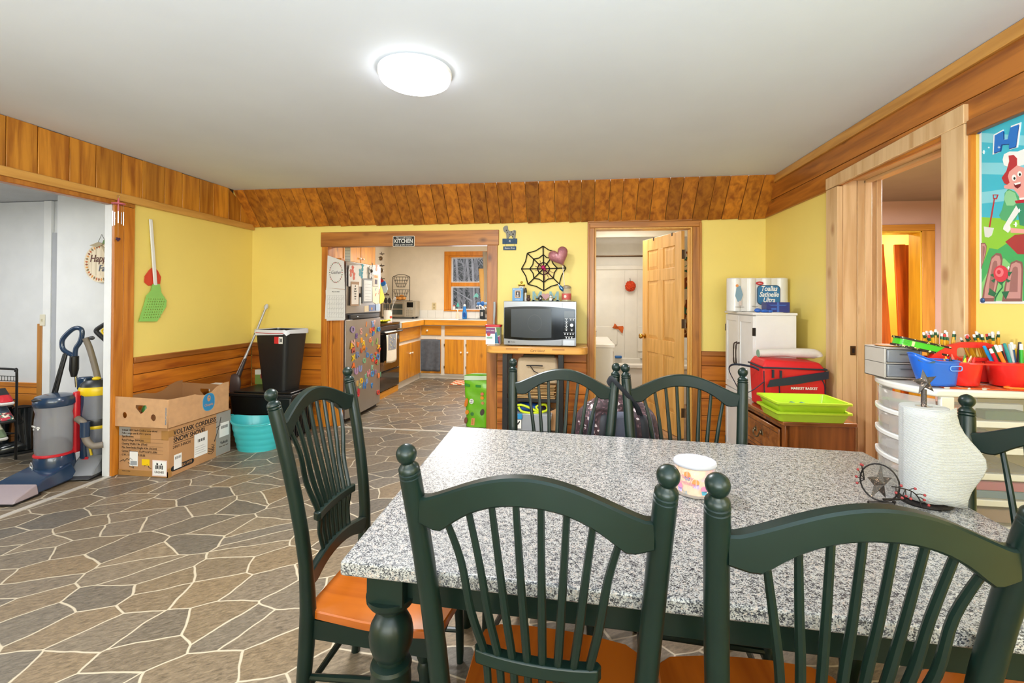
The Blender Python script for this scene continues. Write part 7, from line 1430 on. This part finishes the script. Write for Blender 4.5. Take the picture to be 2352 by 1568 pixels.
inside('craft_tool', 'purple marker in the top drawer front', 'craft supply', -.175, .09, lv[1]+.018, '#6A4A7A', (.010, .06, .010), -.2)
inside('plastic_bag', 'crumpled clear bag in the third drawer front', 'craft supply', -.16, .08, lv[3]+.018, '#D8DADC', (.04, .06, .03), .3)
inside('craft_pad', 'brown box in the fifth drawer of the cart', 'craft supply', .02, -.08, lv[5]+.014, '#9A7A6A', (.13, .07, .05))
inside('craft_pad', 'mauve box in the sixth drawer of the cart', 'craft supply', .02, -.08, lv[6]+.014, '#A08A88', (.13, .07, .055))
CTOP = CZT+.001
# orange cloth on the top
b = B().m(speckle('orange_gingham', [(0, '#D8501A'), (.55, '#E8D8C8'), (.75, '#E06A2A')], 60, .9)); pts = [(-.15+.5*0, 0)]; b.prism([(-.155, -.150), (.165, -.165), (.165, .10), (-.10, .12)], 0, .004, 'xy'); o = b.build('checked_cloth'); o.location = (t.location.x, t.location.y-.006, CTOP); tag(o, 'orange and white checked cloth on the drawer cart top', 'cloth')
# grey mini drawers
cxc, cyc = t.location.x, t.location.y
g0 = P(2009, 862, 'z', CTOP)
t = thing('mini_drawers', 'small grey two drawer organizer at the back of the cart top', 'organizer', (1.375, 2.245, CTOP+.005), .0)
MG_ = plain('#8E9094', .35, alpha=.9, coat=.2); b = B().m(plain('#B5ADA2', .4)); 
b.box(-.065, -.057, -.07, .07, 0, .13); b.box(.072, .080, -.07, .07, 0, .13); b.box(-.065, .080, -.07, .07, .124, .132); b.box(-.065, .080, -.07, .07, 0, .006); b.box(-.065, .080, -.07, .07, .062, .068); b.box(-.065, .08, .063, .07, 0, .13); b.build('frame', t, bevel=.002)
for z in (.008, .070):
    b = B().m(MG_); b.box(-.055, .070, -.075, .055, z, z+.052); d_ = b.build('drawer', t, bevel=.004); b = B().m(plain('#5A5C60', .3)); b.box(-.01, .045, -.082, -.075, z+.032, z+.036); b.build('pull', d_)
t = thing('wood_coaster', 'round orange brown wooden coaster lying on the grey mini drawers', 'coaster', (1.382, 2.245, CTOP+.139)); b = B().m(plain('#B87A3A', .6)); b.lathe([(.06, 0), (.062, .002), (.06, .004), (.001, .004)], n=24); b.build('disc', t)
# blue basket
t = thing('blue_basket', 'small bright blue plastic basket with a handle hole on the cart', 'basket', (1.412, 2.035, CTOP+.005), .0)
b = B().m(plain('#1E62C8', .3, coat=.3)); n_ = 40
def bas(u, v, inn=0):
    a = 2*PI*u; k = .72+.28*v; x = (.080-inn)*k*math.copysign(abs(math.cos(a))**.75, math.cos(a)); y = (.050-inn)*k*math.copysign(abs(math.sin(a))**.75, math.sin(a))
    h = .095+.028*max(0, -x/.080)**2*(1 if x < 0 else 0)-.0*max(0, x/.096)
    return (x-.016*v*(0 if x > 0 else 1)*0-.012*v, y, .002+h*v)
b.grid(bas, n_, 8); b.lathe([(.001, .002), (.055, .002)], (0, 0, 0), 30, sy=.62, cap=False); b.build('body', t, solid=.003)
b = B().m(plain('#1E62C8', .3, coat=.3)); b.tube([bas(i/n_, 1) for i in range(n_)], .0035, 6, closed=True); b.build('rim', t)
b = B().m(plain('#1A3A44', .5)); b.at((-.060, -.036, .098), (-.25, .1, -.55)).prism(circ(0, 0, .026, 18, .0085), -.0045, .0); b.at(); b.build('handle_hole', t)
cut([rrect(.015, .062, .062, .083, .0095, 5), rrect(.018, .059, .065, .080, .007, 5)], plain('#7AA8F0', .3), t, 'moulded_grip', .002, (-.004, -.052, .0), rz=.10)
# red caddies
def caddy(loc, rz, label, handle=True):
    t = thing('art_caddy', label, 'caddy', loc, rz, 'red plastic art caddies'); RD = plain('#D8241E', .35, coat=.25)
    cups = [(-.085, .055), (.085, .055), (-.085, -.055), (.085, -.055)]
    for cx_, cy_ in cups:
        b = B().m(RD); b.lathe([(.001, .003), (.052, .003), (.055, .006), (.066, .088), (.0665, .092), (.062, .092), (.060, .086), (.050, .009), (.001, .008)], (cx_, cy_, 0), 28, cap=False); b.build('cup', t)
    ou = []
    for i in range(48):
        a = 2*PI*i/48; r = .150+.010*math.cos(4*a); ou.append((r*1.12*math.copysign(abs(math.cos(a))**.6, math.cos(a)), r*.86*math.copysign(abs(math.sin(a))**.6, math.sin(a))))
    b = B().m(RD); hs_ = [circ(c_[0], c_[1], .0615, 24) for c_ in cups]
    o_ = cut([ou]+hs_, RD, t, 'rim_plate', .006, (0, 0, .092)); o_.rotation_euler = (-PI/2, 0, 0); o_.location = (0, 0, 0)
    o_.data.transform(Matrix.Translation((0, 0, -.092))); o_.data.transform(Matrix.Rotation(-PI/2, 4, 'X')); o_.data.transform(Matrix.Translation((0, 0, .092))); o_.rotation_euler = (0, 0, 0)
    hd = [(-.165, .09), (-.15, .11), (-.09, .150), (-.04, .165), (.04, .165), (.09, .150), (.15, .11), (.165, .09)]
    cut([hd, rrect(-.062, .062, .103, .143, .012, 4)], RD, t, 'handle', .018)
    return t
K1 = (1.590, 2.105, CTOP+.006)
cA = caddy(K1, .0, 'red art caddy holding crayons and pencils on the cart')
# ---------------------------------------------------------------- pencils, markers, crayons
random.seed(21)
cups = {'rl': (1.505, 2.160), 'rr': (1.675, 2.160), 'fl': (1.505, 2.050), 'fr': (1.675, 2.050)}
ZB = CTOP+.016
def lean_rot(o, dx, dy):
    d = Vector((dx, dy, 1)).normalized(); o.rotation_mode = 'XYZ'; o.rotation_euler = d.to_track_quat('Z', 'Y').to_euler()
t = thing('pencil', 'x', 'pencil', (0, 0, 0), 0, 'yellow pencils standing in the caddy')
b = B().m(plain('#E0A21E', .35, coat=.3)); b.lathe([(.0046, 0), (.0046, .160)], n=6); b.build('barrel', t, smooth=False)
b = B().m(plain('#3E6A4A', .3, .6)); b.lathe([(.0049, .160), (.0049, .164), (.0042, .1645), (.0049, .165), (.0049, .173)], n=8); b.build('ferrule', t)
b = B().m(plain('#D8D0CC', .7)); b.lathe([(.0046, .173), (.0046, .183), (.003, .185)], n=8); b.build('eraser', t)
PEN = t; first = True
for cup, n_, lx, nm in (('rl', 26, -.22, 'left bunch'), ('rr', 22, -.12, 'right bunch')):
    for i in range(n_):
        cx_, cy_ = cups[cup]; a = random.uniform(0, 2*PI); r = random.uniform(.005, .040); px_, py_ = cx_+r*math.cos(a)*.9, cy_+r*math.sin(a)*.9
        dx = (-.10 if cup == 'rl' else -.28)+(i/(n_-1)-.5)*(.50 if cup == 'rl' else .42)+random.uniform(-.06, .06)
        px_ = cx_+(i/(n_-1)-.5)*.08-dx*.8*.075
        lb = 'yellow pencil in the %s at the back of the red caddy' % nm
        o = PEN if first else dup(PEN, (0, 0, 0), 0, lb); o['label'] = lb; o['group'] = 'pencils in the %s of the caddy' % nm; first = False
        o.location = (px_, cy_+random.uniform(-.028, .028), ZB); lean_rot(o, dx*.8, random.uniform(-.15, .12)); o.location.z += random.uniform(-.004, .016)
        if i % 4 == 1:
            for c_ in [q for q in bpy.data.objects if q.parent == o and q.name.startswith('eraser')]: c_.data = c_.data.copy(); c_.data.materials[0] = plain(('#C8302A', '#E8A0A0', '#2A2A2E', '#D8D8DC')[(i//4) % 4], .6)
MKC = [('red', '#C81E2E'), ('sky blue', '#1E9AD8'), ('orange', '#E07A1E'), ('dark green', '#3A6A3E'), ('black', '#1E1E22'), ('teal', '#2A8A8A'), ('hot pink', '#E04A9A'), ('grey white', '#C0C4C8'), ('navy blue', '#1E4A7A'), ('crimson', '#A81E3A'), ('bright green', '#2AA02A'), ('dark grey', '#3A3C40'), ('yellow', '#E8C01E'), ('purple', '#6A2A8A')]
for i, (cn, c) in enumerate(MKC):
    cx_, cy_ = cups['fr']; k = i/(len(MKC)-1)
    t = thing('marker', '%s marker standing in the front right cup of the red caddy' % cn, 'marker', (cx_-.045+.09*k-(-.50+.60*k)*.078, cy_+.026*math.sin(i*2.3), ZB), 0, 'coloured markers in the red caddy')
    lean_rot(t, -.50+.60*k, random.uniform(-.1, .12)); rr3 = .0062
    b = B().m(plain(c, .35, coat=.2)); b.lathe([(rr3, 0), (rr3, .135)], n=12); b.build('barrel', t); b = B().m(plain(c if i % 2 else '#E8E4E0', .35)); b.lathe([(rr3, .135), (rr3*.85, .136), (rr3*.8, .150+.006*(i % 3)), (.001, .152+.006*(i % 3))], n=12); b.build('end_cap', t)
CRC = [('orange', '#E8702A'), ('golden yellow', '#E8A81E'), ('red', '#C8281E'), ('brown', '#7A3A1E'), ('dark', '#2A1E1E'), ('peach', '#E8C09A'), ('pink', '#D85A9A'), ('yellow', '#E8D01E'), ('green', '#4A8A3A'), ('tan', '#C89A6A'), ('burnt orange', '#C8501E'), ('coral', '#E8604A')]
for i, (cn, c) in enumerate(CRC):
    cx_, cy_ = cups['fl']; a = i*2.4; r = .012+.030*((i*5) % 12)/12
    t = thing('crayon', '%s crayon poking out of the front left cup of the red caddy' % cn, 'crayon', (cx_+r*math.cos(a), cy_+r*math.sin(a)*.8, ZB), 0, 'crayons in the red caddy'); lean_rot(t, .18*math.cos(a+1), .12*math.sin(a))
    b = B().m(plain(c, .6)); b.lathe([(.0055, 0), (.0055, .078+.008*(i % 3)), (.004, .081+.008*(i % 3))], n=10); b.build('wrapper', t); b = B().m(plain(c, .5)); b.lathe([(.004, .080+.008*(i % 3)), (.0018, .092+.008*(i % 3)), (.0005, .093+.008*(i % 3))], n=10); b.build('tip', t)
# green pencil box resting tilted
g1 = P(2089, 797, 'z', 1.185); g2 = P(2192, 815, 'z', 1.150); gm = (g1+g2)/2
t = thing('pencil_box', 'bright green spot trimmed zip case tilted across the grey drawers and caddy', 'pencil case', (1.415, 2.135, 1.172)); 
t.rotation_euler = (0, .22, -.05)
SPOT = speckle('spotted_trim', [(0, '#1A0E0A'), (.62, '#3A2216'), (.80, '#E8D8A8'), (.92, '#8A9A3A')], 130, .5)
b = B().m(plain('#3AB81E', .35, coat=.3)); b.prism(rrect(-.085, .095, -.032, .032, .012, 3), -.012, .012, 'xy'); b.build('case', t)
b = B().m(SPOT); b.prism(rrect(-.090, .100, -.036, .036, .012, 3), .012, .020, 'xy'); b.prism(rrect(-.090, .100, -.036, .036, .012, 3), -.020, -.012, 'xy'); b.build('spotted_trim', t, 'black spotted trim')
b = B().m(plain('#D8D8A0', .4)); b.box(-.045, -.035, -.0335, -.032, -.010, .010); b.build('zip_label', t); b = B().m(plain('#1E7A1E', .5)); 
for i in range(3): b.box(-.080, -.052, -.0328, -.032, -.005+i*.005, -.0045+i*.005+.001)
b.build('small_print', t)
t = thing('orange_hoop', 'flat orange plastic hoop on the near edge of the drawer cart', 'hoop', (1.685, 1.993, CTOP+.006)); b = B().m(plain('#F07A1E', .35, coat=.2)); b.tube([(.07*math.cos(a*PI/12), .022*math.sin(a*PI/12), .004) for a in range(24)], .004, 8, closed=True); b.build('hoop', t)
# ---------------------------------------------------------------- poster on the right wall
X0 = XR-.0015
def Q(x, y): q_ = P(2180+x/3.135, 220+y/3.135, 'x', X0); return q_
o1 = Q(208, 240); oy, oz = 2.297, 1.73
def L3(x, y): q_ = Q(x, y); return (oy-q_.y, q_.z-oz)
t = thing('poster', 'cartoon garden poster with a blue letter H pinned on the right wall', 'poster', (X0, oy, oz), -PI/2)
PW = .56; tp_ = L3(212, 245)[1]; bt_ = L3(240, 1495)[1]
b = B().m(plain('#ECEAE6', .3, coat=.3)); b.box(0, PW, -.0010, 0, bt_, tp_); b.build('sheet', t)
def art(pts, c, d, name='printed_shape'):
    b = B().m(plain(c, .35, coat=.25)); b.prism([L3(*p) if isinstance(p, tuple) and len(p) == 2 and abs(p[0]) > 2 else p for p in pts], -.0010-d*.0003, -.0010); return b.build(name, t)
m_ = .012; hz = L3(300, 860)[1]
b = B().m(plain('#3FB8CE', .35, coat=.25)); b.box(m_, PW-m_, -.0013, -.001, hz-.06, tp_-m_)
b.m(plain('#86D0DC', .35, coat=.25))
for k, (z0, z1, sl) in enumerate(((tp_-.06, tp_-.02, -.22), (tp_-.20, tp_-.15, -.16), (tp_-.33, tp_-.28, -.06))): b.hexa([(m_, -.0016, z0), (PW-m_, -.0016, z0+sl), (PW-m_, -.0016, z1+sl), (m_, -.0016, z1)], [(m_, -.0013, z0), (PW-m_, -.0013, z0+sl), (PW-m_, -.0013, z1+sl), (m_, -.0013, z1)])
b.build('printed_sky', t)
b = B().m(plain('#8CC63E', .35, coat=.25)); b.prism([(m_, bt_+m_), (PW-m_, bt_+m_), (PW-m_, hz-.1), (.25, hz-.06), (.10, hz-.02), (m_, hz)], -.0016, -.001); b.build('printed_hill', t)
b = B().m(plain('#3FA860', .35, coat=.25)); b.prism([(m_, bt_+m_), (PW-m_, bt_+m_), (PW-m_, hz-.17), (.25, hz-.13), (.15, hz-.12), (.09, hz-.15), (.05, hz-.14), (m_, hz-.22)], -.0019, -.001); b.m(plain('#86C87A', .35)); b.prism([(m_, bt_+m_), (.2, bt_+m_), (.2, hz-.27), (.12, hz-.19), (.07, hz-.2), (m_, hz-.29)], -.0021, -.001); b.build('printed_bushes', t)
# fence boards
for k, pts in enumerate(([(234, 1060), (262, 1058), (274, 1080), (270, 1130), (236, 1245)], [(240, 1480), (250, 1400), (310, 1160), (345, 1130), (378, 1135), (390, 1175), (382, 1240), (325, 1480)], [(385, 1480), (412, 1330), (450, 1200), (490, 1182), (530, 1195), (539, 1240), (530, 1480)])):
    art(pts, '#8A5A56', 6, 'printed_fence_board'); 
    cx_ = sum(p[0] for p in pts)/len(pts); cy_ = sum(p[1] for p in pts)/len(pts); art([(cx_+(p[0]-cx_)*.80, cy_+(p[1]-cy_)*.88) for p in pts], '#C8908A', 7, 'printed_fence_board'); art([(cx_+(p[0]-cx_)*.42, cy_+(p[1]-cy_)*.62) for p in pts], '#9E6A66', 8, 'printed_fence_board')
# tree, shovel
art([(365, 860), (385, 820), (400, 760), (405, 700), (430, 670), (480, 690), (515, 740), (520, 800), (480, 900), (420, 905), (380, 890)], '#4FA872', 5, 'printed_tree'); art([(400, 740), (415, 690), (440, 680), (480, 700), (500, 760), (470, 790), (420, 790)], '#8FCB96', 6, 'printed_tree')
art([(326, 742), (334, 742), (300, 945), (290, 945)], '#B8323A', 6, 'printed_shovel'); art([(318, 710), (360, 710), (348, 745), (322, 742)], '#B8323A', 6, 'printed_shovel'); art([(328, 716), (350, 716), (343, 736), (328, 734)], '#6AC4D4', 7, 'printed_shovel'); art([(254, 940), (326, 952), (310, 1005), (288, 1020), (262, 1015)], '#D8D8D4', 6, 'printed_shovel')
# plain figure of a gardener: speech cloud, head, hair, neck, arm, vest
art([(390, 460), (400, 420), (440, 400), (500, 400), (600, 360), (600, 480), (460, 520), (400, 500)], '#F0F0EC', 5, 'printed_cloud')
art([(400, 590), (430, 545), (495, 500), (600, 540), (600, 720), (505, 710), (470, 670), (430, 670), (402, 665), (402, 645), (420, 640)], '#E8A098', 8, 'printed_face')
art([(385, 590), (420, 540), (440, 470), (435, 430), (470, 425), (495, 450), (495, 500), (440, 545), (430, 580), (442, 625), (425, 640), (405, 630)], '#B8343A', 9, 'printed_hair')
art(circ(475, 590, 16, 12, 24), '#F0F0EC', 10, 'printed_eye'); art(circ(515, 562, 16, 12, 20), '#F0F0EC', 10, 'printed_eye'); art(circ(479, 594, 8, 10, 10), '#1E2A22', 11, 'printed_eye'); art(circ(518, 566, 8, 10, 10), '#1E2A22', 11, 'printed_eye')
art([(472, 630), (525, 618), (522, 650), (500, 668), (480, 655)], '#7A1E2A', 10, 'printed_mouth'); art([(474, 630), (524, 619), (522, 632), (485, 642)], '#F0F0EC', 11, 'printed_mouth')
art([(500, 690), (600, 700), (600, 750), (515, 755)], '#E8A098', 7, 'printed_neck'); art([(512, 735), (600, 725), (600, 755), (515, 748)], '#EDEBE6', 9, 'printed_collar'); art([(480, 755), (512, 750), (600, 740), (600, 765), (490, 775)], '#B8243A', 10, 'printed_bow_tie')
art([(490, 780), (600, 765), (600, 950), (515, 930), (505, 860)], '#2E8A6A', 8, 'printed_vest'); art([(490, 790), (515, 830), (440, 930), (450, 960), (430, 985), (395, 960), (400, 940)], '#E8E6E2', 9, 'printed_sleeve'); art([(450, 950), (600, 965), (600, 995), (450, 985)], '#E8A098', 9, 'printed_forearm')
art([(410, 1050), (480, 1000), (600, 990), (600, 1140), (500, 1140), (440, 1080)], '#A8343A', 7, 'printed_flower_cloth')
# rose
art(circ(380, 1280, 52, 20, 60), '#D83A4E', 12, 'printed_rose'); art(circ(372, 1270, 30, 16, 34), '#EE7A82', 13, 'printed_rose'); art(circ(368, 1268, 14, 12, 16), '#D0384A', 14, 'printed_rose')
for pts in ([(302, 1290), (332, 1275), (338, 1310)], [(420, 1270), (462, 1265), (440, 1300)], [(310, 1330), (345, 1310), (330, 1345)], [(410, 1310), (450, 1330), (430, 1345)], [(288, 1430), (300, 1385), (345, 1420), (330, 1445)], [(385, 1410), (440, 1405), (415, 1465)], [(350, 1330), (410, 1330), (380, 1360)]): art(pts, '#1E6A4A', 11, 'printed_leaf')
b = B().m(plain('#1E6A4A', .35)); pp = [L3(*p) for p in ((385, 1345), (388, 1380), (360, 1415), (340, 1450), (335, 1480))]; b.tube([(p[0], -.003, p[1]) for p in pp], .003, 6, flat=.3); b.build('printed_stem', t)
# letter H
Hs = [(340, 275), (400, 248), (405, 300), (435, 300), (450, 225), (505, 205), (515, 210), (490, 370), (430, 385), (425, 350), (388, 355), (375, 395), (335, 415), (332, 395)]
Hs = [(338, 285), (398, 252), (400, 315), (432, 312), (450, 228), (512, 205), (490, 365), (440, 380), (443, 345), (385, 350), (376, 395), (332, 412)]
cx_ = sum(p[0] for p in Hs)/12; cy_ = sum(p[1] for p in Hs)/12
art([(cx_+(p[0]-cx_)*1.13, cy_+(p[1]-cy_)*1.13) for p in Hs], '#EDEEF0', 12, 'printed_letter'); art([(p[0]+3, p[1]+5) for p in Hs], '#0E3A7A', 13, 'printed_letter'); art(Hs, '#1E72C8', 14, 'printed_letter')
for x, y, r in ((256, 405, 14), (370, 370, 12), (515, 825, 14), (487, 925, 18), (435, 1238, 12), (292, 372, 5)): art(star(x, y, r, r*.25, 4), '#F4F6F4', 15, 'printed_sparkle')
for x, y in ((222, 256), (247, 1472)):
    p_ = L3(x, y); b = B().m(plain('#3A5A8A', .3, .3)); b.lathe([(.011, -.001), (.011, -.005), (.006, -.008), (.001, -.0085)], (p_[0], 0, p_[1]), 14, axis='y'); b.build('thumbtack', t, 'blue thumbtack')
# ---------------------------------------------------------------- boards leaning in the far closet
for i, (x0, x1, y, z, ln, c, dd) in enumerate(((3.15, 3.335, 5.5, 1.98, .03, '#C8641A', 'tall orange brown plank leaning at the left of the closet'), (3.42, 3.53, 5.55, 1.98, -.02, '#D0601A', 'tall orange brown plank leaning right of the narrow gap in the closet'), (3.57, 3.63, 5.6, 1.98, 0, '#9A3A10', 'narrow red brown plank beside the yellow closet door edge'), (3.36, 3.43, 5.7, 1.62, .0, '#8A3A12', 'short dark plank between the two tall planks'))):
    b = B().m(wood(c, '#8A3A10', 'z', knots=.1, var=.08, grain=.6)); b.hexa([(x0, y-.18, 0), (x1, y-.18, 0), (x1, y-.155, 0), (x0, y-.155, 0)], [(x0-ln, y+.0, z), (x1-ln, y+.0, z), (x1-ln, y+.025, z), (x0-ln, y+.025, z)]); o = b.build('wooden_plank', bevel=.003)
    tag(o, dd, 'plank', 'planks in the far closet')
t = thing('light_switch', 'dark wall switch plate on the hall wall beside the closet doorway', 'light switch', tuple(P(2178, 629, 'y', 5.092))); b = B().m(plain('#3A2E34', .4)); b.box(-.016, .016, 0, .006, -.10, .10); b.build('plate', t, bevel=.002); b = B().m(plain('#8A8084', .4)); b.box(-.016, .016, -.003, 0, -.11, -.095); b.build('lower_edge', t)
